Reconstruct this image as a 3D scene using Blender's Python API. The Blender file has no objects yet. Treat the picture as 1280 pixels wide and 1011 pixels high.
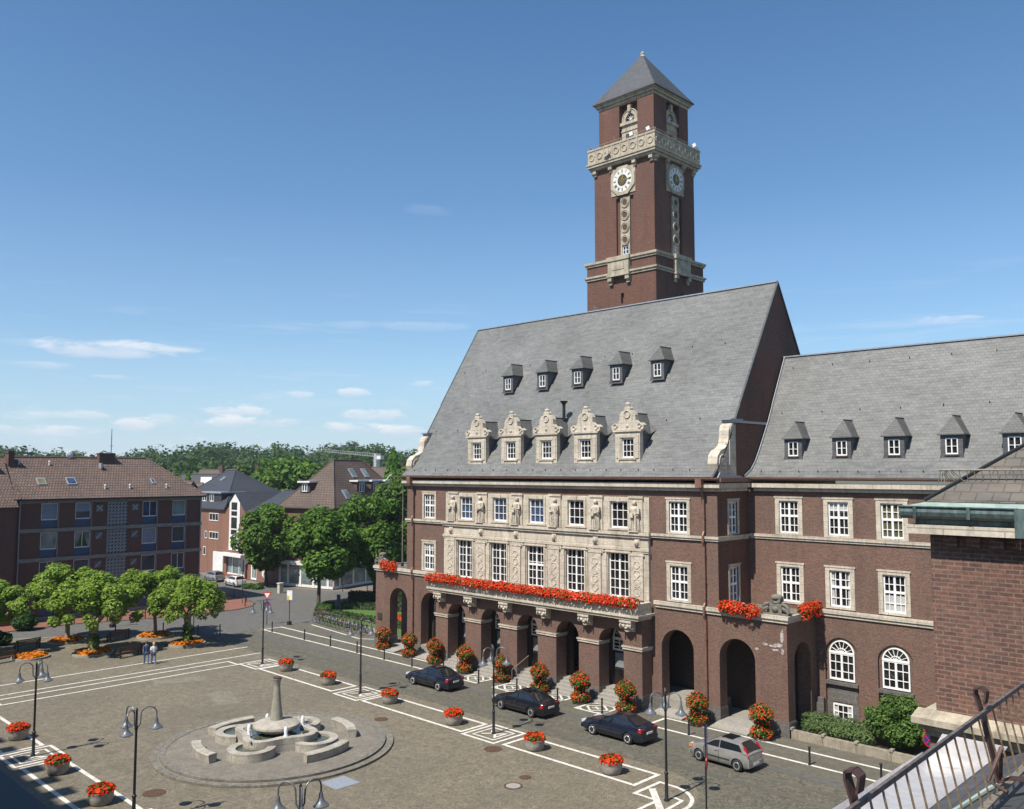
import bpy, bmesh, math, random
import numpy as np
from mathutils import Vector, Matrix, geometry
random.seed(7); RNG = np.random.default_rng(11)
PI = math.pi; R = math.radians
SC = bpy.context.scene; COL = SC.collection
sin, cos = math.sin, math.cos

# ------------------------------------------------------------------ mesh builder
class MB:
    def __init__(s): s.v = []; s.f = []; s.mi = []; s.m = 0
    def add(s, vs, fs):
        b = len(s.v); s.v += [tuple(p) for p in vs]
        for f in fs: s.f.append([b+i for i in f]); s.mi.append(s.m)
        return s
    def quad(s, a, b, c, d): return s.add([a, b, c, d], [(0, 1, 2, 3)])
    def poly(s, pts): return s.add(pts, [tuple(range(len(pts)))])
    def box(s, x0, x1, y0, y1, z0, z1):
        v = [(x, y, z) for z in (z0, z1) for y in (y0, y1) for x in (x0, x1)]
        return s.add(v, [(0, 2, 3, 1), (4, 5, 7, 6), (0, 1, 5, 4), (2, 6, 7, 3), (0, 4, 6, 2), (1, 3, 7, 5)])
    def obox(s, c, ax, ay, az, hx, hy, hz):
        c = Vector(c); ax = Vector(ax)*hx; ay = Vector(ay)*hy; az = Vector(az)*hz
        v = [c+ax*i+ay*j+az*k for k in (-1, 1) for j in (-1, 1) for i in (-1, 1)]
        return s.add(v, [(0, 2, 3, 1), (4, 5, 7, 6), (0, 1, 5, 4), (2, 6, 7, 3), (0, 4, 6, 2), (1, 3, 7, 5)])
    def beam(s, a, b, w, h, up=(0, 0, 1)):
        a = Vector(a); b = Vector(b); d = (b-a); L = d.length; d.normalize()
        sd = d.cross(Vector(up)); sd = sd.normalized() if sd.length > 1e-6 else Vector((1, 0, 0))
        u = sd.cross(d)
        return s.obox((a+b)/2, d, sd, u, L/2, w/2, h/2)
    def extr(s, pts, axis, a, b):
        def P(u, w, t): return {'x': (t, u, w), 'y': (u, t, w), 'z': (u, w, t)}[axis]
        n = len(pts); v = [P(u, w, a) for u, w in pts]+[P(u, w, b) for u, w in pts]
        fs = [tuple(range(n))[::-1], tuple(range(n, 2*n))]+[(i, (i+1) % n, n+(i+1) % n, n+i) for i in range(n)]
        return s.add(v, fs)
    def tube(s, path, r, n=8, cap=True):
        P = [Vector(p) for p in path]; m = len(P)
        rs = r if isinstance(r, (list, tuple)) else [r]*m
        v = []; prev = None
        for i in range(m):
            t = (P[min(i+1, m-1)]-P[max(i-1, 0)])
            t = t.normalized() if t.length > 1e-9 else Vector((0, 0, 1))
            if prev is None: u = t.orthogonal().normalized()
            else:
                u = prev-t*prev.dot(t); u = u.normalized() if u.length > 1e-6 else t.orthogonal().normalized()
            prev = u; w = t.cross(u)
            v += [P[i]+(u*cos(2*PI*k/n)+w*sin(2*PI*k/n))*rs[i] for k in range(n)]
        fs = [(i*n+k, i*n+(k+1) % n, (i+1)*n+(k+1) % n, (i+1)*n+k) for i in range(m-1) for k in range(n)]
        if cap: fs += [tuple(range(n))[::-1], tuple(range((m-1)*n, m*n))]
        return s.add(v, fs)
    def lathe(s, prof, c=(0, 0, 0), n=16, axis='z'):
        m = len(prof); v = []
        for r, z in prof:
            for k in range(n):
                a = 2*PI*k/n; p = (r*cos(a), r*sin(a), z)
                if axis == 'y': p = (p[0], p[2], p[1])
                if axis == 'x': p = (p[2], p[0], p[1])
                v.append((c[0]+p[0], c[1]+p[1], c[2]+p[2]))
        fs = [(i*n+k, i*n+(k+1) % n, (i+1)*n+(k+1) % n, (i+1)*n+k) for i in range(m-1) for k in range(n)]
        fs += [tuple(range(n))[::-1], tuple(range((m-1)*n, m*n))]
        return s.add(v, fs)
    def ball(s, c, r, n=10, m=6, sc=(1, 1, 1)):
        pr = [(max(1e-3, sin(PI*i/m))*r, -cos(PI*i/m)*r) for i in range(m+1)]
        b = len(s.v); s.lathe(pr, (0, 0, 0), n)
        for i in range(b, len(s.v)):
            p = s.v[i]; s.v[i] = (c[0]+p[0]*sc[0], c[1]+p[1]*sc[1], c[2]+p[2]*sc[2])
        return s
    def loft(s, rings, caps=True, closed=True):
        n = len(rings[0]); v = [p for r in rings for p in r]; q = n if closed else n-1
        fs = [(i*n+k, i*n+(k+1) % n, (i+1)*n+(k+1) % n, (i+1)*n+k) for i in range(len(rings)-1) for k in range(q)]
        if caps: fs += [tuple(range(n))[::-1], tuple(range((len(rings)-1)*n, len(rings)*n))]
        return s.add(v, fs)
    def wall(s, outer, holes, T, depth=.15, floors=()):
        """flat wall with openings; T(u,v,d) maps to space; each hole gets reveals of its depth"""
        polys = [[Vector((p[0], p[1], 0)) for p in outer]]+[[Vector((p[0], p[1], 0)) for p in h[0]] for h in holes]
        flat = [p for q in polys for p in q]
        tris = geometry.tessellate_polygon(polys)
        s.add([T(p.x, p.y, 0) for p in flat], [tuple(t) for t in tris])
        for h, d in holes:
            n = len(h)
            for i in range(n):
                a, b = h[i], h[(i+1) % n]
                s.quad(T(a[0], a[1], 0), T(b[0], b[1], 0), T(b[0], b[1], d), T(a[0], a[1], d))
        return s
    def reveal(s, line, T, d0, d1):
        for a, b in zip(line, line[1:]):
            s.quad(T(a[0], a[1], d0), T(b[0], b[1], d0), T(b[0], b[1], d1), T(a[0], a[1], d1))
    def build(s, name, mats, parent=None, loc=(0, 0, 0), rot=0, smooth=None, off=None, fixn=False):
        me = bpy.data.meshes.new(name)
        v = s.v
        if off is not None: v = [(p[0]-off[0], p[1]-off[1], p[2]-off[2]) for p in v]
        me.from_pydata(v, [], s.f)
        if not isinstance(mats, (list, tuple)): mats = [mats]
        for m in mats: me.materials.append(m)
        if len(mats) > 1: me.polygons.foreach_set('material_index', s.mi)
        if fixn:
            bm = bmesh.new(); bm.from_mesh(me); bmesh.ops.recalc_face_normals(bm, faces=bm.faces); bm.to_mesh(me); bm.free()
        if smooth is not None:
            me.polygons.foreach_set('use_smooth', [True]*len(me.polygons))
            me.set_sharp_from_angle(angle=R(smooth))
        return link(name, me, parent, loc, rot)

def split_build(mb, gap, *a, **k):
    """each separate piece of the builder (faces that touch or nearly touch) becomes an object of its own"""
    n = len(mb.v); par = list(range(n))
    def find(i):
        while par[i] != i: par[i] = par[par[i]]; i = par[i]
        return i
    for f in mb.f:
        for i in f[1:]: par[find(i)] = find(f[0])
    comp = {}
    for i in range(n): comp.setdefault(find(i), []).append(i)
    bb = [(np.array([mb.v[i] for i in c]).min(0)-gap/2, np.array([mb.v[i] for i in c]).max(0)+gap/2, c) for c in comp.values()]
    gp = list(range(len(bb)))
    def fg(i):
        while gp[i] != i: i = gp[i]
        return i
    for i in range(len(bb)):
        for j in range(i):
            if (bb[i][0] <= bb[j][1]).all() and (bb[j][0] <= bb[i][1]).all(): gp[fg(i)] = fg(j)
    out = {}
    for i, (_, _, c) in enumerate(bb): out.setdefault(fg(i), set()).update(c)
    res = None
    for g in out.values():
        m = MB(); mp = {}
        for i in sorted(g): mp[i] = len(m.v); m.v.append(mb.v[i])
        for f, q in zip(mb.f, mb.mi):
            if f[0] in g: m.f.append([mp[i] for i in f]); m.mi.append(q)
        o = m.build(*a, **k); res = res or o
    return res
def link(name, data, parent=None, loc=(0, 0, 0), rot=0):
    o = bpy.data.objects.new(name, data); COL.objects.link(o)
    o.location = loc; o.rotation_euler = (0, 0, rot) if not isinstance(rot, (tuple, list)) else rot
    if parent is not None: o.parent = parent
    return o
def tag(o, label=None, cat=None, group=None, kind=None):
    if label: o['label'] = label
    if cat: o['category'] = cat
    if group: o['group'] = group
    if kind: o['kind'] = kind
    return o
def thing(name, label, cat, loc=(0, 0, 0), rot=0, group=None):
    o = link(name, None, None, loc, rot); o.empty_display_size = .3
    return tag(o, label, cat, group)
KIDS = {}
def copy_tree(o, loc=None, rot=None, label=None, parent=None, scale=None):
    c = o.copy(); COL.objects.link(c)
    if parent is not None: c.parent = parent
    if loc is not None: c.location = loc
    if rot is not None: c.rotation_euler = (0, 0, rot)
    if scale is not None: c.scale = scale if isinstance(scale, tuple) else (scale,)*3
    if label: c['label'] = label
    for ch in [k for k in bpy.data.objects if k.parent == o]: copy_tree(ch, parent=c)
    return c
def struct(name, mb, m, **k):
    o = mb.build(name, m, **k); o['kind'] = 'structure'; return o

# ------------------------------------------------------------------ materials
def nodes(name):
    m = bpy.data.materials.new(name); m.use_nodes = True
    nt = m.node_tree; return m, nt, nt.nodes['Principled BSDF']
def N(nt, typ, ins=None, **props):
    n = nt.nodes.new(typ)
    for k, v in props.items(): setattr(n, k, v)
    for k, v in (ins or {}).items():
        if hasattr(v, 'outputs'): v = v.outputs[0]
        if isinstance(v, bpy.types.NodeSocket): nt.links.new(v, n.inputs[k])
        else: n.inputs[k].default_value = v
    return n
def math_(nt, op, a, b=0.0, c=0.0):
    return N(nt, 'ShaderNodeMath', {0: a, 1: b, 2: c}, operation=op)
def ramp(nt, fac, stops):
    n = N(nt, 'ShaderNodeValToRGB', {0: fac}); e = n.color_ramp.elements
    while len(e) < len(stops): e.new(.5)
    for el, (p, c) in zip(e, stops): el.position = p; el.color = (*c, 1) if len(c) == 3 else c
    return n
def c4(c): return (c[0], c[1], c[2], 1)
def mixc(nt, f, a, b, mode='MIX'):
    n = nt.nodes.new('ShaderNodeMix'); n.data_type = 'RGBA'; n.blend_type = mode
    for i, v in ((0, f), (6, a), (7, b)):
        if hasattr(v, 'outputs'): v = v.outputs[2] if v.bl_idname == 'ShaderNodeMix' else v.outputs[0]
        if isinstance(v, bpy.types.NodeSocket): nt.links.new(v, n.inputs[i])
        else: n.inputs[i].default_value = c4(v) if isinstance(v, tuple) else v
    return n
def setc(nt, bs, n, rough=.8, key='Base Color'):
    nt.links.new(n.outputs[2] if n.bl_idname == 'ShaderNodeMix' else n.outputs[0], bs.inputs[key]); bs.inputs['Roughness'].default_value = rough
def uvw(nt, zs=1.0, local=False):
    """facade coordinates: along-the-wall metre, height metre (from the surface's own normal)"""
    if local:
        tc = N(nt, 'ShaderNodeTexCoord'); pos = tc.outputs['Object']; nor = tc.outputs['Normal']
    else:
        g = N(nt, 'ShaderNodeNewGeometry'); pos = g.outputs['Position']; nor = g.outputs['True Normal']
    p = N(nt, 'ShaderNodeSeparateXYZ', {0: pos}); n = N(nt, 'ShaderNodeSeparateXYZ', {0: nor})
    ax = math_(nt, 'ABSOLUTE', n.outputs[0]); ay = math_(nt, 'ABSOLUTE', n.outputs[1])
    f = math_(nt, 'GREATER_THAN', ax, ay)
    u = N(nt, 'ShaderNodeMix', {0: f, 2: p.outputs[0], 3: p.outputs[1]})
    v = math_(nt, 'MULTIPLY', p.outputs[2], zs)
    return N(nt, 'ShaderNodeCombineXYZ', {0: u.outputs[0], 1: v}), pos
def bump(nt, bs, h, st=.3, dist=.02):
    b = N(nt, 'ShaderNodeBump', {'Height': h, 'Strength': st, 'Distance': dist}); nt.links.new(b.outputs[0], bs.inputs['Normal'])

def brick(name, c1, c2, mortar, bw=.25, rh=.0833, ms=.012, stain=(.06, .05, .045), stamt=.35, local=False, scale=1, zs=1, wash=0):
    m, nt, bs = nodes(name); uv, pos = uvw(nt, zs, local)
    b = N(nt, 'ShaderNodeTexBrick', {'Vector': uv, 'Color1': c4(c1), 'Color2': c4(c2), 'Mortar': c4(mortar), 'Scale': 1.0, 'Mortar Size': ms, 'Brick Width': bw, 'Row Height': rh, 'Bias': -.1})
    n1 = N(nt, 'ShaderNodeTexNoise', {'Vector': pos, 'Scale': .35, 'Detail': 6, 'Roughness': .65})
    n2 = N(nt, 'ShaderNodeTexNoise', {'Vector': uv, 'Scale': 9, 'Detail': 3})
    st = ramp(nt, n1, [(.42, (0, 0, 0)), (.75, (1, 1, 1))])
    a = mixc(nt, math_(nt, 'MULTIPLY', st, stamt), b, stain)
    v = ramp(nt, n2, [(.3, (.72, .72, .72)), (.7, (1.25, 1.22, 1.2))])
    c = mixc(nt, 1.0, a, v, 'MULTIPLY')
    mp = N(nt, 'ShaderNodeMapping', {'Vector': uv, 'Scale': (.75, .1, 1)})
    n4 = N(nt, 'ShaderNodeTexNoise', {'Vector': mp, 'Scale': 1.0, 'Detail': 5, 'Roughness': .7})
    c = mixc(nt, 1.0, c, ramp(nt, n4, [(.32, (.8, .78, .77)), (.5, (1, 1, 1)), (.72, (1.08, 1.07, 1.05))]), 'MULTIPLY')
    if wash:
        n3 = N(nt, 'ShaderNodeTexNoise', {'Vector': pos, 'Scale': .9, 'Detail': 8, 'Roughness': .7, 'Distortion': .5})
        c = mixc(nt, math_(nt, 'MULTIPLY', ramp(nt, n3, [(.62, (0, 0, 0)), (.8, (1, 1, 1))]), wash), c, (.45, .4, .37))
    setc(nt, bs, c, .85); bump(nt, bs, b.outputs['Fac'], .25, -.01)
    return m
def slate(name, c1, c2, gap, bw=.3, rh=.22, ms=.014, zs=1.18, streak=(.3, .29, .27), samt=.4, rough=.62, local=False):
    m, nt, bs = nodes(name); uv, pos = uvw(nt, zs, local)
    b = N(nt, 'ShaderNodeTexBrick', {'Vector': uv, 'Color1': c4(c1), 'Color2': c4(c2), 'Mortar': c4(gap), 'Scale': 1.0, 'Mortar Size': ms, 'Brick Width': bw, 'Row Height': rh, 'Mortar Smooth': .3})
    mp = N(nt, 'ShaderNodeMapping', {'Vector': uv, 'Rotation': (0, 0, .5), 'Scale': (.5, 2.2, 1)})
    n1 = N(nt, 'ShaderNodeTexNoise', {'Vector': mp, 'Scale': 1.3, 'Detail': 5, 'Roughness': .6})
    n2 = N(nt, 'ShaderNodeTexNoise', {'Vector': pos, 'Scale': .22, 'Detail': 4})
    a = mixc(nt, math_(nt, 'MULTIPLY', ramp(nt, n1, [(.45, (0, 0, 0)), (.7, (1, 1, 1))]), samt), b, streak)
    c = mixc(nt, 1.0, a, ramp(nt, n2, [(.3, (.84, .84, .83)), (.7, (1.14, 1.14, 1.13))]), 'MULTIPLY')
    mp2 = N(nt, 'ShaderNodeMapping', {'Vector': uv, 'Rotation': (0, 0, -.55), 'Scale': (.8, 3.0, 1)})
    n5 = N(nt, 'ShaderNodeTexNoise', {'Vector': mp2, 'Scale': 1.5, 'Detail': 4, 'Roughness': .6})
    c = mixc(nt, 1.0, c, ramp(nt, n5, [(.34, (.78, .78, .78)), (.5, (1, 1, 1)), (.7, (1.08, 1.08, 1.08))]), 'MULTIPLY')
    setc(nt, bs, c, rough); bump(nt, bs, b.outputs['Fac'], .35, -.02)
    return m
def noisy(name, c1, c2, scale=3, rough=.8, detail=5, lo=.3, hi=.7, metal=0, bumps=0, spec=None, local=False, streak=None):
    m, nt, bs = nodes(name)
    if local: pos = N(nt, 'ShaderNodeTexCoord').outputs['Object']
    else: pos = N(nt, 'ShaderNodeNewGeometry').outputs['Position']
    vec = pos
    if streak: vec = N(nt, 'ShaderNodeMapping', {'Vector': pos, 'Scale': streak})
    n = N(nt, 'ShaderNodeTexNoise', {'Vector': vec, 'Scale': scale, 'Detail': detail, 'Roughness': .65})
    setc(nt, bs, ramp(nt, n, [(lo, c1), (hi, c2)]), rough); bs.inputs['Metallic'].default_value = metal
    if spec is not None: bs.inputs['Specular IOR Level'].default_value = spec
    if bumps: bump(nt, bs, n, bumps, .03)
    return m
def stonemat(name, c1, c2, soot, scale=.9, bumps=.2, amt=.6, local=False, jw=0):
    """weathered stone: mottled, with rain streaks of soot and optional block joints"""
    m, nt, bs = nodes(name); uv, pos = uvw(nt, 1.0, local)
    n = N(nt, 'ShaderNodeTexNoise', {'Vector': pos, 'Scale': scale, 'Detail': 7, 'Roughness': .65}); b = ramp(nt, n, [(.28, c1), (.62, c2)])
    mp = N(nt, 'ShaderNodeMapping', {'Vector': uv, 'Scale': (3.2, .3, 1)}); s = N(nt, 'ShaderNodeTexNoise', {'Vector': mp, 'Scale': 1.0, 'Detail': 6, 'Roughness': .7})
    g = N(nt, 'ShaderNodeTexNoise', {'Vector': pos, 'Scale': 9.0, 'Detail': 4, 'Roughness': .7})
    k = math_(nt, 'MULTIPLY', ramp(nt, s, [(.5, (0, 0, 0)), (.7, (1, 1, 1))]), amt)
    c = mixc(nt, k, b, soot); c = mixc(nt, 1.0, c, ramp(nt, g, [(.3, (.8, .79, .78)), (.65, (1.1, 1.1, 1.1))]), 'MULTIPLY')
    if jw:
        br = N(nt, 'ShaderNodeTexBrick', {'Vector': uv, 'Color1': (1, 1, 1, 1), 'Color2': (.93, .93, .93, 1), 'Mortar': (.55, .53, .5, 1), 'Scale': 1.0, 'Mortar Size': .012, 'Brick Width': jw, 'Row Height': jw*.45}); c = mixc(nt, 1.0, c, br, 'MULTIPLY')
    setc(nt, bs, c, .85); bump(nt, bs, g, bumps, .03); return m
def plain(name, c, rough=.5, metal=0, coat=0, spec=None):
    m, nt, bs = nodes(name)
    oi = N(nt, 'ShaderNodeNewGeometry'); n = N(nt, 'ShaderNodeTexNoise', {'Vector': oi.outputs['Position'], 'Scale': 4.0, 'Detail': 4})
    v = ramp(nt, n, [(.3, tuple(x*.9 for x in c)), (.7, tuple(min(1, x*1.1) for x in c))])
    setc(nt, bs, v, rough); bs.inputs['Metallic'].default_value = metal; bs.inputs['Coat Weight'].default_value = coat
    if spec is not None: bs.inputs['Specular IOR Level'].default_value = spec
    return m
def leafmat(name, ca, cb, cc=None, trans=.3, rough=.65, clump=1.2, wr=.55, wn=.5):
    m, nt, bs = nodes(name)
    g = N(nt, 'ShaderNodeNewGeometry'); n = N(nt, 'ShaderNodeTexNoise', {'Vector': g.outputs['Position'], 'Scale': clump, 'Detail': 3})
    f = math_(nt, 'ADD', math_(nt, 'MULTIPLY', g.outputs['Random Per Island'], wr), math_(nt, 'MULTIPLY', n, wn))
    r = ramp(nt, f, [(.2, ca), (.6, cb), (.95, cc or cb)])
    setc(nt, bs, r, rough); bs.inputs['Specular IOR Level'].default_value = .18
    t = N(nt, 'ShaderNodeBsdfTranslucent', {'Color': r}); mx = N(nt, 'ShaderNodeMixShader', {0: trans, 1: bs, 2: t})
    nt.links.new(mx.outputs[0], nt.nodes['Material Output'].inputs['Surface'])
    return m

M = {}
M['brick'] = brick('town_brick', (.18, .093, .066), (.115, .057, .042), (.165, .116, .09), wash=.1, stamt=.6, stain=(.1, .075, .062))
M['brick_in'] = brick('porch_shade_brick', (.06, .036, .028), (.045, .028, .022), (.06, .045, .038), stamt=.3)  # darker copy of the town brick, porch shade put into the colour
M['brick_near'] = brick('near_brick', (.165, .074, .05), (.085, .04, .033), (.19, .14, .11), bw=.26, rh=.0867, ms=.011, stamt=.45, stain=(.17, .11, .095))
M['brick_tower'] = brick('tower_brick', (.16, .063, .039), (.11, .043, .029), (.125, .072, .052), stamt=.45, wash=.35)
M['brick_dark'] = brick('apartment_brick', (.14, .055, .038), (.102, .04, .03), (.09, .06, .05), stamt=.25)
M['brick_red'] = brick('house_brick', (.25, .1, .06), (.2, .08, .05), (.22, .15, .11), stamt=.15)
M['plinth'] = brick('plinth_stone', (.13, .12, .11), (.11, .1, .095), (.2, .19, .17), bw=.9, rh=.36, ms=.012, stamt=.4)
M['stone'] = stonemat('pale_limestone', (.4, .345, .27), (.6, .53, .43), (.2, .172, .135), .9, .2, .55, jw=1.1)
M['stone_carved'] = stonemat('carved_limestone', (.36, .305, .235), (.6, .53, .43), (.18, .155, .12), 4, .6, .5)
M['stone_dark'] = noisy('weathered_stone', (.08, .075, .065), (.24, .215, .17), scale=4, lo=.3, hi=.72, bumps=.5)
M['stone_tower'] = stonemat('tower_limestone', (.28, .235, .17), (.46, .4, .305), (.13, .115, .09), 1.6, .4, .65)
M['slate'] = slate('roof_slate', (.157, .156, .149), (.12, .12, .115), (.08, .079, .077), samt=.5, streak=(.195, .194, .184))
M['slate_dormer'] = slate('dormer_roof_slate', (.11, .109, .102), (.085, .084, .08), (.055, .055, .053), samt=.4, bw=.22, rh=.16, streak=(.135, .133, .125))
M['slate_dark'] = slate('tower_slate', (.075, .076, .08), (.056, .058, .063), (.034, .035, .038), bw=.3, rh=.25, samt=.2, streak=(.1, .1, .1))
M['slate_cheek'] = slate('dormer_slate', (.105, .105, .108), (.08, .08, .085), (.05, .05, .054), bw=.2, rh=.14, samt=.1, zs=1)
M['slate_near'] = slate('near_slate', (.135, .118, .1), (.09, .084, .078), (.055, .05, .046), bw=.3, rh=.2, ms=.016, samt=.6, streak=(.18, .145, .112))
M['lead'] = noisy('lead_flashing', (.26, .28, .31), (.4, .42, .45), scale=6, rough=.45, metal=.3)
M['copper'] = noisy('brown_copper', (.17, .085, .06), (.27, .145, .105), scale=4, rough=.5, metal=.2)
M['verdigris'] = noisy('verdigris_copper', (.2, .27, .23), (.36, .43, .375), scale=3, rough=.7)
M['verdigris_dark'] = noisy('stained_copper', (.03, .045, .045), (.12, .17, .16), scale=5, rough=.55, streak=(2, 2, .6))
M['zinc'] = noisy('zinc_sheet', (.5, .48, .47), (.68, .65, .64), scale=4, rough=.45, metal=.5, streak=(.6, 2, 2))
M['white'] = plain('white_frame_paint', (.8, .79, .76), .45)
M['white_wall'] = noisy('white_render', (.6, .58, .55), (.74, .72, .69), scale=2)
M['iron'] = plain('black_iron', (.022, .024, .026), .45, .3)
M['iron_grey'] = plain('grey_lamp_paint', (.115, .125, .14), .4, .1)
M['rust'] = noisy('rusty_iron', (.05, .028, .022), (.16, .09, .055), scale=14, rough=.75, metal=.3)
M['rust_dark'] = noisy('dark_rusty_iron', (.045, .025, .024), (.11, .06, .05), scale=10, rough=.6, metal=.3)
M['galv'] = noisy('galvanised_bar', (.2, .16, .11), (.42, .37, .3), scale=22, rough=.5, metal=.5)
M['wood'] = noisy('bench_wood', (.07, .032, .018), (.13, .06, .03), scale=6, rough=.6)
M['concrete'] = noisy('pale_concrete', (.22, .2, .175), (.36, .335, .295), scale=7, bumps=.2)
M['granite'] = stonemat('fountain_granite', (.27, .245, .205), (.43, .395, .335), (.15, .135, .105), 1.8, .2, .5, jw=1.3)
M['granite_dk'] = noisy('column_stone', (.21, .195, .16), (.32, .3, .245), scale=3, bumps=.15)
M['bronze'] = noisy('dark_bronze', (.05, .045, .035), (.11, .1, .08), scale=6, rough=.45, metal=.5)
def glassmat(name, c, rough=.04, spec=.5):
    m, nt, bs = nodes(name); g = N(nt, 'ShaderNodeNewGeometry')
    n = N(nt, 'ShaderNodeTexNoise', {'Vector': g.outputs['Position'], 'Scale': .8, 'Detail': 2})
    setc(nt, bs, ramp(nt, n, [(.35, tuple(x*.6 for x in c)), (.65, tuple(x*1.4 for x in c))]), rough)
    bs.inputs['Specular IOR Level'].default_value = spec
    bump(nt, bs, N(nt, 'ShaderNodeTexNoise', {'Vector': g.outputs['Position'], 'Scale': 1.3}), .04, .1)
    return m
M['glass'] = glassmat('window_glass', (.018, .016, .015))
M['glass_cur'] = glassmat('curtained_glass', (.24, .24, .23), .1)
M['glass_yel'] = glassmat('warm_curtain_glass', (.12, .11, .055), .1)
M['glass_blue'] = glassmat('sky_reflection_glass', (.03, .05, .1), .03, 1.0)  # blue of the reflected sky put into the pane colour
M['glass_pale'] = glassmat('shop_glass', (.16, .2, .2), .08, .8)
M['blind'] = noisy('window_blind', (.16, .19, .24), (.22, .26, .32), scale=2)
M['panel_blue'] = plain('blue_panel', (.028, .06, .14), .4)
M['glass_mid'] = glassmat('reflecting_glass', (.1, .105, .11), .06, .7)
M['curtain'] = noisy('net_curtain', (.34, .33, .31), (.5, .49, .46), scale=6, streak=(6, 6, .5))
M['leaf_plane'] = leafmat('plane_leaves', (.1, .175, .018), (.22, .34, .042), (.46, .54, .15), trans=.42)
M['leaf_maple'] = leafmat('maple_leaves', (.036, .09, .014), (.1, .195, .027), (.21, .31, .06), trans=.38)
M['leaf_far'] = leafmat('forest_leaves', (.022, .046, .012), (.06, .108, .024), (.125, .175, .048), trans=.3, clump=.075, wr=.14, wn=.95)
M['leaf_bush'] = leafmat('bush_leaves', (.035, .08, .015), (.09, .165, .03), (.18, .26, .07), trans=.35)
M['leaf_conifer'] = leafmat('conifer_leaves', (.03, .08, .012), (.08, .17, .025), (.15, .24, .05), trans=.2)
M['leaf_juniper'] = leafmat('juniper_leaves', (.055, .09, .03), (.11, .165, .055), (.17, .23, .09), trans=.2)
M['leaf_hedge'] = leafmat('hedge_leaves', (.012, .04, .008), (.035, .085, .016), (.06, .12, .02), trans=.2)
M['leaf_ger'] = leafmat('geranium_leaves', (.02, .06, .01), (.06, .14, .02), (.13, .22, .04), trans=.25, clump=6)
M['red'] = leafmat('red_petals', (.5, .022, .005), (.7, .045, .007), (.78, .09, .015), trans=.25, clump=6)
M['orange_red'] = leafmat('orange_red_petals', (.48, .035, .008), (.64, .07, .01), (.7, .12, .022), trans=.25, clump=6)
M['pink'] = leafmat('pink_petals', (.6, .2, .2), (.7, .32, .33), (.75, .5, .5), trans=.25, clump=6)
M['orange'] = leafmat('marigold_petals', (.55, .13, .005), (.68, .2, .008), (.75, .3, .02), trans=.2, clump=6)
M['bark'] = noisy('plane_bark', (.12, .095, .06), (.3, .26, .18), scale=5, bumps=.5)
M['bark_dk'] = noisy('dark_bark', (.05, .04, .028), (.12, .1, .07), scale=6, bumps=.5)
# ------------------------------------------------------------------ camera, sun, sky
cam_d = bpy.data.cameras.new('camera'); cam = link('camera', cam_d); SC.camera = cam
cam_d.sensor_fit = 'HORIZONTAL'; cam_d.sensor_width = 36; cam_d.lens = 36*1087.35/1280
cam_d.clip_end = 6000; cam_d.clip_start = .05
cam.location = (0, 0, 15.5)
_y, _p = R(44.434), R(4.332)
fw = Vector((-sin(_y)*cos(_p), cos(_y)*cos(_p), sin(_p)))
cam.rotation_euler = fw.to_track_quat('-Z', 'Y').to_euler()
SUN_EL, SUN_AZ = R(55), R(1.0)      # sun stands south of the square, a little to the right of the facade's normal
sd = Vector((sin(SUN_AZ)*cos(SUN_EL), -cos(SUN_AZ)*cos(SUN_EL), sin(SUN_EL)))
sl = bpy.data.lights.new('sun', 'SUN'); sl.energy = 4.6; sl.angle = R(.55); sl.color = (1, .945, .855)
so = link('sun', sl); so.location = (0, -60, 90); so.rotation_euler = (-sd).to_track_quat('-Z', 'Y').to_euler()
SC.view_settings.view_transform = 'Standard'; SC.view_settings.look = 'None'; SC.view_settings.gamma = 1
SC.view_settings.exposure = 0.55
w = bpy.data.worlds.new('World'); SC.world = w; w.use_nodes = True; nt = w.node_tree
bg = nt.nodes['Background']
sky = N(nt, 'ShaderNodeTexSky', sky_type='NISHITA'); sky.sun_disc = False
sky.sun_elevation = SUN_EL; sky.sun_rotation = PI-SUN_AZ; sky.altitude = 60; sky.air_density = 1.0; sky.dust_density = .6; sky.ozone_density = 2.2
tc = N(nt, 'ShaderNodeTexCoord'); sx = N(nt, 'ShaderNodeSeparateXYZ', {0: tc.outputs['Generated']})
zc = math_(nt, 'MAXIMUM', sx.outputs[2], .0); inv = math_(nt, 'DIVIDE', 1.0, math_(nt, 'ADD', zc, .05))
px = math_(nt, 'MULTIPLY', sx.outputs[0], inv); py = math_(nt, 'MULTIPLY', sx.outputs[1], inv)
cv = N(nt, 'ShaderNodeCombineXYZ', {0: px, 1: py, 2: 0.0})
# a line of small fair-weather clouds low above the wood, and one flat cloud higher up
def cloudlayer(scale, lo, hi, band, amt, zst=6.0):
    v = N(nt, 'ShaderNodeMapping', {'Vector': tc.outputs['Generated'], 'Scale': (1, 1, zst)})
    n = N(nt, 'ShaderNodeTexNoise', {'Vector': v, 'Scale': scale, 'Detail': 8, 'Roughness': .6, 'Distortion': .3})
    d = ramp(nt, n, [(lo, (0, 0, 0)), (hi, (1, 1, 1))])
    b = ramp(nt, sx.outputs[2], band)
    return math_(nt, 'MULTIPLY', math_(nt, 'MULTIPLY', d, b), amt)
c1 = cloudlayer(15, .56, .74, [(0, (.5, .5, .5)), (.03, (1, 1, 1)), (.075, (.8, .8, .8)), (.1, (0, 0, 0))], .5)
c2 = cloudlayer(5, .56, .8, [(.05, (0, 0, 0)), (.1, (1, 1, 1)), (.16, (.7, .7, .7)), (.24, (0, 0, 0))], .32, 14)
def pxdir(x, y):
    rt = Vector((cos(_y), sin(_y), 0)); up = rt.cross(fw)
    return (fw+rt*(x-640)/1087.35-up*(y-505.5)/1087.35).normalized()
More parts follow.
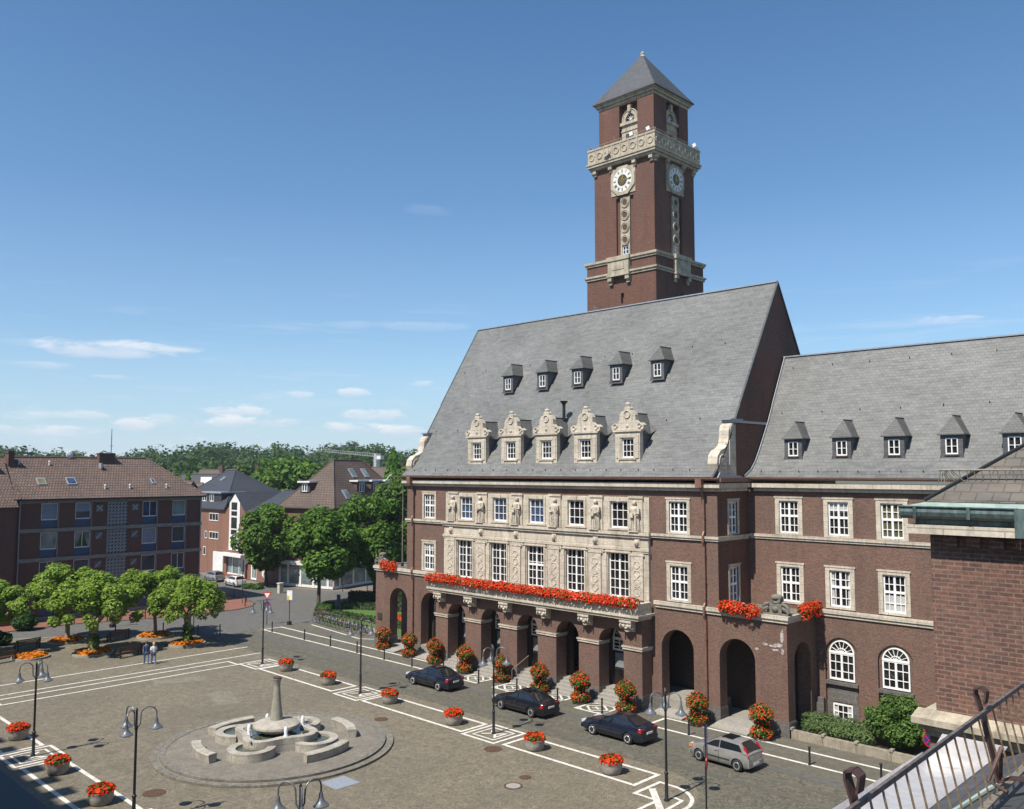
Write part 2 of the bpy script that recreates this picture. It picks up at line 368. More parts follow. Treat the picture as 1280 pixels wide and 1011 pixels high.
def blob(x, y, wx, wz, th, sc=24):
    """one small cloud round a direction: noisy ellipse; returns cover and a light-top, grey-foot factor"""
    d = pxdir(x, y); rt = Vector((d.y, -d.x, 0)).normalized()
    a = math_(nt, 'MULTIPLY', N(nt, 'ShaderNodeVectorMath', {0: tc.outputs['Generated'], 1: tuple(rt)}, operation='DOT_PRODUCT').outputs['Value'], 1/wx)
    e = math_(nt, 'MULTIPLY', math_(nt, 'SUBTRACT', sx.outputs[2], d.z), 1/wz)
    q = math_(nt, 'SUBTRACT', 1.0, math_(nt, 'ADD', math_(nt, 'MULTIPLY', a, a), math_(nt, 'MULTIPLY', e, e)))
    f = math_(nt, 'GREATER_THAN', N(nt, 'ShaderNodeVectorMath', {0: tc.outputs['Generated'], 1: tuple(d)}, operation='DOT_PRODUCT').outputs['Value'], 0.0)
    v = N(nt, 'ShaderNodeMapping', {'Vector': tc.outputs['Generated'], 'Scale': (1, 1, 3.2)})
    n = N(nt, 'ShaderNodeTexNoise', {'Vector': v, 'Scale': sc, 'Detail': 10, 'Roughness': .66, 'Distortion': .4})
    s = math_(nt, 'ADD', q, math_(nt, 'MULTIPLY', math_(nt, 'SUBTRACT', n, .5), 4.2))
    r = ramp(nt, s, [(.1, (0, 0, 0)), (1.0, (1, 1, 1))]); r.color_ramp.interpolation = 'EASE'
    return math_(nt, 'MULTIPLY', math_(nt, 'MULTIPLY', r, f), th), ramp(nt, math_(nt, 'ADD', math_(nt, 'MULTIPLY', e, .45), math_(nt, 'MULTIPLY', n, .7)), [(.1, (5.6, 6.1, 7.0)), (.6, (8.6, 8.4, 8.3))])
low = ramp(nt, sx.outputs[2], [(0, (.72, .72, .72)), (.06, (.42, .42, .42)), (.15, (.18, .18, .18)), (.3, (.05, .05, .05)), (.5, (0, 0, 0))])
skyc = mixc(nt, 1.0, sky, (.63, .93, 1.1), 'MULTIPLY')
hazy = mixc(nt, low, skyc, (5.9, 6.7, 7.9))
mix = mixc(nt, math_(nt, 'MAXIMUM', c1, c2), hazy, (7.4, 7.5, 8.0))
for q in [(140, 437, .085, .011, .55, 14), (40, 456, .06, .005, .25, 18), (166, 528, .026, .009, .6), (440, 491, .026, .006, .5), (375, 494, .02, .005, .45), (300, 513, .045, .008, .55), (292, 526, .03, .008, .6), (350, 526, .03, .005, .6), (470, 517, .05, .008, .5), (450, 535, .05, .008, .5), (500, 537, .035, .008, .6), (215, 525, .04, .008, .3), (50, 537, .06, .009, .5), (110, 520, .03, .006, .3), (500, 408, .12, .006, .14, 12), (310, 408, .06, .004, .1, 14), (155, 472, .03, .003, .3), (530, 480, .02, .005, .35), (535, 263, .035, .007, .06, 14), (1180, 400, .04, .005, .3)]:
    f_, c_ = blob(*q); mix = mixc(nt, f_, mix, c_)
nt.links.new(mix.outputs[2], bg.inputs['Color']); bg.inputs['Strength'].default_value = .088

# ------------------------------------------------------------------ ground
def groundmat(name, c1, c2, cell=9, cmix=.3, stain=(.08, .075, .06), st=.3, joint=.55, wav=True, rough=.85):
    m, nt, bs = nodes(name); g = N(nt, 'ShaderNodeNewGeometry'); pos = g.outputs['Position']
    vec = pos
    if wav:   # setts laid in fans
        p = N(nt, 'ShaderNodeSeparateXYZ', {0: pos})
        s = math_(nt, 'MULTIPLY', math_(nt, 'ABSOLUTE', math_(nt, 'SINE', math_(nt, 'MULTIPLY', p.outputs[0], 2.2))), .55)
        vec = N(nt, 'ShaderNodeCombineXYZ', {0: p.outputs[0], 1: math_(nt, 'ADD', p.outputs[1], s), 2: 0.0})
    vo = N(nt, 'ShaderNodeTexVoronoi', {'Vector': vec, 'Scale': cell, 'Randomness': .55}, voronoi_dimensions='2D')
    ve = N(nt, 'ShaderNodeTexVoronoi', {'Vector': vec, 'Scale': cell, 'Randomness': .55}, voronoi_dimensions='2D', feature='DISTANCE_TO_EDGE')
    sp = N(nt, 'ShaderNodeSeparateXYZ', {0: vo.outputs['Color']})
    n1 = N(nt, 'ShaderNodeTexNoise', {'Vector': pos, 'Scale': .16, 'Detail': 8, 'Roughness': .68})
    n2 = N(nt, 'ShaderNodeTexNoise', {'Vector': pos, 'Scale': 1.6, 'Detail': 6, 'Roughness': .7})
    base = mixc(nt, sp.outputs[0], c1, c2)
    v = ramp(nt, n2, [(.3, (.74, .74, .73)), (.7, (1.22, 1.21, 1.2))])
    a = mixc(nt, 1.0, base, v, 'MULTIPLY')
    b = mixc(nt, math_(nt, 'MULTIPLY', ramp(nt, n1, [(.45, (0, 0, 0)), (.68, (1, 1, 1))]), st), a, stain)
    j = ramp(nt, ve.outputs['Distance'], [(0, (joint,)*3), (.09, (1, 1, 1))])
    c = mixc(nt, 1.0, b, j, 'MULTIPLY')
    setc(nt, bs, c, rough); bump(nt, bs, ve.outputs['Distance'], .4, .02)
    return m
M['square'] = groundmat('square_setts', (.212, .181, .128), (.13, .111, .079), 9, st=.5, joint=.45, stain=(.11, .095, .07))
M['road'] = groundmat('road_setts', (.152, .137, .1), (.083, .076, .056), 7, st=.35, joint=.35, stain=(.075, .07, .054))
M['walk'] = groundmat('walk_setts', (.14, .129, .096), (.098, .09, .068), 11, st=.35, stain=(.072, .067, .05), wav=False)
M['asphalt'] = groundmat('street_asphalt', (.13, .124, .113), (.1, .096, .089), 30, st=.3, joint=.9, stain=(.06, .058, .055), wav=False)
M['gutter'] = noisy('gutter_stone', (.07, .068, .062), (.12, .115, .1), scale=3)
M['redpave'] = brick('red_paving', (.25, .1, .065), (.2, .08, .055), (.14, .09, .07), bw=.22, rh=.11, stamt=.25)
M['redpave'] = groundmat('red_clinker_paving', (.26, .105, .068), (.2, .082, .055), 9, st=.3, joint=.75, stain=(.14, .08, .06), wav=False)
M['marking'] = noisy('white_stone_line', (.24, .22, .185), (.62, .585, .52), scale=5, lo=.28, hi=.5)
M['earth'] = noisy('town_ground', (.06, .07, .035), (.13, .12, .08), scale=.05)
M['lawn'] = noisy('lawn_grass', (.05, .1, .015), (.09, .16, .03), scale=2)
M['soil'] = noisy('bed_soil', (.04, .028, .018), (.08, .06, .04), scale=6)
def sheet(name, pts, m, z, kind='structure'):
    b = MB(); tr = geometry.tessellate_polygon([[Vector((p[0], p[1], 0)) for p in pts]])
    b.add([(p[0], p[1], z) for p in pts], [tuple(t) for t in tr]); o = b.build(name, m, fixn=True); o['kind'] = kind; return o
sheet('ground', [(-3000, -1500), (1500, -1500), (1500, 3000), (-3000, 3000)], M['earth'], -.03)
sheet('square', [(-96, -5), (-2, -5), (-2, 60), (-60, 60), (-96, 60)], M['square'], 0.0)
def arc(cx, cy, r, a0, a1, n=8): return [(cx+r*cos(R(a0+(a1-a0)*i/n)), cy+r*sin(R(a0+(a1-a0)*i/n))) for i in range(n+1)]
sheet('road', [(-78, 38.9), (-30, 38.9)]+arc(-27.3, 34.6, 4.3, 100, 0, 8)+[(-23, 10), (-8, 10), (-8, 42.6), (-76.4, 42.6), (-79.5, 45.5), (-84, 41)], M['road'], .004)
sheet('street', [(-94.3, 5), (-90.7, 5), (-90.7, 25), (-87.4, 31.5), (-80.3, 38.5), (-77.6, 39.4), (-79.3, 45.6), (-77, 52), (-84, 64), (-93, 66.4), (-97, 65.0), (-106, 61.4), (-128, 62), (-150, 61.5), (-150, 54.5), (-102, 54.2), (-96, 53.2), (-92.4, 51.2), (-91, 46.2), (-92, 40), (-94.4, 32.6)], M['asphalt'], .008)
sheet('red_pavement', [(-99, 5), (-94.3, 5), (-94.4, 32.6), (-92, 40), (-91, 46.2)]+[(-91.1, 49), (-92.0, 51.2), (-94, 52.8), (-97, 53.5), (-100, 53.9), (-150, 54.2), (-150, 49), (-99, 49)], M['redpave'], .012)
# raised red kerb edge
b = MB()
kp = [(-94.3, 5), (-94.4, 32.6), (-92, 40), (-91, 46.2), (-91.1, 49), (-92.0, 51.2), (-94, 52.8), (-97, 53.5), (-100, 53.9), (-150, 54.2)]
for a, c in zip(kp, kp[1:]): b.beam((a[0], a[1], .03), (c[0], c[1], .03), .14, .1)
struct('kerb', b, M['gutter'])
sheet('shop_pavement', [(-106, 61.4), (-97, 65.0), (-93, 66.4), (-87, 69), (-88.5, 80), (-97, 80), (-97.5, 66), (-106, 62.8), (-128, 63.6), (-128, 62)], groundmat('shop_pavement_setts', (.21, .17, .14), (.17, .14, .115), 9, joint=.8, wav=False), .012)
sheet('footpath', [(-77.5, 43.35), (-10, 43.35), (-10, 48.4), (-60, 52), (-66, 52), (-69, 49.2), (-78, 51.5), (-80, 50)], M['walk'], .004)
sheet('gutter_strip', [(-77.5, 42.6), (-10, 42.6), (-10, 43.35), (-77.5, 43.35)], M['gutter'], .008)
# white stone lines set in the paving
lines = MB(); LZ = .014
def ln(a, b_, w=.22):
    a = Vector((*a, 0)); c = Vector((*b_, 0)); d = (c-a).normalized(); s = Vector((-d.y, d.x, 0))*w/2
    lines.quad(*[(p.x, p.y, LZ+.00004*(len(lines.f) % 90)) for p in (a-s, c-s, c+s, a+s)])
def rectl(x0, x1, y0, y1, w=.22, open_=''):
    h = w/2
    if 's' not in open_: ln((x0-h, y0), (x1+h, y0), w)
    if 'n' not in open_: ln((x0-h, y1), (x1+h, y1), w)
    if 'w' not in open_: ln((x0, y0+h), (x0, y1-h), w)
    if 'e' not in open_: ln((x1, y0+h), (x1, y1-h), w)
def lampsquare(x, y, h=1.3):
    rectl(x-h, x+h, y-h, y+h, .2); rectl(x-h*.66, x+h*.66, y-h*.66, y+h*.66, .13)
    k = h*.36
    for sx_ in (-1, 1):
        ln((x+sx_*k*1.2, y-k), (x+sx_*.12, y), .16); ln((x+sx_*k*1.2, y+k), (x+sx_*.12, y), .16)
        ln((x+sx_*k*1.2, y-k-.08), (x+sx_*k*1.2, y+k+.08), .14) if sx_ > 0 else None
ROW1 = [(-64.3, 36.9), (-51.0, 36.9), (-37.7, 36.9), (-24.4, 35.3)]
ROW2 = [(-52.7, 16.5), (-39.4, 16.5), (-26.1, 16.5)]
for x, y in ROW1[:3]+ROW2: lampsquare(x, y)
for x0, x1 in ((-62.8, -53.0), (-49.3, -39.4), (-35.8, -26.7)): rectl(x0, x1, 35.85, 37.9)
for x0, x1 in ((-64.5, -54.4), (-51.0, -41.1), (-37.7, -27.8)): rectl(x0, x1, 15.45, 17.5)
rectl(-67.1, -65.5, 18.4, 35.4, .2); ln((-68.3, 12), (-68.3, 39), .2); ln((-71.4, 12), (-71.4, 39.5), .2)
# rounded corner figure round the last lamp
ap = [(-26.1, 37.1)]+arc(-25.3, 35.0, 2.1, 90, -50, 14)
for a, c in zip(ap, ap[1:]): ln(a, c, .2)
ln((-26.03, 37.17), (-26.03, 34.9), .2); ln((-26.03, 35.0), (-24.7, 35.0), .18); ln((-24.7, 35.0), (-24.7, 33.3), .18)
ln((-25.8, 36.1), (-24.0, 34.2), .34); ln((-24.5, 35.87), (-23.8, 35.75), .18); ln((-23.85, 35.75), (-23.75, 34.3), .18)
# footpath lines
YA, YB = 44.75, 46.75
rectl(-78.0, -53.6, YA, YB); rectl(-32.3, -8, YA, YB, .22, 'e')
ln((-77, 49.6), (-67.5, 48.6), .2); ln((-67.5, 48.6), (-66.2, 49.4), .2)
for k in range(-2, 3):
    cx = -44.7+3.88*k+.1; hx, y0, y1 = 1.05, 44.6, 46.5
    if k == -2: cx -= .1
    rectl(cx-hx, cx+hx, y0, y1, .2); ym = (y0+y1)/2
    D = [(cx-hx+.2, ym), (cx, y0+.2), (cx+hx-.2, ym), (cx, y1-.2)]
    for i in range(4): ln(D[i], D[(i+1) % 4], .15)
    for sx_ in (-1, 1): ln((cx-.28*sx_, ym-.2), (cx+.28*sx_, ym+.2), .13)
    for qx in (-1, 1):
        for qy in (0, 1): ln((cx+qx*(hx-.1), (y0, y1)[qy]+(.3 if qy == 0 else -.3)), (cx+qx*(hx-.45), (y0, y1)[qy]+(.06 if qy == 0 else -.06)), .11)
struct('road_marking', lines, M['marking'])
M['patch'] = groundmat('relaid_setts', (.225, .198, .152), (.16, .14, .108), 9, st=.3, stain=(.135, .12, .094))
for q in ([(-65.0, 28.4), (-63.6, 27.9), (-62.4, 31.2), (-63.9, 31.8)], [(-58.6, 29.4), (-55.2, 28.4), (-54.8, 29.8), (-58.3, 31.0)]): sheet('paving_patch', q, M['patch'], .005)
M['tread'] = noisy('worn_wheel_track', (.07, .066, .053), (.12, .11, .085), scale=1.2, streak=(.12, 1, 1))
for y in (39.85, 41.4): sheet('wheel_track', [(-75, y-.16), (-12, y-.2), (-12, y+.2), (-75, y+.16)], M['tread'], .0075)
# dark strip with the street-edge stones left of the square, road edge of trees
lines = MB(); LZ = .016
ln((-90.6, 5), (-90.6, 25), .25); ln((-90.6, 25), (-87.3, 31.5), .25); ln((-87.3, 31.5), (-80.2, 38.6), .25)
struct('street_edge_line', lines, M['concrete'])
# ------------------------------------------------------------------ windows (shared meshes)
WC = {}
def win_frame(w, h, cols, rows, trans=None, mull=True, bar=.042, fr=.085, midw=.125):
    b = MB(); y0, y1 = -.05, .03
    b.box(-w/2, w/2, y0, y1, 0, fr*1.3); b.box(-w/2, w/2, y0, y1, h-fr, h)
    b.box(-w/2, -w/2+fr, y0, y1, fr*1.3, h-fr); b.box(w/2-fr, w/2, y0, y1, fr*1.3, h-fr)
    zi0, zi1 = fr*1.3, h-fr
    if mull: b.box(-midw/2, midw/2, y0-.01, y1, zi0, zi1)
    tz = []
    if trans: 
        for t in (trans if isinstance(trans, (list, tuple)) else [trans]): b.box(-w/2+fr, w/2-fr, y0-.018, y1-.004, t-.068, t+.068)
    for i in range(1, cols):
        x = -w/2+w*i/cols
        if mull and abs(x) < .02: continue
        b.box(x-bar/2, x+bar/2, y0+.012, y1-.008, zi0, zi1)
    for j in range(1, rows):
        z = h*j/rows
        if trans and abs(z-(trans if not isinstance(trans, (list, tuple)) else trans[0])) < .12: continue
        b.box(-w/2+fr, w/2-fr, y0+.016, y1-.012, z-bar/2, z+bar/2)
    return b
def pane(w, h): return MB().box(-w/2+.02, w/2-.02, .034, .05, .02, h-.02)
def surround(w, h, t=.26, proud=.05, sill=True, top=.3, bot=.1):
    b = MB(); y0, y1 = -proud-.12, .0   # window plane sits .12 behind the wall face
    b.box(-w/2-t, -w/2, y0, y1, -bot, h); b.box(w/2, w/2+t, y0, y1, -bot, h); b.box(-w/2-t, w/2+t, y0, y1, h, h+top)
    b.box(-w/2-t-.06, w/2+t+.06, y0-.03, y1-.125, h+top-.09, h+top+.012)
    b.box(-w/2, w/2, y0, y1, -bot, 0)
    if sill: b.box(-w/2-t-.05, w/2+t+.05, y0-.07, y0-.002, -bot-.01, .02)
    return b
def window(parent, x, y, z, rot, w, h, cols=4, rows=4, trans=None, mull=True, glass='glass', sur=None, surmat='stone', off=(0, 0, 0), label=None, bar=.042, fr=.085):
    key = (w, h, cols, rows, trans, mull, bar, fr)
    loc = (x-off[0], y-off[1], z-off[2])
    if key not in WC:
        o = win_frame(w, h, cols, rows, trans, mull, bar, fr).build('window', M['white'], parent, loc, rot); WC[key] = o.data
        WC[key, 'p'] = pane(w, h)
    else: o = link('window', WC[key], parent, loc, rot)
    k2 = (w, h, glass)
    if k2 not in WC: p = pane(w, h).build('pane', M[glass], o); WC[k2] = p.data
    else: link('pane', WC[k2], o)
    if sur:
        k3 = (w, h, sur, surmat)
        if k3 not in WC: s = surround(w, h, *sur).build('surround', M[surmat], o); WC[k3] = s.data
        else: link('surround', WC[k3], o)
    wr = WRND.random()
    if rot == 0 and glass == 'glass' and w > .9:
        if wr < .3: curt(o, w, h, WRND)
    if label: o['label'] = label
    return o
WRND = random.Random(12)
def curt(o, w, h, r):
    k = r.randrange(3); b = MB()
    if k == 0: b.box(-w/2+.06, w/2-.06, .024, .033, h*(.5+.3*r.random()), h-.06)
    elif k == 1: q = w*(.12+.15*r.random()); b.box(-w/2+.06, -w/2+q, .024, .033, .08, h-.06); b.box(w/2-q, w/2-.06, .024, .033, .08, h-.06)
    else: b.box(-w/2+.06, w/2-.06, .024, .033, .08, h*(.3+.2*r.random()))
    split_build(b, .001, 'curtain', M['curtain'], o)
def arch_pts(cx, hw, z0, zs, n=18, closed=True):
    p = [(cx-hw, z0), (cx-hw, zs)]+[(cx-hw*cos(PI*i/n), zs+hw*sin(PI*i/n)) for i in range(1, n)]+[(cx+hw, zs), (cx+hw, z0)]
    return p
def rect(x0, x1, z0, z1): return [(x0, z0), (x0, z1), (x1, z1), (x1, z0)]
def arch_window(parent, x, y, z, rot, w, hs, off, glass='glass'):
    """round-headed window: square part hs high, fanlight with sunburst bars"""
    loc = (x-off[0], y-off[1], z-off[2]); key = ('arch', w, hs)
    if key not in WC:
        b = win_frame(w, hs, 4, 3, None, True); r = w/2; n = 16
        for i in range(n):
            a0, a1 = PI*i/n, PI*(i+1)/n
            for (ra, rb) in ((r-.075, r), (r*.36, r*.36+.035)):
                P = [(cos(a0)*ra, sin(a0)*ra), (cos(a0)*rb, sin(a0)*rb), (cos(a1)*rb, sin(a1)*rb), (cos(a1)*ra, sin(a1)*ra)]
                b.extr([(px_, hs+pz) for px_, pz in P], 'y', -.05, .03)
        for i in range(1, 7):
            a = PI*i/7; b.beam((cos(a)*.05, -.01, hs+sin(a)*.05), (cos(a)*(r-.06), -.01, hs+sin(a)*(r-.06)), .03, .05, up=(0, 1, 0))
        b.box(-w/2, w/2, -.07, .028, hs-.02, hs+.1)
        o = b.build('window', M['white'], parent, loc, rot); WC[key] = o.data
        p = MB().extr([(px_, pz) for px_, pz in arch_pts(0, r-.02, .02, hs)], 'y', .034, .05).build('pane', M[glass], o); WC[key, 'p'] = p.data
    else:
        o = link('window', WC[key], parent, loc, rot); link('pane', WC[key, 'p'], o)
    return o

# ------------------------------------------------------------------ TOWN HALL
XC, YF = -44.7, 48.3
HX0, HX1, HB = XC-15.4, XC+15.4, 65.5
PX0, PX1 = XC-19.9, XC+19.9
YW = 52.1; WX1 = 8.0
ZL0, ZL1, ZU0, ZU1, ZC = 6.56, 6.98, 11.08, 11.38, 14.62
hall_o = (XC, YF, 0)
hall = thing('town_hall', 'long red brick town hall with slate roofs, arcade and flower balcony facing the square', 'town hall', hall_o)
SPLIT = {'corner_pilaster': .01, 'plinth': .03, 'pier_plinth': .03, 'impost': .03, 'snow_hooks': .01, 'string_course': .03, 'wing_string_course': .03, 'cornice': .03, 'wing_plinth': .01, 'window_sill': .03, 'ridge_cap': .01, 'roof_flashing': .05, 'verge': .03, 'handrail': .05, 'terrace_floor': .01, 'arcade_floor': .01, 'gutter': .01}
def hb(mb, name, m, smooth=None, fixn=False):
    if name in SPLIT: return split_build(mb, SPLIT[name], name.replace('snow_hooks', 'snow_hook'), M[m], hall, smooth=smooth, off=hall_o, fixn=fixn)
    return mb.build(name, M[m] if isinstance(m, str) else [M[k] for k in m], hall, smooth=smooth, off=hall_o, fixn=fixn)
def hwin(x, y, z, rot, w, h, **k): return window(hall, x, y, z, rot, w, h, off=hall_o, **k)
AR = XC+12.3; AL = XC-12.3; AW = 1.22; ZSP = 4.03
PR = XC+16.6; PL = XC-16.6
BX0, BX1 = XC-10.3, XC+10.3
YP = 47.2; ZB = 5.95
Tf = lambda u, v, d: (u, YF+d, v)
# front wall of main block and loggias
b = MB()
def notches(x0, x1, z0, arr, top):
    p = [(x0, z0)]
    for a in arr: p += a
    p += [(x1, z0)]
    return p+top
nch = [arch_pts(PL, AW, 0, ZSP), arch_pts(AL, AW, 0, ZSP), [(BX0, 0), (BX0, ZB), (BX1, ZB), (BX1, 0)], arch_pts(AR, AW, 0, ZSP), arch_pts(PR, AW, 0, ZSP)]
outer = notches(PX0, PX1, 0, nch, [(PX1, ZL0), (HX1, ZL0), (HX1, ZC), (HX0, ZC), (HX0, ZL0), (PX0, ZL0)])
holes = []
UW, UH, LW, LH = 1.36, 2.02, 1.34, 2.2
for sx_ in (-1, 1):
    cx = XC+sx_*12.5
    holes += [(rect(cx-UW/2, cx+UW/2, 11.49, 11.49+UH), .2), (rect(cx-LW/2, cx+LW/2, 7.15, 7.15+LH), .2)]
BAYX = [XC+3.88*k for k in range(-2, 3)]
for cx in BAYX:
    holes += [(rect(cx-.74, cx+.74, 11.58, 13.4), .3), (rect(cx-.87, cx+.87, 6.9, 9.92), .3)]
b.wall(outer, holes, Tf)
for cx in (PL, AL, AR, PR): b.reveal(arch_pts(cx, AW, 0, ZSP), Tf, 0, .85)
hb(b, 'front_wall', 'brick')
M['panel_grey'] = noisy('grey_notice', (.16, .165, .17), (.24, .245, .25), scale=3)
# inner side of the arcade wall and the hall behind: back wall, ceiling, floor
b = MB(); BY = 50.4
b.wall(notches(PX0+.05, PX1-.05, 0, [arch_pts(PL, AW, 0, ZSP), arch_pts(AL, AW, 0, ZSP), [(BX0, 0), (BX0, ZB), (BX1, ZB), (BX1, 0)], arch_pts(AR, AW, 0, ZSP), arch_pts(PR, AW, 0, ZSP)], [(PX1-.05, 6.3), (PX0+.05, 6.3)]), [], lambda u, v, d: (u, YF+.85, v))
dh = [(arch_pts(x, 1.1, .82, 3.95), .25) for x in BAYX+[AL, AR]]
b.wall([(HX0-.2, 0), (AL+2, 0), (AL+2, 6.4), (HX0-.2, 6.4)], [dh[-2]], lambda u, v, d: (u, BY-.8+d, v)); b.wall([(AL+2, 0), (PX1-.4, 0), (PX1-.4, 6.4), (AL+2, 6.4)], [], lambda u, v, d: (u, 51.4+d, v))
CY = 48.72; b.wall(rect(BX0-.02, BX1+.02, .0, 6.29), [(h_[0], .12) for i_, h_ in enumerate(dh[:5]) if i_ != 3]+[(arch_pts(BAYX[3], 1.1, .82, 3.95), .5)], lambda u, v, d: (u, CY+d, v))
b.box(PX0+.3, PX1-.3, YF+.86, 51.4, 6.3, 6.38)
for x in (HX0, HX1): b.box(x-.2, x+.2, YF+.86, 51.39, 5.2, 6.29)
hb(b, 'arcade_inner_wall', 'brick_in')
b = MB(); b.box(BX0-4, BX1+4, YF-.05, 51.4, .02, .8); b.box(BX1+4.001, PX1-.9, YF-.05, 51.4, .02, .2); b.box(PX0+.9, BX0-4.001, YF-.05, 51.4, .02, .2)
b.box(BX0+.02, BX1-.02, YP+1.12, YF-.052, .02, .8)
hb(b, 'arcade_floor', 'granite_dk')
for x, BY in [(BAYX[0], CY), (BAYX[1], CY), (BAYX[2], CY), (BAYX[4], CY), (AL, 49.6)]:
    o = arch_window(hall, x, BY+.1, 3.15, 0, 2.14, .8, hall_o)
    d = MB(); d.box(-1.08, 1.08, 0, .08, 0, 2.3); 
    [d.box(q-.05, q+.05, -.05, -.002, 0, 2.3) for q in (-1.03, 0, 1.03)]; d.box(-1, 1, -.05, -.002, 1.0, 1.1)
    dd = d.build('door', M['iron'], hall, (x-XC, BY+.14-YF, .83))
    MB().box(-.95, -.07, -.02, -.012, .12, .95).box(.07, .95, -.02, -.012, .12, .95).build('door_glass', M['glass'], dd); MB().box(-.93, -.09, -.022, -.013, 1.18, 2.15).box(.09, .93, -.022, -.013, 1.18, 2.15).build('notice_panel', M['panel_grey'], dd)
# loggia outer sides and back
for sx_, x in ((-1, PX0), (1, PX1)):
    b = MB(); T = (lambda xx, s_: (lambda u, v, d: (xx-s_*d, u, v)))(x, sx_)
    am = arch_pts(50.2, 1.05, 0, 4.2)
    b.wall(notches(YF, YW, 0, [am], [(YW, ZL0), (YF, ZL0)]), [], T); b.reveal(am, T, 0, .85)
    b.wall(notches(YF+.85, YW, 0, [am], [(YW, 6.3), (YF+.85, 6.3)]), [], lambda u, v, d: (x-sx_*.85, u, v))
    hb(b, 'loggia_side_wall', 'brick')
b = MB(); b.box(PX0, HX0+.3, YW-.3, YW, 0, ZL0); hb(b, 'loggia_back_wall', 'brick')
b = MB(); b.box(PX0+.05, HX0, YF+.05, YW, ZL0, ZL1-.1); b.box(HX1, PX1-.05, YF+.05, YW+.05, ZL0, ZL1-.1); hb(b, 'terrace_floor', 'stone_dark')
# side walls of main block with gables
prof = [(47.72, 15.1), (48.25, 15.55), (48.9, 16.3), (49.7, 17.4), (50.8, 19.1), (52.3, 21.5), (56.9, 28.85)]
back = [(2*56.9-y, z) for y, z in prof[::-1]][1:]
for sx_, x in ((-1, HX0), (1, HX1)):
    b = MB(); T = (lambda xx, s_: (lambda u, v, d: (xx-s_*d, u, v)))(x, sx_)
    g = [(y, z-.1) for y, z in (prof+back) if YF < y < HB]
    hl = []
    if sx_ > 0: hl = [(rect(50.2-.5, 50.2+.5, 11.49, 13.5), .2), (rect(50.2-.5, 50.2+.5, 7.15, 9.35), .2)]
    b.wall([(YF, 6.4), (YF, ZC), (YF, 15.5)]+g+[(HB, ZC), (HB, 0 if sx_ < 0 else 0)]+([(YW, 0), (YW, 6.4)]), hl, T)
    hb(b, 'gable_wall', 'brick_tower')
b = MB(); b.quad((HX0, HB, 0), (HX1, HB, 0), (HX1, HB, 15), (HX0, HB, 15)); hb(b, 'rear_wall', 'brick')
for z, h in ((11.49, 2.01), (7.15, 2.2)): hwin(HX1-.12, 50.2, z, PI/2, 1.0, h, cols=2, rows=4, trans=round(h*.52, 2), mull=True, sur=(.2, .05, False, .22, .06))
for sx_ in (-1, 1):
    cx = XC+sx_*12.5
    hwin(cx, YF+.12, 11.49, 0, UW, UH, trans=1.08, sur=(.22, .05, False, .24, .09)); hwin(cx, YF+.12, 7.15, 0, LW, LH, trans=1.18, sur=(.26, .05, False, .28, .1), glass='glass' if sx_ < 0 else 'glass')
# pilaster strips at the corners
b = MB()
for x0, x1 in ((HX0-.04, HX0+.75), (HX1-.75, HX1+.04)):
    b.box(x0, x1, YF-.05, YF-.003, 7.0, ZU0-.01); b.box(x0, x1, YF-.05, YF-.003, ZU1+.01, 14.1)
hb(b, 'corner_pilaster', 'brick')
# white efflorescence patches on the right loggia pier
rp = random.Random(3); b = MB()
def patch(cx, cz, w_, h, n=14): b.poly([(cx+w_*(.6+.5*rp.random())*cos(2*PI*i/n), YF-.0035-.0004*len(b.f), cz+h*(.5+.6*rp.random())*sin(2*PI*i/n)) for i in range(n)])
for cx, cz, w_, h in ((-25.1, 5.75, .12, .5), (-25.35, 5.25, .3, .12), (-25.75, 5.15, .3, .09), (-26.2, 5.2, .2, .1), (-25.1, 4.9, .1, .25), (-26.75, 4.85, .12, .1), (-25.55, 4.95, .25, .07)): patch(cx, cz, w_, h)
M['chalk'] = noisy('lime_bloom', (.2, .14, .115), (.5, .45, .42), scale=9, lo=.35, hi=.6)
hb(b, 'efflorescence', 'chalk')
# ---- plinths
b = MB(); zp = .82; py0 = YF-.07
def plinth(x0, x1, y0, y1): b.box(x0, x1, y0, y1, 0, zp); b.box(x0+.02, x1-.02, y0+.02, y1-.02, zp, zp+.07)
for x0, x1 in ((PX0-.06, PL-AW), (PL+AW, AL-AW), (AL+AW, BX0-.1), (BX1+.1, AR-AW), (AR+AW, PR-AW), (PR+AW, PX1+.06)):
    plinth(x0-(0 if x0 < PX0 else .05), x1+(0 if x1 > PX1 else .05), py0, YF+.87)
plinth(PX1-.87, PX1+.06, 51.3, YW); plinth(PX0-.06, PX0+.87, 51.3, YW)
hb(b, 'plinth', 'plinth')
# ---- string courses, cornice
def course(b, pts, z0, z1, p, side):   # pts: path in plan; offsets to the outside
    for (a, c) in zip(pts, pts[1:]):
        pass
b = MB()
def hcourse(b, x0, x1, y, z0, z1, p): 
    b.box(x0, x1, y-p, y-.002, z0+(z1-z0)*.45, z1); b.box(x0+p*.4, x1-p*.4, y-p*.55, y-.002, z0, z0+(z1-z0)*.45-.001)
def vcourse(b, x, y0, y1, z0, z1, p):
    b.box(x+.002, x+p, y0, y1, z0+(z1-z0)*.45, z1); b.box(x+.002, x+p*.55, y0, y1, z0, z0+(z1-z0)*.45-.001)
hcourse(b, PX0-.2, BX0-.3, YF, ZL0, ZL1, .2); hcourse(b, BX1+.3, PX1+.2, YF, ZL0, ZL1, .2); vcourse(b, PX1, YF, YW, ZL0, ZL1, .2); b.box(PX0-.2, PX0-.002, YF, YW, ZL0, ZL1)
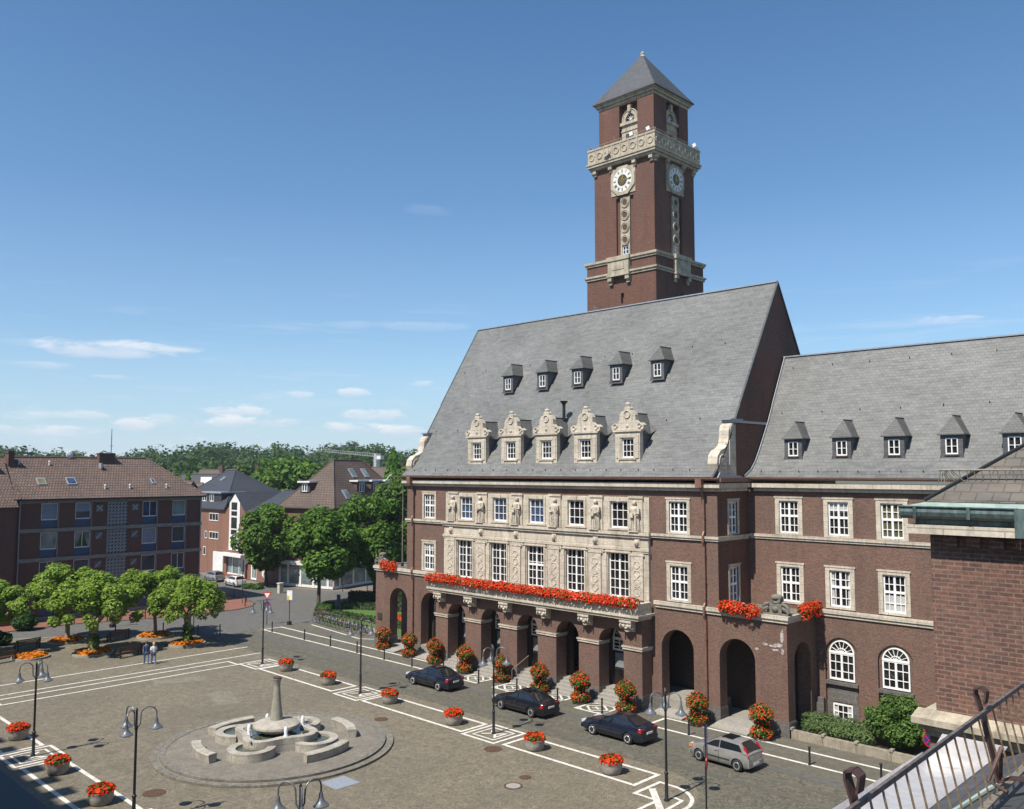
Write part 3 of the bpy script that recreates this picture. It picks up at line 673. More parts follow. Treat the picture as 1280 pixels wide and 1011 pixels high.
hcourse(b, HX0-.16, BX0-.02, YF-.05, ZU0, ZU1, .15); hcourse(b, BX1+.02, HX1+.16, YF-.05, ZU0, ZU1, .15); vcourse(b, HX1, YF-.05, YW, ZU0, ZU1, .15); b.box(HX0-.16, HX0-.002, YF, HB, ZU0, ZU1)
hb(b, 'string_course', 'stone')
b = MB()
hcourse(b, HX0-.42, HX1+.42, YF, 14.2, 14.72, .42); vcourse(b, HX1, YF, YW-.4, 14.2, 14.72, .42); b.box(HX0-.42, HX0-.002, YF, HB, 14.3, 14.72)
hcourse(b, HX1+.42, WX1, YW, 14.2, 14.72, .4)
hb(b, 'cornice', 'stone')
def gutter(x0, x1, y, z, r=.15):
    g = MB(); pts = [(y+.26, z+.02)]+[(y+.05-r*cos(a)*1.0, z-r*sin(a)) for a in [PI*i/8 for i in range(0, 7)]]+[(y+.26, z-r)]
    g.extr(pts, 'x', x0, x1); return g
hb(gutter(HX0-.55, HX1+.45, YF-.58, 15.05), 'gutter', 'copper'); hb(gutter(HX1+.46, WX1, YW-.52, 15.05), 'gutter', 'copper')
g = MB(); g.box(HX1+.2, HX1+.55, YF-.4, YW-.3, 14.8, 15.05); hb(g, 'gutter', 'copper')
for px_ in (HX0+.9, HX1-.9):
    d = MB(); d.box(px_-.22, px_+.22, YF-.75, YF-.35, 14.45, 15.0)
    d.tube([(px_, YF-.5, 14.5), (px_, YF-.3, 14.1), (px_, YF-.16, 13.8), (px_, YF-.16, ZU1+.3), (px_, YF-.3, ZU1+.05), (px_, YF-.3, ZU0-.1), (px_, YF-.16, ZU0-.35), (px_, YF-.16, ZL1+.25), (px_, YF-.3, ZL1), (px_, YF-.3, ZL0-.1), (px_, YF-.14, ZL0-.4), (px_, YF-.14, .1)], .075, 8)
    for z in (2.5, 5, 8.5, 10.2, 12.6): d.lathe([(.1, -.05), (.1, .05)], (px_, YF-.15, z), 8)
    hb(d, 'downpipe', 'copper')
# ---- main roof
b = MB(); RX0, RX1 = HX0-.22, HX1-.02
pp = prof+back
for (y0, z0), (y1, z1) in zip(pp, pp[1:]): b.quad((RX0, y0, z0), (RX1, y0, z0), (RX1, y1, z1), (RX0, y1, z1))
for x in (RX0, RX1):
    for (y0, z0), (y1, z1) in zip(pp, pp[1:]): b.quad((x, y0, z0), (x, y1, z1), (x, y1, z1-.22), (x, y0, z0-.22))
hb(b, 'roof', 'slate')
b = MB(); b.box(RX0-.03, RX1+.03, 56.8, 57.0, 28.86, 28.95)
hb(b, 'ridge_cap', 'lead')
b = MB()
for (y0, z0), (y1, z1) in zip(pp, pp[1:]):
    for x in (RX1+.03, RX0-.03): b.beam((x, y0, z0-.05), (x, y1, z1-.05), .1, .14, up=(1, 0, 0))
hb(b, 'verge', 'slate_dark')
# ---- wing: wall, roof
b = MB(); holes = []; wing_x = [-26.42, -23.2, -19.98, -16.76, -13.54, -10.3]
for cx in wing_x: holes += [(rect(cx-.64, cx+.64, 11.55, 13.6), .2), (rect(cx-.64, cx+.64, 7.25, 9.45), .2)]
arx = [-23.25, -20.05, -16.85, -13.65, -10.4]
for cx in arx: holes.append((arch_pts(cx, 1.02, .0, 4.42)[0:1] and arch_pts(cx, 1.02, .3, 4.42), .14))
Tw = lambda u, v, d: (u, YW+d, v)
b.wall([(HX1, 0), (HX1, ZC), (WX1, ZC), (WX1, 0)], holes, Tw); 
for cx in arx: b.extr([(p[0], p[1]) for p in arch_pts(cx, 1.0, .31, 4.42)], 'y', YW+.14, YW+.3)
hb(b, 'wing_wall', 'brick')
gl = ['glass', 'glass', 'glass_yel', 'glass', 'glass', 'glass']; gl2 = ['glass', 'glass', 'glass', 'glass', 'glass', 'glass']
for i, cx in enumerate(wing_x):
    hwin(cx, YW+.12, 11.55, 0, 1.28, 2.05, trans=1.1, sur=(.28, .05, False, .27, .1), glass=gl[i]); hwin(cx, YW+.12, 7.25, 0, 1.28, 2.2, trans=1.2, sur=(.27, .05, False, .27, .1), glass=gl2[i])
for cx in arx:
    arch_window(hall, cx, YW+.09, 2.9, 0, 1.56, 1.6, hall_o)
    hwin(cx, YW+.08, .55, 0, 1.2, .95, cols=4, rows=2, mull=False)
    s = MB(); s.box(cx-1.0, cx+1.0, YW-.1, YW+.135, 2.62, 2.82); s.box(cx-.9, cx+.9, YW+.1, YW+.136, 1.6, 2.6)
    s.box(cx-.98, cx-.61, YW+.06, YW+.136, .32, 1.59); s.box(cx+.61, cx+.98, YW+.06, YW+.136, .32, 1.59); hb(s, 'window_sill', 'plinth')
b = MB(); b.box(PX1+.1, WX1, YW-.06, YW-.002, 0, .5)
b.box(PX1+.05, PX1+.5, YW-.3, YW-.07, 0, 1.75); hb(b, 'wing_plinth', 'plinth')
b = MB(); hcourse(b, HX1+.16, WX1, YW, ZU0+.05, ZU1+.05, .15); hcourse(b, PX1+.21, WX1, YW, ZL0+.1, ZL1+.08, .18); hb(b, 'wing_string_course', 'stone')
wprof = [(51.55, 15.08), (52.4, 15.5), (53.0, 16.05), (53.6, 16.85), (54.86, 18.75), (57.5, 23.45)]
b = MB(); WX0 = HX1+.03
for (y0, z0), (y1, z1) in zip(wprof, wprof[1:]): b.quad((WX0, y0, z0), (WX1, y0, z0), (WX1, y1, z1), (WX0, y1, z1))
b.quad((WX0, 57.5, 23.45), (WX1, 57.5, 23.45), (WX1, 63.4, 15), (WX0, 63.4, 15))
hb(b, 'wing_roof', 'slate')
b = MB(); b.box(WX0, WX1, 57.4, 57.6, 23.46, 23.55)
for (y0, z0), (y1, z1) in zip(wprof, wprof[1:]): b.beam((WX0+.12, y0, z0+.03), (WX0+.12, y1, z1+.03), .24, .05, up=(1, 0, 0))
hb(b, 'roof_flashing', 'lead')
# snow hooks on the roofs
b = MB()
def roofz(y, pr):
    for (y0, z0), (y1, z1) in zip(pr, pr[1:]):
        if y0 <= y <= y1: return z0+(z1-z0)*(y-y0)/(y1-y0)
for y, st in ((48.2, 1.4), (50.7, 2.6), (54.1, 2.6)):
    x = HX0+1
    while x < HX1-.5:
        if not (y in (53.2,) and False): b.beam((x, y, roofz(y, prof)), (x, y-.08, roofz(y, prof)+.12), .045, .045)
        x += st*(1+.1*sin(x*7))
for y, st in ((52.2, 1.3), (55.2, 2.8), (57.0, 2.8)):
    x = HX1+1
    while x < -9: b.beam((x, y, roofz(y, wprof)), (x, y-.08, roofz(y, wprof)+.12), .045, .045); x += st*(1+.1*sin(x*5))
o = hb(b, 'snow_hooks', 'rust')
# ---- parapet blocks with volutes at the feet of the gables
def volute(n=26):
    """S scroll outline in (y,z), big coil at the foot, small coil at the head"""
    pts = []
    c0 = (48.78, 16.05); r0 = .72
    for i in range(15):
        a = R(-70)-R(250)*i/14; pts.append((c0[0]+r0*cos(a), c0[1]+r0*sin(a)))
    return pts
for sx_, x in ((1, HX1), (-1, HX0)):
    xa, xb = (x-.62, x+.03) if sx_ > 0 else (x-.27, x+.4)
    b = MB(); b.extr([(49.5, 14.9), (54.95, 14.9), (54.95, 18.62), (50.55, 18.62), (50.3, 17.6), (49.6, 16.6)], 'x', xa+.1, xb); hb(b, 'gable_parapet', 'brick_tower')
    b = MB(); b.box(xa-.08, xb+.08, 50.2, 55.0, 18.64, 18.8); b.box(xa-.1, xb+.1, 50.0, 51.5, 18.81, 18.9); hb(b, 'parapet_coping', 'lead')
    b = MB()
    out = [(49.25, 15.15), (48.75, 15.2), (48.4, 15.5), (48.25, 15.95), (48.35, 16.45), (48.72, 16.8), (49.2, 16.95), (49.55, 17.2), (49.68, 17.6), (49.72, 18.1), (49.9, 18.45), (50.25, 18.62), (50.6, 18.55), (50.6, 15.15)]
    b.extr(out, 'x', xa, xb+.05)
    for xs in (xb+.05, xa-.06):
        for cc, rr in (((48.95, 16.05), .55), ((50.15, 18.2), .3)):
            P = [(xs, cc[0]+rr*(1-t/26)*cos(t*.55), cc[1]+rr*(1-t/26)*sin(t*.55)) for t in range(24)]
            b.tube(P, .055, 5)
    b.lathe([(.28, -.03), (.28, .03)], (xb+.06, 48.95, 16.05), 12, axis='x')
    b.box(xb+.02, xb+.09, 49.75, 50.5, 15.3, 17.5)
    hb(b, 'volute', 'stone')
    b = MB(); b.extr([(48.2, 15.05), (51.5, 15.05), (51.0, 15.18), (48.5, 15.4)], 'x', xa-.12, xb+.12); hb(b, 'volute_base', 'lead')
# ---- stone bay of the centre
YBAY = YF-.25
b = MB()
Tb = lambda u, v, d: (u, YBAY+d, v)
hs = [(rect(cx-.87, cx+.87, 6.9, 9.92), .3) for cx in BAYX]
b.wall(rect(BX0, BX1, 6.5, 10.99), hs, Tb)
for x in (BX0, BX1): b.quad((x, YBAY, 6.5), (x, YF-.01, 6.5), (x, YF-.01, 10.99), (x, YBAY, 10.99))
hs = [(rect(cx-.74, cx+.74, 11.58, 13.4), .36) for cx in BAYX]
Tb2 = lambda u, v, d: (u, YF-.1+d, v)
b.wall(rect(BX0+.02, BX1-.02, 11.2, 13.72), hs, Tb2)
for x in (BX0+.02, BX1-.02): b.quad((x, YF-.1, 11.2), (x, YF-.01, 11.2), (x, YF-.01, 13.72), (x, YF-.1, 13.72))
b.quad((BX0, YF-.1, 13.72), (BX1, YF-.1, 13.72), (BX1, YF, 13.72), (BX0, YF, 13.72))
hb(b, 'stone_bay', 'stone')
b = MB()
b.box(BX0-.18, BX1+.18, YBAY-.22, YF-.06, 11.17, 11.38); b.box(BX0-.1, BX1+.1, YBAY-.13, YF-.06, 11.0, 11.168)
b.box(BX0-.08, BX1+.08, YBAY-.1, YBAY-.003, 10.12, 10.3); b.box(BX0-.04, BX1+.04, YBAY-.06, YBAY-.003, 10.0, 10.118)
hb(b, 'bay_entablature', 'stone')
PIERX = [XC+3.88*(k+.5) for k in range(-3, 3)]
rng = random.Random(4)
for i, px_ in enumerate(PIERX):
    if i == 0: px_ += .3
    if i == 5: px_ -= .3
    b = MB(); b.box(px_-.5, px_+.5, YBAY-.1, YBAY-.003, 6.9, 9.98); b.box(px_-.6, px_+.6, YBAY-.13, YBAY-.101, 9.8, 9.97)
    z = 7.4
    while z < 9.6:
        t = rng.random()
        if t < .55: b.lathe([(.001, -.13), (.16, -.12), (.2, -.1), (.21, -.0)], (px_+rng.uniform(-.08, .08), YBAY-.0, z), 9, axis='y'); b.tube([(px_+.28*cos(a), YBAY-.11, z+.28*sin(a)) for a in [i_*PI/6 for i_ in range(12)]], .035, 4)
        else:
            for s_ in (-1, 1): b.tube([(px_, YBAY-.11, z-.25), (px_+s_*.25, YBAY-.11, z-.05), (px_+s_*.2, YBAY-.11, z+.18), (px_+s_*.05, YBAY-.11, z+.22)], .04, 4)
        z += .6
    hb(b, 'carved_pilaster', 'stone_carved')
    h = MB(); h.ball((px_, YBAY-.12, 10.68), .2, 8, 6, (.9, .8, 1.15)); h.ball((px_, YBAY-.25, 10.64), .06, 6, 4); h.box(px_-.22, px_+.22, YBAY-.06, YBAY-.003, 10.4, 10.95); hb(h, 'carved_head', 'stone_carved')
for cx in BAYX:
    b = MB()   # window architraves, stepped
    for t, p in ((.36, .06), (.2, .1)):
        b.box(cx-.87-t, cx-.87-t+.14, YBAY-p, YBAY-.003, 6.9, 9.92+t-.2); b.box(cx+.87+t-.14, cx+.87+t, YBAY-p, YBAY-.003, 6.9, 9.92+t-.2)
    b.box(cx-1.3, cx+1.3, YBAY-.14, YBAY-.003, 9.93, 10.0-.003)
    hb(b, 'architrave', 'stone')
    hwin(cx, YBAY+.24, 6.9, 0, 1.74, 3.02, cols=4, rows=5, trans=1.62 if abs(cx-XC) < 1 else None, fr=.08)
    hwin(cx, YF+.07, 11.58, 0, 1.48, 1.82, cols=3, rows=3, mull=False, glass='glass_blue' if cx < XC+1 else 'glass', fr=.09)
    b = MB()
    b.box(cx-.95, cx-.76, YF-.16, YF-.103, 11.562, 13.418); b.box(cx+.76, cx+.95, YF-.16, YF-.103, 11.562, 13.418); b.box(cx-.95, cx+.95, YF-.16, YF-.103, 13.42, 13.62); b.box(cx-1.0, cx+1.0, YF-.2, YF-.103, 11.45, 11.56); b.box(cx-.15, cx+.15, YF-.22, YF-.161, 13.4, 13.66)
    hb(b, 'architrave', 'stone')
# relief figures between upper windows
def figure_mb(seed):
    r = random.Random(seed); b = MB(); dx = r.uniform(-.06, .06); wide = r.uniform(.9, 1.12)
    H = 1.98; y = -.12
    P = [(.30, .0), (.34, .12), (.31, .5), (.29, .85), (.24, 1.12), (.31, 1.38), (.33, 1.52), (.2, 1.62), (.09, 1.67), (.085, 1.74)]
    rings = []
    for (rw, z) in P:
        ph = r.uniform(0, 6); rings.append([(dx*z+wide*rw*cos(a)*(1+.09*sin(5*a+ph*.2)), y+.2*rw/.3*sin(a)*(1+.09*sin(5*a)), z) for a in [2*PI*k/18 for k in range(18)]])
    b.loft(rings); hx = dx*1.8
    b.ball((hx, y-.04, 1.86), .135, 10, 8, (.9, 1, 1.2)); b.ball((hx, y-.18, 1.85), .03, 5, 4)
    b.ball((hx, y+.0, 1.91), .15, 10, 6, (1, 1, .9))
    s1 = r.choice((-1, 1))
    b.tube([(dx+s1*.32, y-.05, 1.5), (dx+s1*.4, y-.14, 1.18), (dx+s1*.15, y-.27, 1.0+r.uniform(0, .2)), (dx-s1*.05, y-.29, 1.08)], [.1, .085, .065, .05], 7)
    b.tube([(dx-s1*.32, y-.05, 1.5), (dx-s1*.39, y-.12, 1.15), (dx-s1*.26, y-.26, .85+r.uniform(0, .45))], [.1, .085, .06], 7)
    for k in range(4): xx = r.uniform(-.22, .22); b.tube([(xx, y-.18, 1.1), (xx*1.25+r.uniform(-.05, .05), y-.23, .55), (xx*1.3, y-.22, .05)], .032, 5)
    k = r.randrange(3)
    if k == 0: b.tube([(dx+.36, y-.24, .1), (dx+.36, y-.24, 1.5)], .03, 6)
    elif k == 1: b.lathe([(.02, -.12), (.16, -.1), (.16, .1), (.02, .12)], (dx-.05, y-.3, 1.05), 8)
    else: b.box(dx-.2, dx+.1, y-.36, y-.26, .9, 1.2)
    b.box(-.4, .4, y-.24, .1, -.06, 0)
    return b
for i, px_ in enumerate(PIERX):
    if i == 0: px_ += .45
    if i == 5: px_ -= .45
    b = MB(); b.box(px_-.56, px_+.56, YF-.2, YF-.103, 11.4, 13.75); b.box(px_-.62, px_+.62, YF-.26, YF-.103, 13.64, 13.79); hb(b, 'figure_panel', 'stone')
    figure_mb(20+i).build('relief_figure', M['stone_carved'], hall, (px_-XC, -.2, 11.46), smooth=50, fixn=True)
# ---- balcony, consoles, arcade piers
b = MB()
Ta = lambda u, v, d: (u, YP+d, v)
an = [arch_pts(cx, 1.05, 0, 3.92) for cx in BAYX]
b.wall(notches(BX0, BX1, 0, an, [(BX1, ZB), (BX0, ZB)]), [], Ta)
b.wall(notches(BX0, BX1, 0, an, [(BX1, ZB), (BX0, ZB)]), [], lambda u, v, d: (u, YP+1.1, v))
for a in an: b.reveal(a, Ta, 0, 1.1)
for x in (BX0, BX1): b.quad((x, YP, 0), (x, YF, 0), (x, YF, ZB), (x, YP, ZB))
hb(b, 'arcade', 'brick')
b = MB()
for k in range(6):
    x0 = BX0-.04 if k == 0 else PIERX[k]-.89-.04; x1 = BX1+.04 if k == 5 else PIERX[k]+.89+.04
    x0 = max(x0, BX0-.04); x1 = min(x1, BX1+.04)
    b.box(x0, x1, YP-.05, YP+1.12, 0, .82); b.box(x0+.02, x1-.02, YP-.03, YP+1.11, .82, .88)
hb(b, 'pier_plinth', 'plinth')
b = MB()
for k in range(6):
    x0 = max(PIERX[k]-.89, BX0)-.06; x1 = min(PIERX[k]+.89, BX1)+.06
    b.box(x0-.05, x1+.05, YP-.13, YP+1.14, 3.88, 3.97); b.box(x0, x1, YP-.08, YP+1.13, 3.72, 3.879)
hb(b, 'impost', 'stone')
BLY = 46.42
b = MB()
b.box(BX0-.3, BX1+.3, BLY, YF-.01, 5.96, 6.12); b.box(BX0-.22, BX1+.22, BLY+.1, YF-.26, 5.78, 5.958)
b.box(BX0-.2, BX1+.2, BLY+.06, BLY+.3, 6.121, 6.86); b.box(BX0-.2, BX0+.04, BLY+.301, YF-.26, 6.121, 6.86); b.box(BX1-.04, BX1+.2, BLY+.301, YF-.26, 6.121, 6.86)
for x in PIERX: b.box(x-.4, x+.4, BLY+.03, BLY+.058, 6.16, 6.84)
hb(b, 'balcony', 'stone')
for i, px_ in enumerate(PIERX):
    if i == 0: px_ += .25
    if i == 5: px_ -= .3
    b = MB(); b.box(px_-.48, px_+.48, BLY+.15, YP-.003, 5.56, 5.775)
    b.extr([(BLY+.2, 5.558), (YP-.003, 5.558), (YP-.003, 4.95), (YP-.12, 4.95), (BLY+.42, 5.2), (BLY+.25, 5.35)], 'x', px_-.4, px_+.4)
    for s_ in (-1, 1):
        b.ball((px_+s_*.18, BLY+.27, 5.35), .13, 8, 5); b.tube([(px_+s_*.42, BLY+.3+.15*cos(a), 5.35+.15*sin(a)) for a in [k*PI/5 for k in range(10)]], .05, 5)
    b.ball((px_, BLY+.3, 5.22), .11, 8, 5, (1.2, 1, .8)); b.tube([(px_-.25, BLY+.45, 5.06), (px_, BLY+.36, 5.0), (px_+.25, BLY+.45, 5.06)], .07, 6)
    hb(b, 'console', 'stone_carved')
# steps at the arches
for cx in BAYX:
    b = MB()
    for k in range(5): b.box(cx-1.04, cx+1.04, 46.45+.36*k, YF+.8, .158*k+.016, .158*(k+1)+.015)
    hb(b, 'entrance_steps', 'concrete')
r_ = MB(); x = BAYX[2]+.9
for px_ in (BAYX[2]-.9, BAYX[0]+.9):
    r_.tube([(px_, 46.5, .95), (px_, 48.3, 1.7)], .03, 6); r_.tube([(px_, 46.5, 0.1), (px_, 46.5, .9)], .025, 6); r_.tube([(px_, 48.2, .8), (px_, 48.2, 1.68)], .025, 6)
hb(r_, 'handrail', 'galv')
for cx, xo in ((AR, 0), (PR, 0), (PL, 0), (AL, 0)):
    b = MB(); b.extr([(46.95, .02), (YF+.9, .02), (YF+.9, .23), (47.8, .21), (47.35, .14), (46.95, .1)], 'x', cx-1.15, cx+1.35 if cx == PR else cx+1.15); hb(b, 'stone_ramp', 'concrete')
o = MB().box(PX0+.35, PX0+1.0, YF-.07, YF-.003, 2.25, 2.8); hb(o, 'plaque', 'bronze')
# ---- dormers
def slate_dormer(x, y, zb, w, h, rise, rearz, pr, cap=True):
    """small slate-hung dormer with a little hipped roof; front face at y, foot on the roof at zb"""
    loc = (x-XC, y-YF, zb); hw = w/2
    yb = None
    for (y0, z0), (y1, z1) in zip(pr, pr[1:]):
        if z0 <= zb+h <= z1: yb = y0+(zb+h-z0)*(y1-y0)/(z1-z0)
        if z0 <= zb+h+rise <= z1: yt = y0+(zb+h+rise-z0)*(y1-y0)/(z1-z0)
    key = ('sd', w, h, rise, round(yb-y, 2))
    L = yb-y; Lt = yt-y
    b = MB()
    b.wall(rect(-hw, hw, 0, h), [(rect(-hw*.56, hw*.56, h*.18, h*.84), .1)], lambda u, v, d: (u, d, v))
    for s_ in (-1, 1):
        # cheeks flare out slightly at the foot like swept slating
        b.poly([(s_*hw, 0, 0), (s_*hw, 0, h), (s_*hw, L, h)]); b.poly([(s_*hw, 0, .3), (s_*(hw+.07), -.04, -.02), (s_*hw, 0, -.02)])
    o = b.build('dormer', M['slate_cheek'], hall, loc)
    e = .14; b = MB()
    A, B_, C, D = (-hw-e, -e, h-.02), (hw+e, -e, h-.02), (hw+e, L+.1, h-.02), (-hw-e, L+.1, h-.02); P = (0, hw*.72, h+rise); Q = (0, Lt+.1, h+rise)
    b.poly([A, B_, P]); b.poly([B_, C, Q, P]); b.poly([A, P, Q, D]); b.poly([A, D, C, B_])
    for a, c in ((A, B_), (B_, C), (A, D)): b.beam(a, c, .04, .05)
    # swept valley slating either side
    for s_ in (-1, 1): b.poly([(s_*(hw+e), L+.06, h-.02), (s_*(hw+e+.2), L+.3, h+.2), (0, Lt+.12, h+rise)])
    b.build('dormer_roof', M['slate_dormer'], o)
    fin = MB(); fin.beam((0, P[1]-.05, P[2]), (0, Q[1], Q[2]+.02), .07, .06); fin.build('ridge_lead', M['slate_dark'], o)
    wf = win_frame(w*.56, h*.66, 2, 2, None, True, .03, .06, .06).build('window_frame', M['white'], o, (0, .06, h*.18)); 
    MB().box(-w*.27, w*.27, .09, .1, h*.18+.02, h*.84-.02).build('window_glass', M['glass'], o)
    MB().box(-hw*.64, hw*.64, -.06, .02, h*.18-.08, h*.18-.002).build('sill', M['rust'], o)
    return o
ux = [-51.85, -47.9, -44.15, -40.32, -36.55]
zu = 22.1; yu = 52.4
for x in ux: slate_dormer(x-.0, yu, 22.02, 1.16, 1.48, 1.02, 0, prof)
for x in (-26.55, -23.33, -20.13, -16.9, -13.67, -10.45): slate_dormer(x, 53.15, 16.2, 1.2, 1.4, 1.1, 0, wprof)
def stone_dormer(x, y, zb):
    loc = (x-XC, y-YF, zb); hw, h = 1.06, 2.5
    g = [(-hw-.12, h), (-hw-.3, h+.14), (-hw-.32, h+.38), (-hw-.1, h+.55), (-hw+.2, h+.55), (-hw+.36, h+.72), (-hw+.38, h+1.1), (-.5, h+1.36), (-.28, h+1.42), (-.26, h+1.58), (-.12, h+1.72), (0, h+1.76)]
    g = g+[(-p[0], p[1]) for p in g[::-1][1:]]
    b = MB(); b.wall([(-hw, -.15), (-hw, h)]+g+[(hw, h), (hw, -.15)], [(rect(-.5, .5, .62, 1.98), .22)], lambda u, v, d: (u, d, v))
    b2 = [(-hw, -.15), (-hw, h)]+g+[(hw, h), (hw, -.15)]
    b.reveal(b2, lambda u, v, d: (u, d, v), 0, .38); b.wall(b2, [(rect(-.5, .5, .62, 1.98), .01)], lambda u, v, d: (u, .38+d, v))
    b.box(-hw-.16, hw+.16, -.1, -.003, h-.06, h+.06); b.box(-hw+.1, -.62, -.05, -.003, .612, 2.018); b.box(.62, hw-.1, -.05, -.003, .612, 2.018); b.box(-hw+.1, hw-.1, -.05, -.003, 2.02, 2.2); b.box(-.75, .75, -.1, -.003, .5, .61); b.box(-.62, .62, -.04, -.003, .15, .42)
    for s_ in (-1, 1): b.tube([(s_*(hw-.02)+.2*cos(a)*(1-t*.05), -.03, h+.32+.2*sin(a)*(1-t*.05)) for t, a in enumerate([k*PI/5 for k in range(12)])], .05, 5)
    b.lathe([(.001, -.1), (.1, -.06), (.13, 0)], (0, 0, h+.35), 9, axis='y'); b.tube([(.25*cos(a), -.03, h+1.15+.25*sin(a)) for a in [k*PI/6 for k in range(13)]], .045, 5)
    b.ball((0, .1, h+1.8), .16, 8, 5, (1.2, 1, .8))
    o = b.build('dormer', M['stone'], hall, loc)
    r0 = y+.38
    def yat(z):
        for (y0, z0), (y1, z1) in zip(prof, prof[1:]):
            if z0 <= z <= z1: return y0+(z-z0)*(y1-y0)/(z1-z0)
    hs_, hr = 2.42, 3.75; L1 = yat(zb+hs_)-y; L2 = yat(zb+hr)-y; w2 = .98
    b = MB()
    for s_ in (-1, 1): b.poly([(s_*w2, .38, -.1), (s_*w2, .38, hs_), (s_*w2, L1, hs_)])
    split_build(b, .01, 'dormer_cheek', M['slate_cheek'], o)
    b = MB(); e = w2+.16
    for s_ in (-1, 1):
        b.quad((s_*e, .38, hs_-.1), (s_*e, L1, hs_-.1), (0, L2+.1, hr), (0, .38, hr)); b.quad((s_*e, .38, hs_-.18), (s_*e, L1, hs_-.18), (s_*e, L1, hs_-.1), (s_*e, .38, hs_-.1))
        b.poly([(s_*e, L1-.3, hs_-.1), (s_*(e+.3), L1+.25, hs_+.25), (0, L2+.15, hr)])
    b.build('dormer_roof', M['slate_dormer'], o)
    f = MB(); f.beam((0, .4, hr+.02), (0, L2+.1, hr+.02), .08, .06); f.build('ridge_lead', M['slate_dark'], o)
    win_frame(1.0, 1.36, 3, 3, None, False, .035, .08).build('window_frame', M['white'], o, (0, .16, .62)); MB().box(-.48, .48, .2, .21, .64, 1.96).build('window_glass', M['glass'], o)
    MB().box(-hw-.1, hw+.1, -.25, .0, -.2, -.05).build('foot_flashing', M['lead'], o)
for x in (-51.95, -48.05, -44.3, -40.5, -36.7): stone_dormer(x+.15, 48.72, 15.78)
b = MB(); b.tube([(-44.0, 50.6, 19.4), (-44.0, 50.6, 20.6)], .12, 8); b.lathe([(.1, 0), (.3, .25), (.32, .3), (.05, .32)], (-44.0, 50.6, 20.5), 10); hb(b, 'flue', 'iron')
# ------------------------------------------------------------------ CLOCK TOWER
TC = (-44.62, 62.3, 0)
tower = thing('clock_tower', 'tall dark brick clock tower with pyramid slate roof rising behind the town hall ridge', 'clock tower', TC)
def tb(mb, name, m, parent=None, **k):
    if name in ('stone_balcony', 'roundel', 'roof_hooks', 'roundel_strip', 'gallery_rail', 'floodlight'): return split_build(mb, .02, name.replace('hooks', 'hook'), M[m], parent or tower, **k)
    return mb.build(name, M[m], parent or tower, **k)
# all in local coordinates round the tower axis; side k: 0 front (-y), 1 right (+x), 2 back, 3 left
def side(k, hx, hy):
    def T(u, v, d):
        if k == 0: return (u, -hy+d, v)
        if k == 1: return (hx-d, u, v)
        if k == 2: return (-u, hy-d, v)
        return (-hx+d, -u, v)
    return T, (hx if k % 2 == 0 else hy)
def sbox(b, T, u0, u1, v0, v1, d0, d1):
    P = [T(u, v, d) for d in (d0, d1) for v in (v0, v1) for u in (u0, u1)]
    b.add(P, [(0, 1, 3, 2), (4, 6, 7, 5), (0, 4, 5, 1), (2, 3, 7, 6), (0, 2, 6, 4), (1, 5, 7, 3)])
def ring(b, hx, hy, z0, z1, p):
    b.box(-hx-p, hx+p, -hy-p, hy+p, z0, z1)
BHX, BHY = 3.66, 3.58
b = MB()
for k in range(4):
    T, h = side(k, BHX, BHY); b.wall(rect(-h, h, 12, 33.2), [(rect(-.15+.2, .15+.2, 29.6, 30.5), .3)], T)
    sbox(b, T, -.1+.05, .35, 29.6, 30.5, .25, .3)
tb(b, 'tower_base', 'brick_tower')
b = MB(); ring(b, BHX, BHY, 32.0, 32.2, .1); ring(b, BHX, BHY, 32.201, 32.36, .2); ring(b, BHX, BHY, 33.22, 33.4, .1); ring(b, BHX, BHY, 33.401, 33.6, .2)
tb(b, 'base_course', 'stone_tower')
b = MB()
for k in range(2):
    T, h = side(k, BHX, BHY)
    sbox(b, T, -1.1, 1.1, 32.1, 33.3, -.34, -.005); sbox(b, T, -1.2, 1.2, 33.3, 33.66, -.42, -.006); sbox(b, T, -1.18, 1.18, 31.95, 32.099, -.42, -.006); sbox(b, T, -.6, .6, 32.5, 33.1, -.38, -.341)
    for s_ in (-1, 1): sbox(b, T, s_*.92-.2, s_*.92+.2, 31.6, 31.949, -.36, -.005); sbox(b, T, s_*.92-.16, s_*.92+.16, 31.3, 31.599, -.2, -.005)
tb(b, 'stone_balcony', 'stone_tower')
SHX, SHY, SYC = 3.2, 3.02, 0.0
b = MB()
for k in range(4):
    T, h = side(k, SHX, SHY); b.wall(rect(-h, h, 33.4, 42.0), [(rect(-.8, 1.05, 33.62, 39.0), .2)], T)
    sbox(b, T, -.8, 1.05, 33.62, 39.0, .2, .22)
    for z in (): pass
tb(b, 'tower_shaft', 'brick_tower')
b = MB()
for k in range(2):
    T, h = side(k, SHX, SHY)
    sbox(b, T, -.12-.25, .62, 34.75, 39.2, .02, .199); 
    for z in (38.5, 37.4, 36.3, 35.2):
        for rr, dd in ((.42, -.02), (.3, 0)):
            n = 16; pts = [T(.12+rr*cos(2*PI*i/n), z+rr*sin(2*PI*i/n), dd) for i in range(n)]
            b.tube(pts+[pts[0]], .05, 5)
    sbox(b, T, -.38, -.22, 33.62, 34.749, .02, .199); sbox(b, T, .46, .62, 33.62, 34.749, .02, .199)
tb(b, 'roundel_strip', 'stone_tower')
b = MB()
for k in range(2):
    T, h = side(k, SHX, SHY)
    for z in (38.5, 37.4, 36.3, 35.2): b.poly([T(.12+.27*cos(2*PI*i/16), z+.27*sin(2*PI*i/16), .012) for i in range(16)])
tb(b, 'roundel', 'rust')
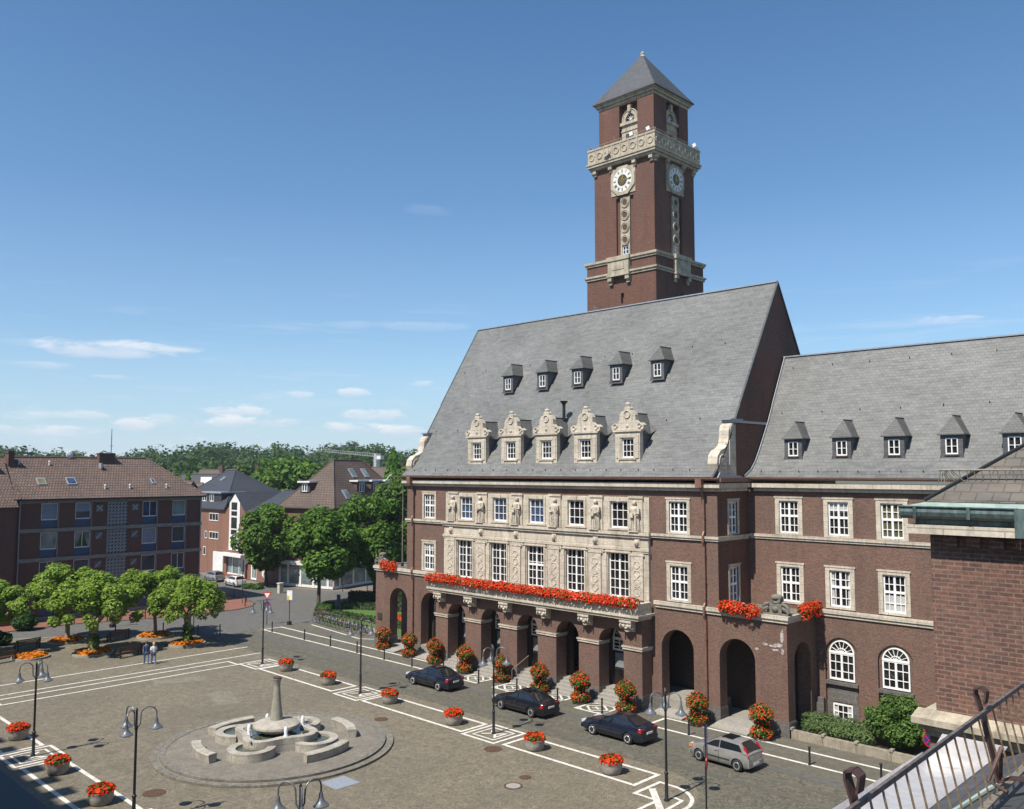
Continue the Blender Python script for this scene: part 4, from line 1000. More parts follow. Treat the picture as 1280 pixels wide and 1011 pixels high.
for k, rot, loc in ((0, 0, (.12, -SHY+.15, 33.66)), (1, PI/2, (SHX-.15, .12, 33.66))):
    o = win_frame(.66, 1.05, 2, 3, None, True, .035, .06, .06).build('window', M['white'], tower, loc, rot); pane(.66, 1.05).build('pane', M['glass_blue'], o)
# clocks
def clock(k):
    T, h = side(k, SHX, SHY); R_ = 1.27; n = 8
    c = MB(); uc = 0.0; zc_ = 40.45
    T2 = lambda u, v, d: T(u+uc, v+zc_, d)
    sbox(c, T, -1.3+uc, 1.3+uc, zc_-1.2, zc_+1.2, -.06, -.004)
    o8 = [(R_*1.08*cos(PI/8+i*PI/4), R_*1.08*sin(PI/8+i*PI/4)) for i in range(8)]
    c.add([T2(u, v, -.16) for u, v in o8]+[T2(u, v, -.06) for u, v in o8], [tuple(range(8))]+[(i, (i+1) % 8, 8+(i+1) % 8, 8+i) for i in range(8)])
    root = tb(c, 'clock', 'stone_tower')
    d = MB(); d.poly([T2(1.02*cos(2*PI*i/40), 1.02*sin(2*PI*i/40), -.172) for i in range(40)]); tb(d, 'clock_dial', 'white_dial', root)
    m = MB()
    for i in range(12):     # Roman numeral strokes
        a = PI/2-2*PI*i/12; nst = [2, 1, 2, 3, 3, 2, 2, 3, 4, 2, 1, 2][i]
        for q in range(nst):
            w_ = (q-(nst-1)/2)*.07; ca, sa = cos(a), sin(a)
            P = [(.68, w_-.022), (.95, w_-.022), (.95, w_+.022), (.68, w_+.022)]
            m.poly([T2(r*ca-t*sa, r*sa+t*ca, -.18) for r, t in P])
    tb(m, 'numerals', 'iron', root)
    m = MB(); m.poly([T2(.5*cos(2*PI*i/28), .5*sin(2*PI*i/28), -.181) for i in range(28)]); tb(m, 'clock_centre', 'bronze', root)
    m = MB()
    for i in range(12):
        a = 2*PI*i/12; m.poly([T2(r*cos(a+t), r*sin(a+t), -.186) for r, t in ((.12, -.1), (.42, -.04), (.42, .04), (.12, .1))])
    for ang, L, w_ in ((PI/2-R(6), .58, .06), (R(2), .86, .045)):
        ca, sa = cos(ang), sin(ang)
        m.poly([T2(r*ca-t*sa, r*sa+t*ca, -.2) for r, t in ((-.18, -w_), (L*.7, -w_), (L, 0), (L*.7, w_), (-.18, w_))])
    tb(m, 'clock_hands', 'gold', root)
M['white_dial'] = plain('clock_dial_white', (.66, .63, .56), .5); M['gold'] = plain('gilded_hands', (.45, .3, .07), .35, .6)
clock(0); clock(1)
# gallery
GX, GY = 3.6, 3.45
b = MB(); ring(b, GX, GY, 41.98, 42.2, -.12); ring(b, GX, GY, 42.201, 42.42, .05); ring(b, GX, GY, 42.421, 42.56, .12)
for k in range(4):
    T, h = side(k, SHX, SHY)
    for u in (-h+.18, -h*.4, h*.4, h-.18): sbox(b, T, u-.2, u+.18, 41.68, 41.979, -.28, -.004); sbox(b, T, u-.15, u+.15, 41.45, 41.679, -.14, -.004)
tb(b, 'gallery_slab', 'stone_tower')
b = MB()
for k in range(4):
    T, h = side(k, GX, GY)
    if k % 2 == 0: sbox(b, T, -h, h, 42.561, 43.7, .0, .2)
    else: sbox(b, T, -h+.201, h-.201, 42.561, 43.7, .0, .2)
    hh = h+.05 if k % 2 == 0 else h-.261
    sbox(b, T, -hh, hh, 43.701, 43.86, -.05, .26)
    n = 8
    for i in range(n):
        u = -h+2*h*(i+.5)/n; pts = [T(u+.27*cos(2*PI*j/12), 43.12+.27*sin(2*PI*j/12), -.01) for j in range(12)]
        b.tube(pts+[pts[0]], .06, 5)
    for i in range(1, n): u = -h+2*h*i/n; sbox(b, T, u-.06, u+.06, 42.6, 43.7, -.04, -.001)
tb(b, 'gallery_parapet', 'stone_tower')
b = MB()
for k in range(4):
    T, h = side(k, GX, GY)
    b.tube([T(-h, 44.12, .1), T(h, 44.12, .1)], .025, 5)
    for i in range(5): u = -h+2*h*i/4; b.tube([T(u, 43.86, .1), T(u, 44.12, .1)], .025, 5)
tb(b, 'gallery_rail', 'galv')
for (x, y) in ((1.2, -GY), (2.95, -GY), (GX, 2.6)):
    f = MB(); f.obox((x, y, 44.14), (.8, .2, .3), (-.2, 1, 0), (-.3, 0, .9), .17, .09, .17); tb(f, 'floodlight', 'white_wall')
f = MB(); f.obox((-1.35, -GY-.25, 43.1), (1, .2, 0), (0, 1, 0), (0, 0, 1), .03, .2, .03); f.lathe([(.01, -.06), (.36, -.03), (.36, .02)], (-1.35, -GY-.3, 43.1), 14, axis='y'); tb(f, 'dish', 'stone_tower')
# belfry
EX, EY = 2.95, 2.62
b = MB()
for k in range(4):
    T, h = side(k, EX, EY); b.wall(rect(-h, h, 42.3, 47.75), [(rect(-.7, 1.25, 42.5, 47.4), .55)], T); sbox(b, T, -.7, 1.25, 42.5, 47.4, .55, .6)
tb(b, 'belfry_wall', 'brick_tower')
for k in range(2):
    T, h = side(k, EX, EY); b = MB(); c = .28
    b.wall(rect(c-.85, c+.85, 42.6, 45.55), [(rect(c-.42, c+.42, 42.7, 44.75), .3)], lambda u, v, d: T(u, v, d+.2))
    sbox(b, T, c-.95, c+.95, 45.55, 45.82, .05, .5); sbox(b, T, c-.88, c+.88, 44.98, 45.1, .14, .199)
    ap_ = arch_pts(c, .8, 45.82, 46.1, 14)
    b.wall(ap_, [(arch_pts(c, .46, 45.84, 46.1, 10), .2)], lambda u, v, d: T(u, v, d+.24)); b.reveal(ap_, lambda u, v, d: T(u, v, d+.24), 0, .3)
    b.tube([T(u, v, .24) for u, v in ap_], .07, 5); sbox(b, T, c-.16, c+.16, 46.7, 47.35, .1, .45)
    o = tb(b, 'aedicule', 'stone_tower')
    d = MB(); sbox(d, T, c-.42, c+.42, 42.7, 44.6, .4, .45); tb(d, 'belfry_door', 'white_wall', o)
    d = MB(); d.poly([T(u, v, .4) for u, v in arch_pts(c, .46, 45.84, 46.1, 10)]); tb(d, 'lunette_glass', 'glass', o)
    d = MB()
    for a in (R(30), R(60), R(90), R(120), R(150)): d.beam(T(c, 46.0, .37), T(c+.44*cos(a), 46.05+.44*sin(a), .37), .035, .03)
    tb(d, 'lunette_bars', 'white', o)
b = MB(); ring(b, EX, EY, 47.5, 47.75, .04); ring(b, EX, EY, 47.751, 47.95, .2); ring(b, EX, EY, 47.951, 48.12, .32)
tb(b, 'belfry_cornice', 'stone_tower')
b = MB(); e = .42
def sq(hx, hy, z): return [(-hx, -hy, z), (hx, -hy, z), (hx, hy, z), (-hx, hy, z)]
b.loft([sq(EX+e, EY+e, 48.04), sq(EX+e, EY+e, 48.14), sq((EX+e)*.8, (EY+e)*.8, 49.05), sq(.06, .06, 52.75)])
o = tb(b, 'tower_roof', 'slate_dark')
b = MB(); b.ball((0, 0, 52.85), .2, 10, 6); b.lathe([(.26, 52.55), (.18, 52.7), (.05, 53.1)], n=10); tb(b, 'finial', 'stone_tower', o)
b = MB()
for (x, y, z) in ((-.9, -1.9, 50.3), (.2, -1.1, 51.5), (1.1, -2.0, 50.1), (1.9, .2, 50.2), (1.2, .8, 51.3), (2.4, 1.4, 49.2), (1.6, 1.9, 50)): b.ball((x*.78, y*.78, z), .07, 6, 4)
tb(b, 'roof_hooks', 'galv', o)
# ------------------------------------------------------------------ foliage helpers
def leaf_mesh(name, P, Nn, size, mat, aspect=.7, parent=None, loc=(0, 0, 0), rng=RNG, jit=.35, mats=None, midx=None):
    """n small kite-shaped leaves at points P with normals Nn"""
    n = len(P); a = rng.normal(size=(n, 3)); Nn = Nn/np.maximum(1e-6, np.linalg.norm(Nn, axis=1))[:, None]
    t = a-(a*Nn).sum(1)[:, None]*Nn; t /= np.maximum(1e-6, np.linalg.norm(t, axis=1))[:, None]; s = np.cross(Nn, t)
    sz = (size*(1+jit*rng.normal(size=n)).clip(.4, 1.9))[:, None]
    bend = Nn*sz*.18
    V = np.stack([P-t*sz, P+s*sz*aspect-bend, P+t*sz, P-s*sz*aspect-bend], 1).reshape(-1, 3)
    me = bpy.data.meshes.new(name); me.vertices.add(4*n); me.vertices.foreach_set('co', V.astype(np.float32).ravel())
    me.loops.add(4*n); me.loops.foreach_set('vertex_index', np.arange(4*n, dtype=np.int32))
    me.polygons.add(n); me.polygons.foreach_set('loop_start', np.arange(0, 4*n, 4, dtype=np.int32))
    for m in (mats or [mat]): me.materials.append(m)
    if midx is not None: me.polygons.foreach_set('material_index', np.asarray(midx, dtype=np.int32))
    me.update(calc_edges=True)
    return link(name, me, parent, loc)
def blob_points(blobs, n, rng=RNG, shell=.55, up=.35, rnd=.55):
    """points in and on a set of spheroids (cx,cy,cz,rx,rz); fewer inside, most near the skin"""
    B = np.array([(b if len(b) == 5 else (*b, b[3])) for b in blobs], float); wgt = B[:, 3]**2; wgt /= wgt.sum()
    i = rng.choice(len(B), n, p=wgt); d = rng.normal(size=(n, 3)); d /= np.linalg.norm(d, axis=1)[:, None]
    r = shell+(1.04-shell)*rng.random(n)**.55
    P = B[i, :3]+d*(r*1)[:, None]*np.stack([B[i, 3], B[i, 3], B[i, 4]], 1)
    Nn = d*.9+rng.normal(size=(n, 3))*rnd+np.array([0, 0, up])
    return P, Nn
def crown_blobs(rng, R_, H, z0, n, r0, r1, flat=1.0):
    """clump spheres over an ellipsoidal crown: radius R_, height H, bottom z0"""
    out = []
    for k in range(n):
        a = rng.random()*2*PI; zz = rng.random(); q = math.sqrt(max(0, 1-(2*zz-1)**2)); rr = R_*q*(.55+.45*rng.random()**.5)
        r = r0+(r1-r0)*rng.random()
        out.append((rr*cos(a)*.86, rr*sin(a)*.86, z0+r*.6+zz*(H-r*1.2), r, r*flat))
    return out
def limb_mb(rng, h0, r0, forks, R_, top, lean=(0, 0), wob=.12):
    b = MB(); p = [(lean[0]*t*h0+wob*r0*rng.normal(), lean[1]*t*h0+wob*r0*rng.normal(), t*h0) for t in (0, .33, .66, 1)]; p[0] = (0, 0, -.05)
    b.tube([(0, 0, -.05), (0, 0, .12)]+p[1:], [r0*1.5, r0*1.2, r0*1.0, r0*.92, r0*.95], 9)
    e = p[-1]
    for k in range(forks):
        a = 2*PI*k/forks+rng.normal()*.3; q = R_*(.45+.3*rng.random()); m = (e[0]+q*.45*cos(a), e[1]+q*.45*sin(a), e[2]+(top-e[2])*.3); f = (e[0]+q*cos(a), e[1]+q*sin(a), e[2]+(top-e[2])*(.55+.3*rng.random()))
        b.tube([e, m, f], [r0*.6, r0*.4, r0*.15], 7)
        for s_ in (-1, 1):
            g = (m[0]+q*.5*cos(a+s_*.8), m[1]+q*.5*sin(a+s_*.8), m[2]+(top-m[2])*.5); b.tube([m, g], [r0*.3, r0*.1], 5)
    return b
def make_tree(name, label, cat, loc, rot, rng, leaf, bark, blobs, n, size, trunk, group=None, shell=.5, sc=None, up=.35):
    t = thing(name, label, cat, loc, rot, group)
    trunk.build('trunk', M[bark], t, smooth=60)
    P, Nn = blob_points(blobs, n, rng, shell, up); leaf_mesh('crown', P, Nn, size, M[leaf], parent=t, rng=rng)
    if sc: t.scale = (sc,)*3
    return t
# ---- plane trees of the square (pollarded, flat domes)
rg = np.random.default_rng(5)
def plane_proto(seed, R_, h0, H, lean, n=6200, r0=.27, label=''):
    rg = np.random.default_rng(seed); bl = []
    for k in range(40):
        a = rg.random()*2*PI; rr = R_*math.sqrt(rg.random())*.9; r = .5+.5*rg.random()
        bl.append((lean[0]*h0+rr*cos(a), lean[1]*h0+rr*sin(a), h0+.55+H*(.28+.5*(1-(rr/R_)**2))*(.45+.6*rg.random()), r, r*.85))
    for k in range(12): a = rg.random()*2*PI; q_ = R_*(.6+.4*rg.random()); bl.append((lean[0]*h0+q_*cos(a), lean[1]*h0+q_*sin(a), h0+.35+.7*rg.random(), .5, .45))
    return bl, limb_mb(rg, h0, r0, 5, R_, h0+H*.75, lean), rg
spots = [((-76.45, 36.3), 3.0, 2.3, 3.8, (.0, .0), .33, 'stout plane tree in an orange flower bed nearest the town hall'),
         ((-81.9, 35.8), 2.95, 3.2, 3.5, (-.06, -.03), .16, 'slim leaning plane tree in an orange flower bed beside the street'),
         ((-78.3, 28.9), 3.45, 2.4, 4.3, (.02, 0), .4, 'thick knobbly plane tree with broad crown beside the benches'),
         ((-85.4, 29.2), 3.25, 2.9, 4.0, (0, 0), .2, 'slim straight plane tree standing behind the thick knobbly one'),
         ((-84.6, 21.4), 4.0, 2.4, 3.8, (.12, .0), .3, 'plane tree at the left edge with a long pale leaning limb')]
for i, ((x, y), R_, h0, H, lean, r0, lab) in enumerate(spots):
    bl, tr, rg = plane_proto(31+i, R_, h0, H, lean, r0=r0)
    if i == 4: tr.tube([(0, 0, 2.0), (1.1, 1.6, 2.9), (2.2, 3.2, 4.2)], [.2, .17, .1], 8); tr.tube([(1.1, 1.6, 2.9), (1.9, 1.5, 3.8)], [.12, .07], 6)
    make_tree('plane_tree', lab, 'tree', (x, y, 0), 0, rg, 'leaf_plane', 'bark', bl, int(10500*(R_/2.9)**2), .128, tr, 'plane trees on the square', shell=.45, up=1.1)
    if i in (0, 2):   # water shoots round the foot of the trunk
        t = bpy.data.objects[[o.name for o in bpy.data.objects if o.get('label') == lab][0]]
        P, Nn = blob_points([(0, 0, .6, .5, .75), (.1, 0, 1.4, .42, .6)], 380, rg); leaf_mesh('foot_shoots', P, Nn, .13, M['leaf_maple'], parent=t, rng=rg)
# ---- maples at the street corner
mp = [((-107.0, 61.7), 3.9, 2.9, 8.3, 'dark green round maple in front of the white-striped house'),
      ((-85.9, 56.2), 4.3, 3.7, 7.6, 'dark green round maple on a slim trunk in front of the brown-roofed house'),
      ((-87.2, 65.0), 5.2, 2.6, 10.6, 'large dense maple crown beside the left loggia of the town hall'),
      ((-88.5, 70.5), 5.4, 2.6, 13.2, 'tall leafy tree behind the flagpole, touching the town hall corner')]
for i, ((x, y), R_, h0, H, lab) in enumerate(mp):
    rg = np.random.default_rng(60+i); bl = crown_blobs(rg, R_, H, h0-.4, 34, .95, 1.75)
    make_tree('maple_tree', lab, 'tree', (x, y, 0), 0, rg, 'leaf_maple' if i < 3 else 'leaf_bush', 'bark_dk', bl, 13000, .22, limb_mb(rg, h0, .22, 5, R_*.8, h0+H*.7), 'trees at the street corner', shell=.6, up=.8)
# ---- conifers
def conifer(x, y, H, R_, lab, leaf='leaf_conifer', n=5500, size=.3, seed=1, low=.08, z=0):
    rg = np.random.default_rng(seed); b = MB(); b.tube([(0, 0, 0), (0, 0, H*.5), (0, 0, H*.96)], [R_*.08, R_*.06, .02], 8)
    h = low+(1-low)*(1-np.sqrt(rg.random(n))); a = rg.random(n)*2*PI
    lay = .78+.22*np.abs(np.sin(h*H*1.9+np.sin(a*3+1.0)*1.4)); rr = R_*(1-h)**.8*lay*(.45+.6*rg.random(n)**.5)
    P = np.stack([rr*np.cos(a), rr*np.sin(a), h*H], 1); Nn = np.stack([np.cos(a), np.sin(a), .5+0*a], 1)+rg.normal(size=(n, 3))*.45
    t = thing('conifer_tree', lab, 'tree', (x, y, z)); b.build('trunk', M['bark_dk'], t); leaf_mesh('crown', P, Nn, size, M[leaf], parent=t, rng=rg, aspect=.55)
    return t
conifer(-111.5, 86.5, 19.6, 4.6, 'pointed bright green conifer rising behind the brown roof next to the town hall', seed=3, size=.36)
conifer(-171, 80.5, 15.6, 3.4, 'small dark conifer between the far roofs left of the slate house', 'leaf_maple', 2600, .34, seed=4)
# ---- big broad tree behind the houses
def broad(x, y, R_, H, z0, lab, seed, leaf='leaf_maple', n=8000, size=.42, nb=44, name='broadleaf_tree', group=None, z=0):
    rg = np.random.default_rng(seed); bl = crown_blobs(rg, R_, H, z0, nb, R_*.2, R_*.36)
    return make_tree(name, lab, 'tree', (x, y, z), 0, rg, leaf, 'bark_dk', bl, n, size, limb_mb(rg, z0+1, .35, 5, R_*.7, z0+H*.7), group, shell=.6)
broad(-165.0, 100.6, 9.2, 13.6, 4.2, 'wide spreading tree crown between the slate roof and the brown roof', 9, n=11000, size=.5)
broad(-178, 98, 6, 12, 4.5, 'tree crown behind the slate-roofed house, left of the wide spreading tree', 10, 'leaf_far')
broad(-186, 118, 7, 13, 4, 'tree crown behind the wide spreading tree', 12, 'leaf_far')
# ---- wooded hills
rg = np.random.default_rng(77)
def hillz(x, y):
    d = math.hypot(x, y); az = math.degrees(math.atan2(-x, y))
    f = max(0.0, min(1.0, (d-190)/330)); f = f*f*(3-2*f)
    return -1.0+f*(14.0+2.0*sin(az*.23+.6)+1.6*sin(az*.61)+1.0*sin(az*1.5+1))
b = MB(); AZ = [40+i*1.5 for i in range(33)]; DS = [150, 200, 250, 300, 350, 400, 460, 520, 600, 720, 900]
for d in DS:
    for a in AZ: b.v.append((-d*sin(R(a)), d*cos(R(a)), hillz(-d*sin(R(a)), d*cos(R(a)))*(1 if d < 700 else .8)))
na = len(AZ)
for i in range(len(DS)-1):
    for j in range(na-1): b.f.append([i*na+j, i*na+j+1, (i+1)*na+j+1, (i+1)*na+j]); b.mi.append(0)
struct('hill', b, M['earth'], smooth=80)
PP, NNs, SS = [], [], []
for k in range(900):
    a = 42+42*rg.random(); d = 205+340*rg.random()**.9
    x, y = -d*sin(R(a)), d*cos(R(a)); z = hillz(x, y)
    if d < 250 and rg.random() < .25: continue
    h = 11.0+7.5*rg.random(); r = h*.4*(.8+.45*rg.random()); conic = rg.random() < .06
    nb = 12; bl = []
    for q in range(nb):
        aa = rg.random()*2*PI; zz = rg.random(); rr = r*.68*math.sqrt(rg.random()); s_ = r*(.26+.24*rg.random())
        bl.append((x+rr*cos(aa), y+rr*sin(aa), z+h*.3+zz*h*.5, s_, s_*.9))
    n = 330 if d < 330 else 210
    P, Nn = blob_points(bl, n, rg, .75, .7, .5); PP.append(P); NNs.append(Nn); SS.append(np.full(n, r*.095))
P = np.concatenate(PP); Nn = np.concatenate(NNs)
def leaf_mesh_var(name, P, Nn, S, mat):
    return leaf_mesh(name, P, Nn, S, mat, aspect=.8, rng=rg)
o = leaf_mesh_var('forest', P, Nn, np.concatenate(SS), M['leaf_far']); tag(o, 'dark green wooded hills along the horizon behind the roofs', 'wood', kind='stuff')
# ---- bushes by the wing
def bush(name, lab, cat, x, y, blobs, n, size, leaf, seed, z=0, aspect=.6, shell=.6, stems=True, up=.4):
    rg = np.random.default_rng(seed); t = thing(name, lab, cat, (x, y, z))
    P, Nn = blob_points(blobs, n, rg, shell, up); P[:, 2] = np.maximum(P[:, 2], .03)
    leaf_mesh('foliage', P, Nn, size, M[leaf], parent=t, rng=rg, aspect=aspect)
    if stems:
        b = MB()
        for k in range(6): a = k*1.05; r = blobs[0][3]*.6; b.tube([(0.1*cos(a), .1*sin(a), 0), (r*cos(a)*.6, r*sin(a)*.6, .4*blobs[0][2]), (r*cos(a), r*sin(a), blobs[0][2])], [.04, .03, .015], 5)
        b.build('stems', M['bark_dk'], t)
    return t
rg = np.random.default_rng(8)
bush('bush', 'large rounded green shrub in front of the arched windows of the wing', 'shrub', -19.1, 50.2, [(0, 0, 1.3, 1.35, 1.3)]+[(1.25*cos(a), .8*sin(a), .9+.8*rg.random(), .7) for a in np.arange(0, 6.2, .6)]+[(.4, -.3, 2.3, .7), (-.5, 0, 2.2, .65)]+[(1.7*cos(a), 1.1*sin(a), .5+1.9*rg.random(), .34) for a in np.arange(0.2, 6.2, .5)], 9000, .085, 'leaf_bush', 21, .3, up=.8)
bush('juniper', 'low spreading juniper between loggia and large shrub', 'shrub', -22.6, 50.3, [(q*.75-1.6, .25*sin(q*2), .45+.12*sin(q*3), .8, .5) for q in range(5)]+[(q*.8-1.4, -.75, .35, .6, .35) for q in range(5)], 6500, .1, 'leaf_juniper', 22, .3, aspect=.28)
bush('topiary_ball', 'round clipped bush on the red pavement at left', 'shrub', -94.3, 28.3, [(0, 0, .95, 1.0, .95)]+[(.6*cos(a), .6*sin(a), .8, .6) for a in range(6)], 2600, .12, 'leaf_hedge', 23)
bush('street_shrub', 'small clipped flowering shrub on the pavement before the white shop', 'shrub', -83.3, 65.0, [(0, 0, .45, .8, .45), (.9, .5, .45, .8, .45), (-.8, -.5, .45, .7, .42)], 1600, .11, 'leaf_ger', 24)
bush('street_shrub', 'dark shrub in the shade by the street corner under the maple', 'shrub', -106.5, 58.9, [(0, 0, .3, .9, .35), (1.5, .4, .3, .8, .3)], 900, .12, 'leaf_ger', 25)
bush('street_shrub', 'dark evergreen shrub in the shadow by the red pavement corner', 'shrub', -104.6, 50.2, [(0, 0, .9, 1.2, .9), (1.2, .3, .8, 1.0, .8), (-1.1, 0, .7, 1.0, .7)], 2200, .14, 'leaf_hedge', 26)
bush('bench_shrub', 'dark hedge plant behind the bench at the left edge', 'shrub', -88.5, 24.0, [(0, 0, .7, .9, .7), (.8, .5, .6, .8, .6)], 1500, .12, 'leaf_hedge', 27)
# ---- garden left of the town hall
sheet('lawn', [(-84.5, 55.0), (-76.0, 50.6), (-64, 52.3), (-62, 64), (-84, 72)], M['lawn'], .012)
def hedge(lab, a, c, w_, h, seed, leaf='leaf_hedge', n=None, size=.085):
    rg = np.random.default_rng(seed); a = np.array(a); c = np.array(c); L = np.linalg.norm(c-a); d = (c-a)/L; s_ = np.array([-d[1], d[0]])
    n = n or int(L*(w_+2*h)*85); f = rg.random(n); side_ = rg.random(n); t = rg.random(n)*L
    tot = w_+2*h; q = side_*tot
    off = np.where(q < h, -w_/2, np.where(q > h+w_, w_/2, q-h-w_/2)); z = np.where(q < h, q, np.where(q > h+w_, tot-q, h)); 
    nx = np.where(q < h, -1, np.where(q > h+w_, 1, 0)); nz = np.where((q >= h) & (q <= h+w_), 1, .1)
    bumpy = .05*np.sin(t*5+off*7)+rg.normal(size=n)*.035
    off = off+nx*bumpy; z = np.maximum(.02, z+nz*bumpy)
    P = np.stack([a[0]+d[0]*t+s_[0]*off, a[1]+d[1]*t+s_[1]*off, z], 1); Nn = np.stack([s_[0]*nx, s_[1]*nx, nz], 1)+rg.normal(size=(n, 3))*.5
    tr = thing('hedge', lab, 'hedge', (float(a[0]), float(a[1]), 0)); P[:, 0] -= a[0]; P[:, 1] -= a[1]
    leaf_mesh('foliage', P, Nn, size, M[leaf], parent=tr, rng=rg)
    b = MB(); m_ = (c-a)/2; b.obox((m_[0], m_[1], h*.46), (d[0], d[1], 0), (s_[0], s_[1], 0), (0, 0, 1), L/2-.05, w_/2-.07, h*.46); b.build('branches', M['bark_dk'], tr)
hedge('long dark hedge along the garden nearest the white shop', (-87.5, 61.5), (-74, 70.5), 1.1, 1.2, 31)
hedge('low clipped hedge framing the far side of the red flower bed', (-83.5, 57.8), (-69, 65.5), .8, .75, 32)
hedge('low clipped hedge between the bicycles and the red flower bed', (-80.6, 54.4), (-64.5, 54.9), .8, .55, 33)
hedge('loose green border planting at the street end of the garden', (-85.3, 56.9), (-81.2, 53.6), 1.6, .7, 34, 'leaf_ger')
def flower_mass(name, parent, blobs, nl, nf, size, fmat, seed, loc=(0, 0, 0), fs=None, mats2=None, shell=.7, up=.6):
    """foliage and blossom as two meshes"""
    rg = np.random.default_rng(seed)
    P, Nn = blob_points(blobs, nl, rg, shell, up); leaf_mesh('foliage', P, Nn, size, M['leaf_ger'], parent=parent, rng=rg, loc=loc)
    P, Nn = blob_points(blobs, nf, rg, .93, up, .4); C = P; d = RNG.normal(size=P.shape)*.0
    P = P+Nn/np.linalg.norm(Nn, axis=1)[:, None]*size*.35
    mi = None; ml = [M[fmat]]
    if mats2: ml = [M[fmat], M[mats2[0]]]; mi = (rg.random(nf) < mats2[1]).astype(int)
    return leaf_mesh('blossom', P, Nn, fs or size*.9, None, parent=parent, rng=rg, loc=loc, aspect=.9, mats=ml, midx=mi)
t = thing('flower_bed', 'oval bed of red flowers on the lawn beside the left loggia', 'flower bed', (-71.5, 58.2, 0))
flower_mass('x', t, [(q*.9-3, .2*q-.6, .1, .85, .3) for q in range(8)], 900, 2600, .1, 'orange_red', 41)
MB().lathe([(3.9, 0), (3.85, .06)], n=24).build('soil', M['soil'], t).scale = (1, .45, 1)
# ------------------------------------------------------------------ balcony and loggia flowers
def flower_box(lab, x, y, z, L, rot, seed, drop=.3, w_=.5, h=.42, box=True):
    t = thing('flower_box', lab, 'flower box', (x, y, z), rot)
    if box: MB().box(-L/2+.1, L/2-.1, -.16, .16, -.3, .02).build('box', M['wood'], t)
    rg = np.random.default_rng(seed); bl = []
    n = int(L/.32)
    for k in range(n):
        bl.append((-L/2+L*(k+.5)/n, -.1+.03*rg.normal(), .13+.035*rg.normal(), w_*.75*(.92+.16*rg.random()), h*.75)); bl.append((-L/2+L*(k+.5)/n, -.24, -.02-drop*rg.random(), .26, .22))
    flower_mass('x', t, bl, int(L*240), int(L*560), .062, 'red', seed, mats2=('pink', .05), fs=.056)
    return t
flower_box('very long box of red geraniums spilling over the stone balcony above the arcade', XC, BLY+.12, 6.86, 20.9, 0, 51, .06, .38, .34, False)
flower_box('box of red geraniums on the right loggia below the shaded side windows', -27.75, YF-.12, 7.1, 2.5, 0, 52)
flower_box('box of red geraniums on the side edge of the right loggia facing the wing', PX1+.1, 50.9, 7.1, 2.2, PI/2, 53)
flower_box('box of red geraniums on the left loggia at the foot of the flagpole', -62.4, YF-.12, 7.1, 1.9, 0, 54)
# stone corner pieces of the loggias
def trophy(lab, x, y, seed):
    r = random.Random(seed); t = thing('stone_sculpture', lab, 'sculpture', (x, y, ZL1)); t.scale = (.85, .85, .85)
    b = MB(); b.box(-.95, .95, -.35, .35, 0, .14); b.box(-.46, .46, -.28, .28, .141, .8); b.lathe([(.3, .8), (.36, .86), (.3, .92)], n=10)
    b.build('pedestal', M['stone_dark'], t)
    b = MB(); b.box(-.36, .36, -.28, .28, .9, 1.12); b.lathe([(.4, 1.12), (.42, 1.2), (.38, 1.3), (.2, 1.38), (.05, 1.4)], n=14); b.build('urn', M['stone_dark'], t, smooth=40)
    b = MB()
    for s_ in (-1, 1):
        b.tube([(s_*(.35+.3*cos(a)*(1-i*.04)+.1), -.2+.02*i, .45+.3*sin(a)*(1-i*.04)) for i, a in enumerate([k*PI/6+1 for k in range(16)])], .1, 6)
        b.tube([(s_*.5, -.25, .5), (s_*.85, -.3, .35), (s_*.95, -.25, .15)], [.13, .12, .08], 6); b.ball((s_*.62, .05, .42), .27, 8, 5); b.tube([(s_*.45, -.22, .8), (s_*.75, -.25, .72), (s_*.95, -.25, .5), (s_*1.0, -.25, .25)], [.09, .12, .12, .08], 6)
    b.ball((0, -.33, .42), .2, 8, 6, (1.2, .6, 1)); b.build('carving', M['stone_dark'], t, smooth=50)
    return t
trophy('weathered carved stone trophy on the corner of the right loggia', -25.5, YF+.25, 1)
trophy('weathered carved stone trophy on the corner of the left loggia', -64.0, YF+.3, 2)
t = thing('flagpole', 'bare tall flagpole rising from the left loggia terrace', 'flagpole', (-62.2, 49.4, ZL1)); MB().tube([(0, 0, .3), (0, 0, 7.4)], [.06, .035], 8).build('pole', M['galv'], t); MB().lathe([(.14, 0), (.12, .3), (.07, .35)], n=10).build('base', M['iron'], t); MB().ball((0, 0, 7.45), .07, 8, 5).build('knob', M['galv'], t)
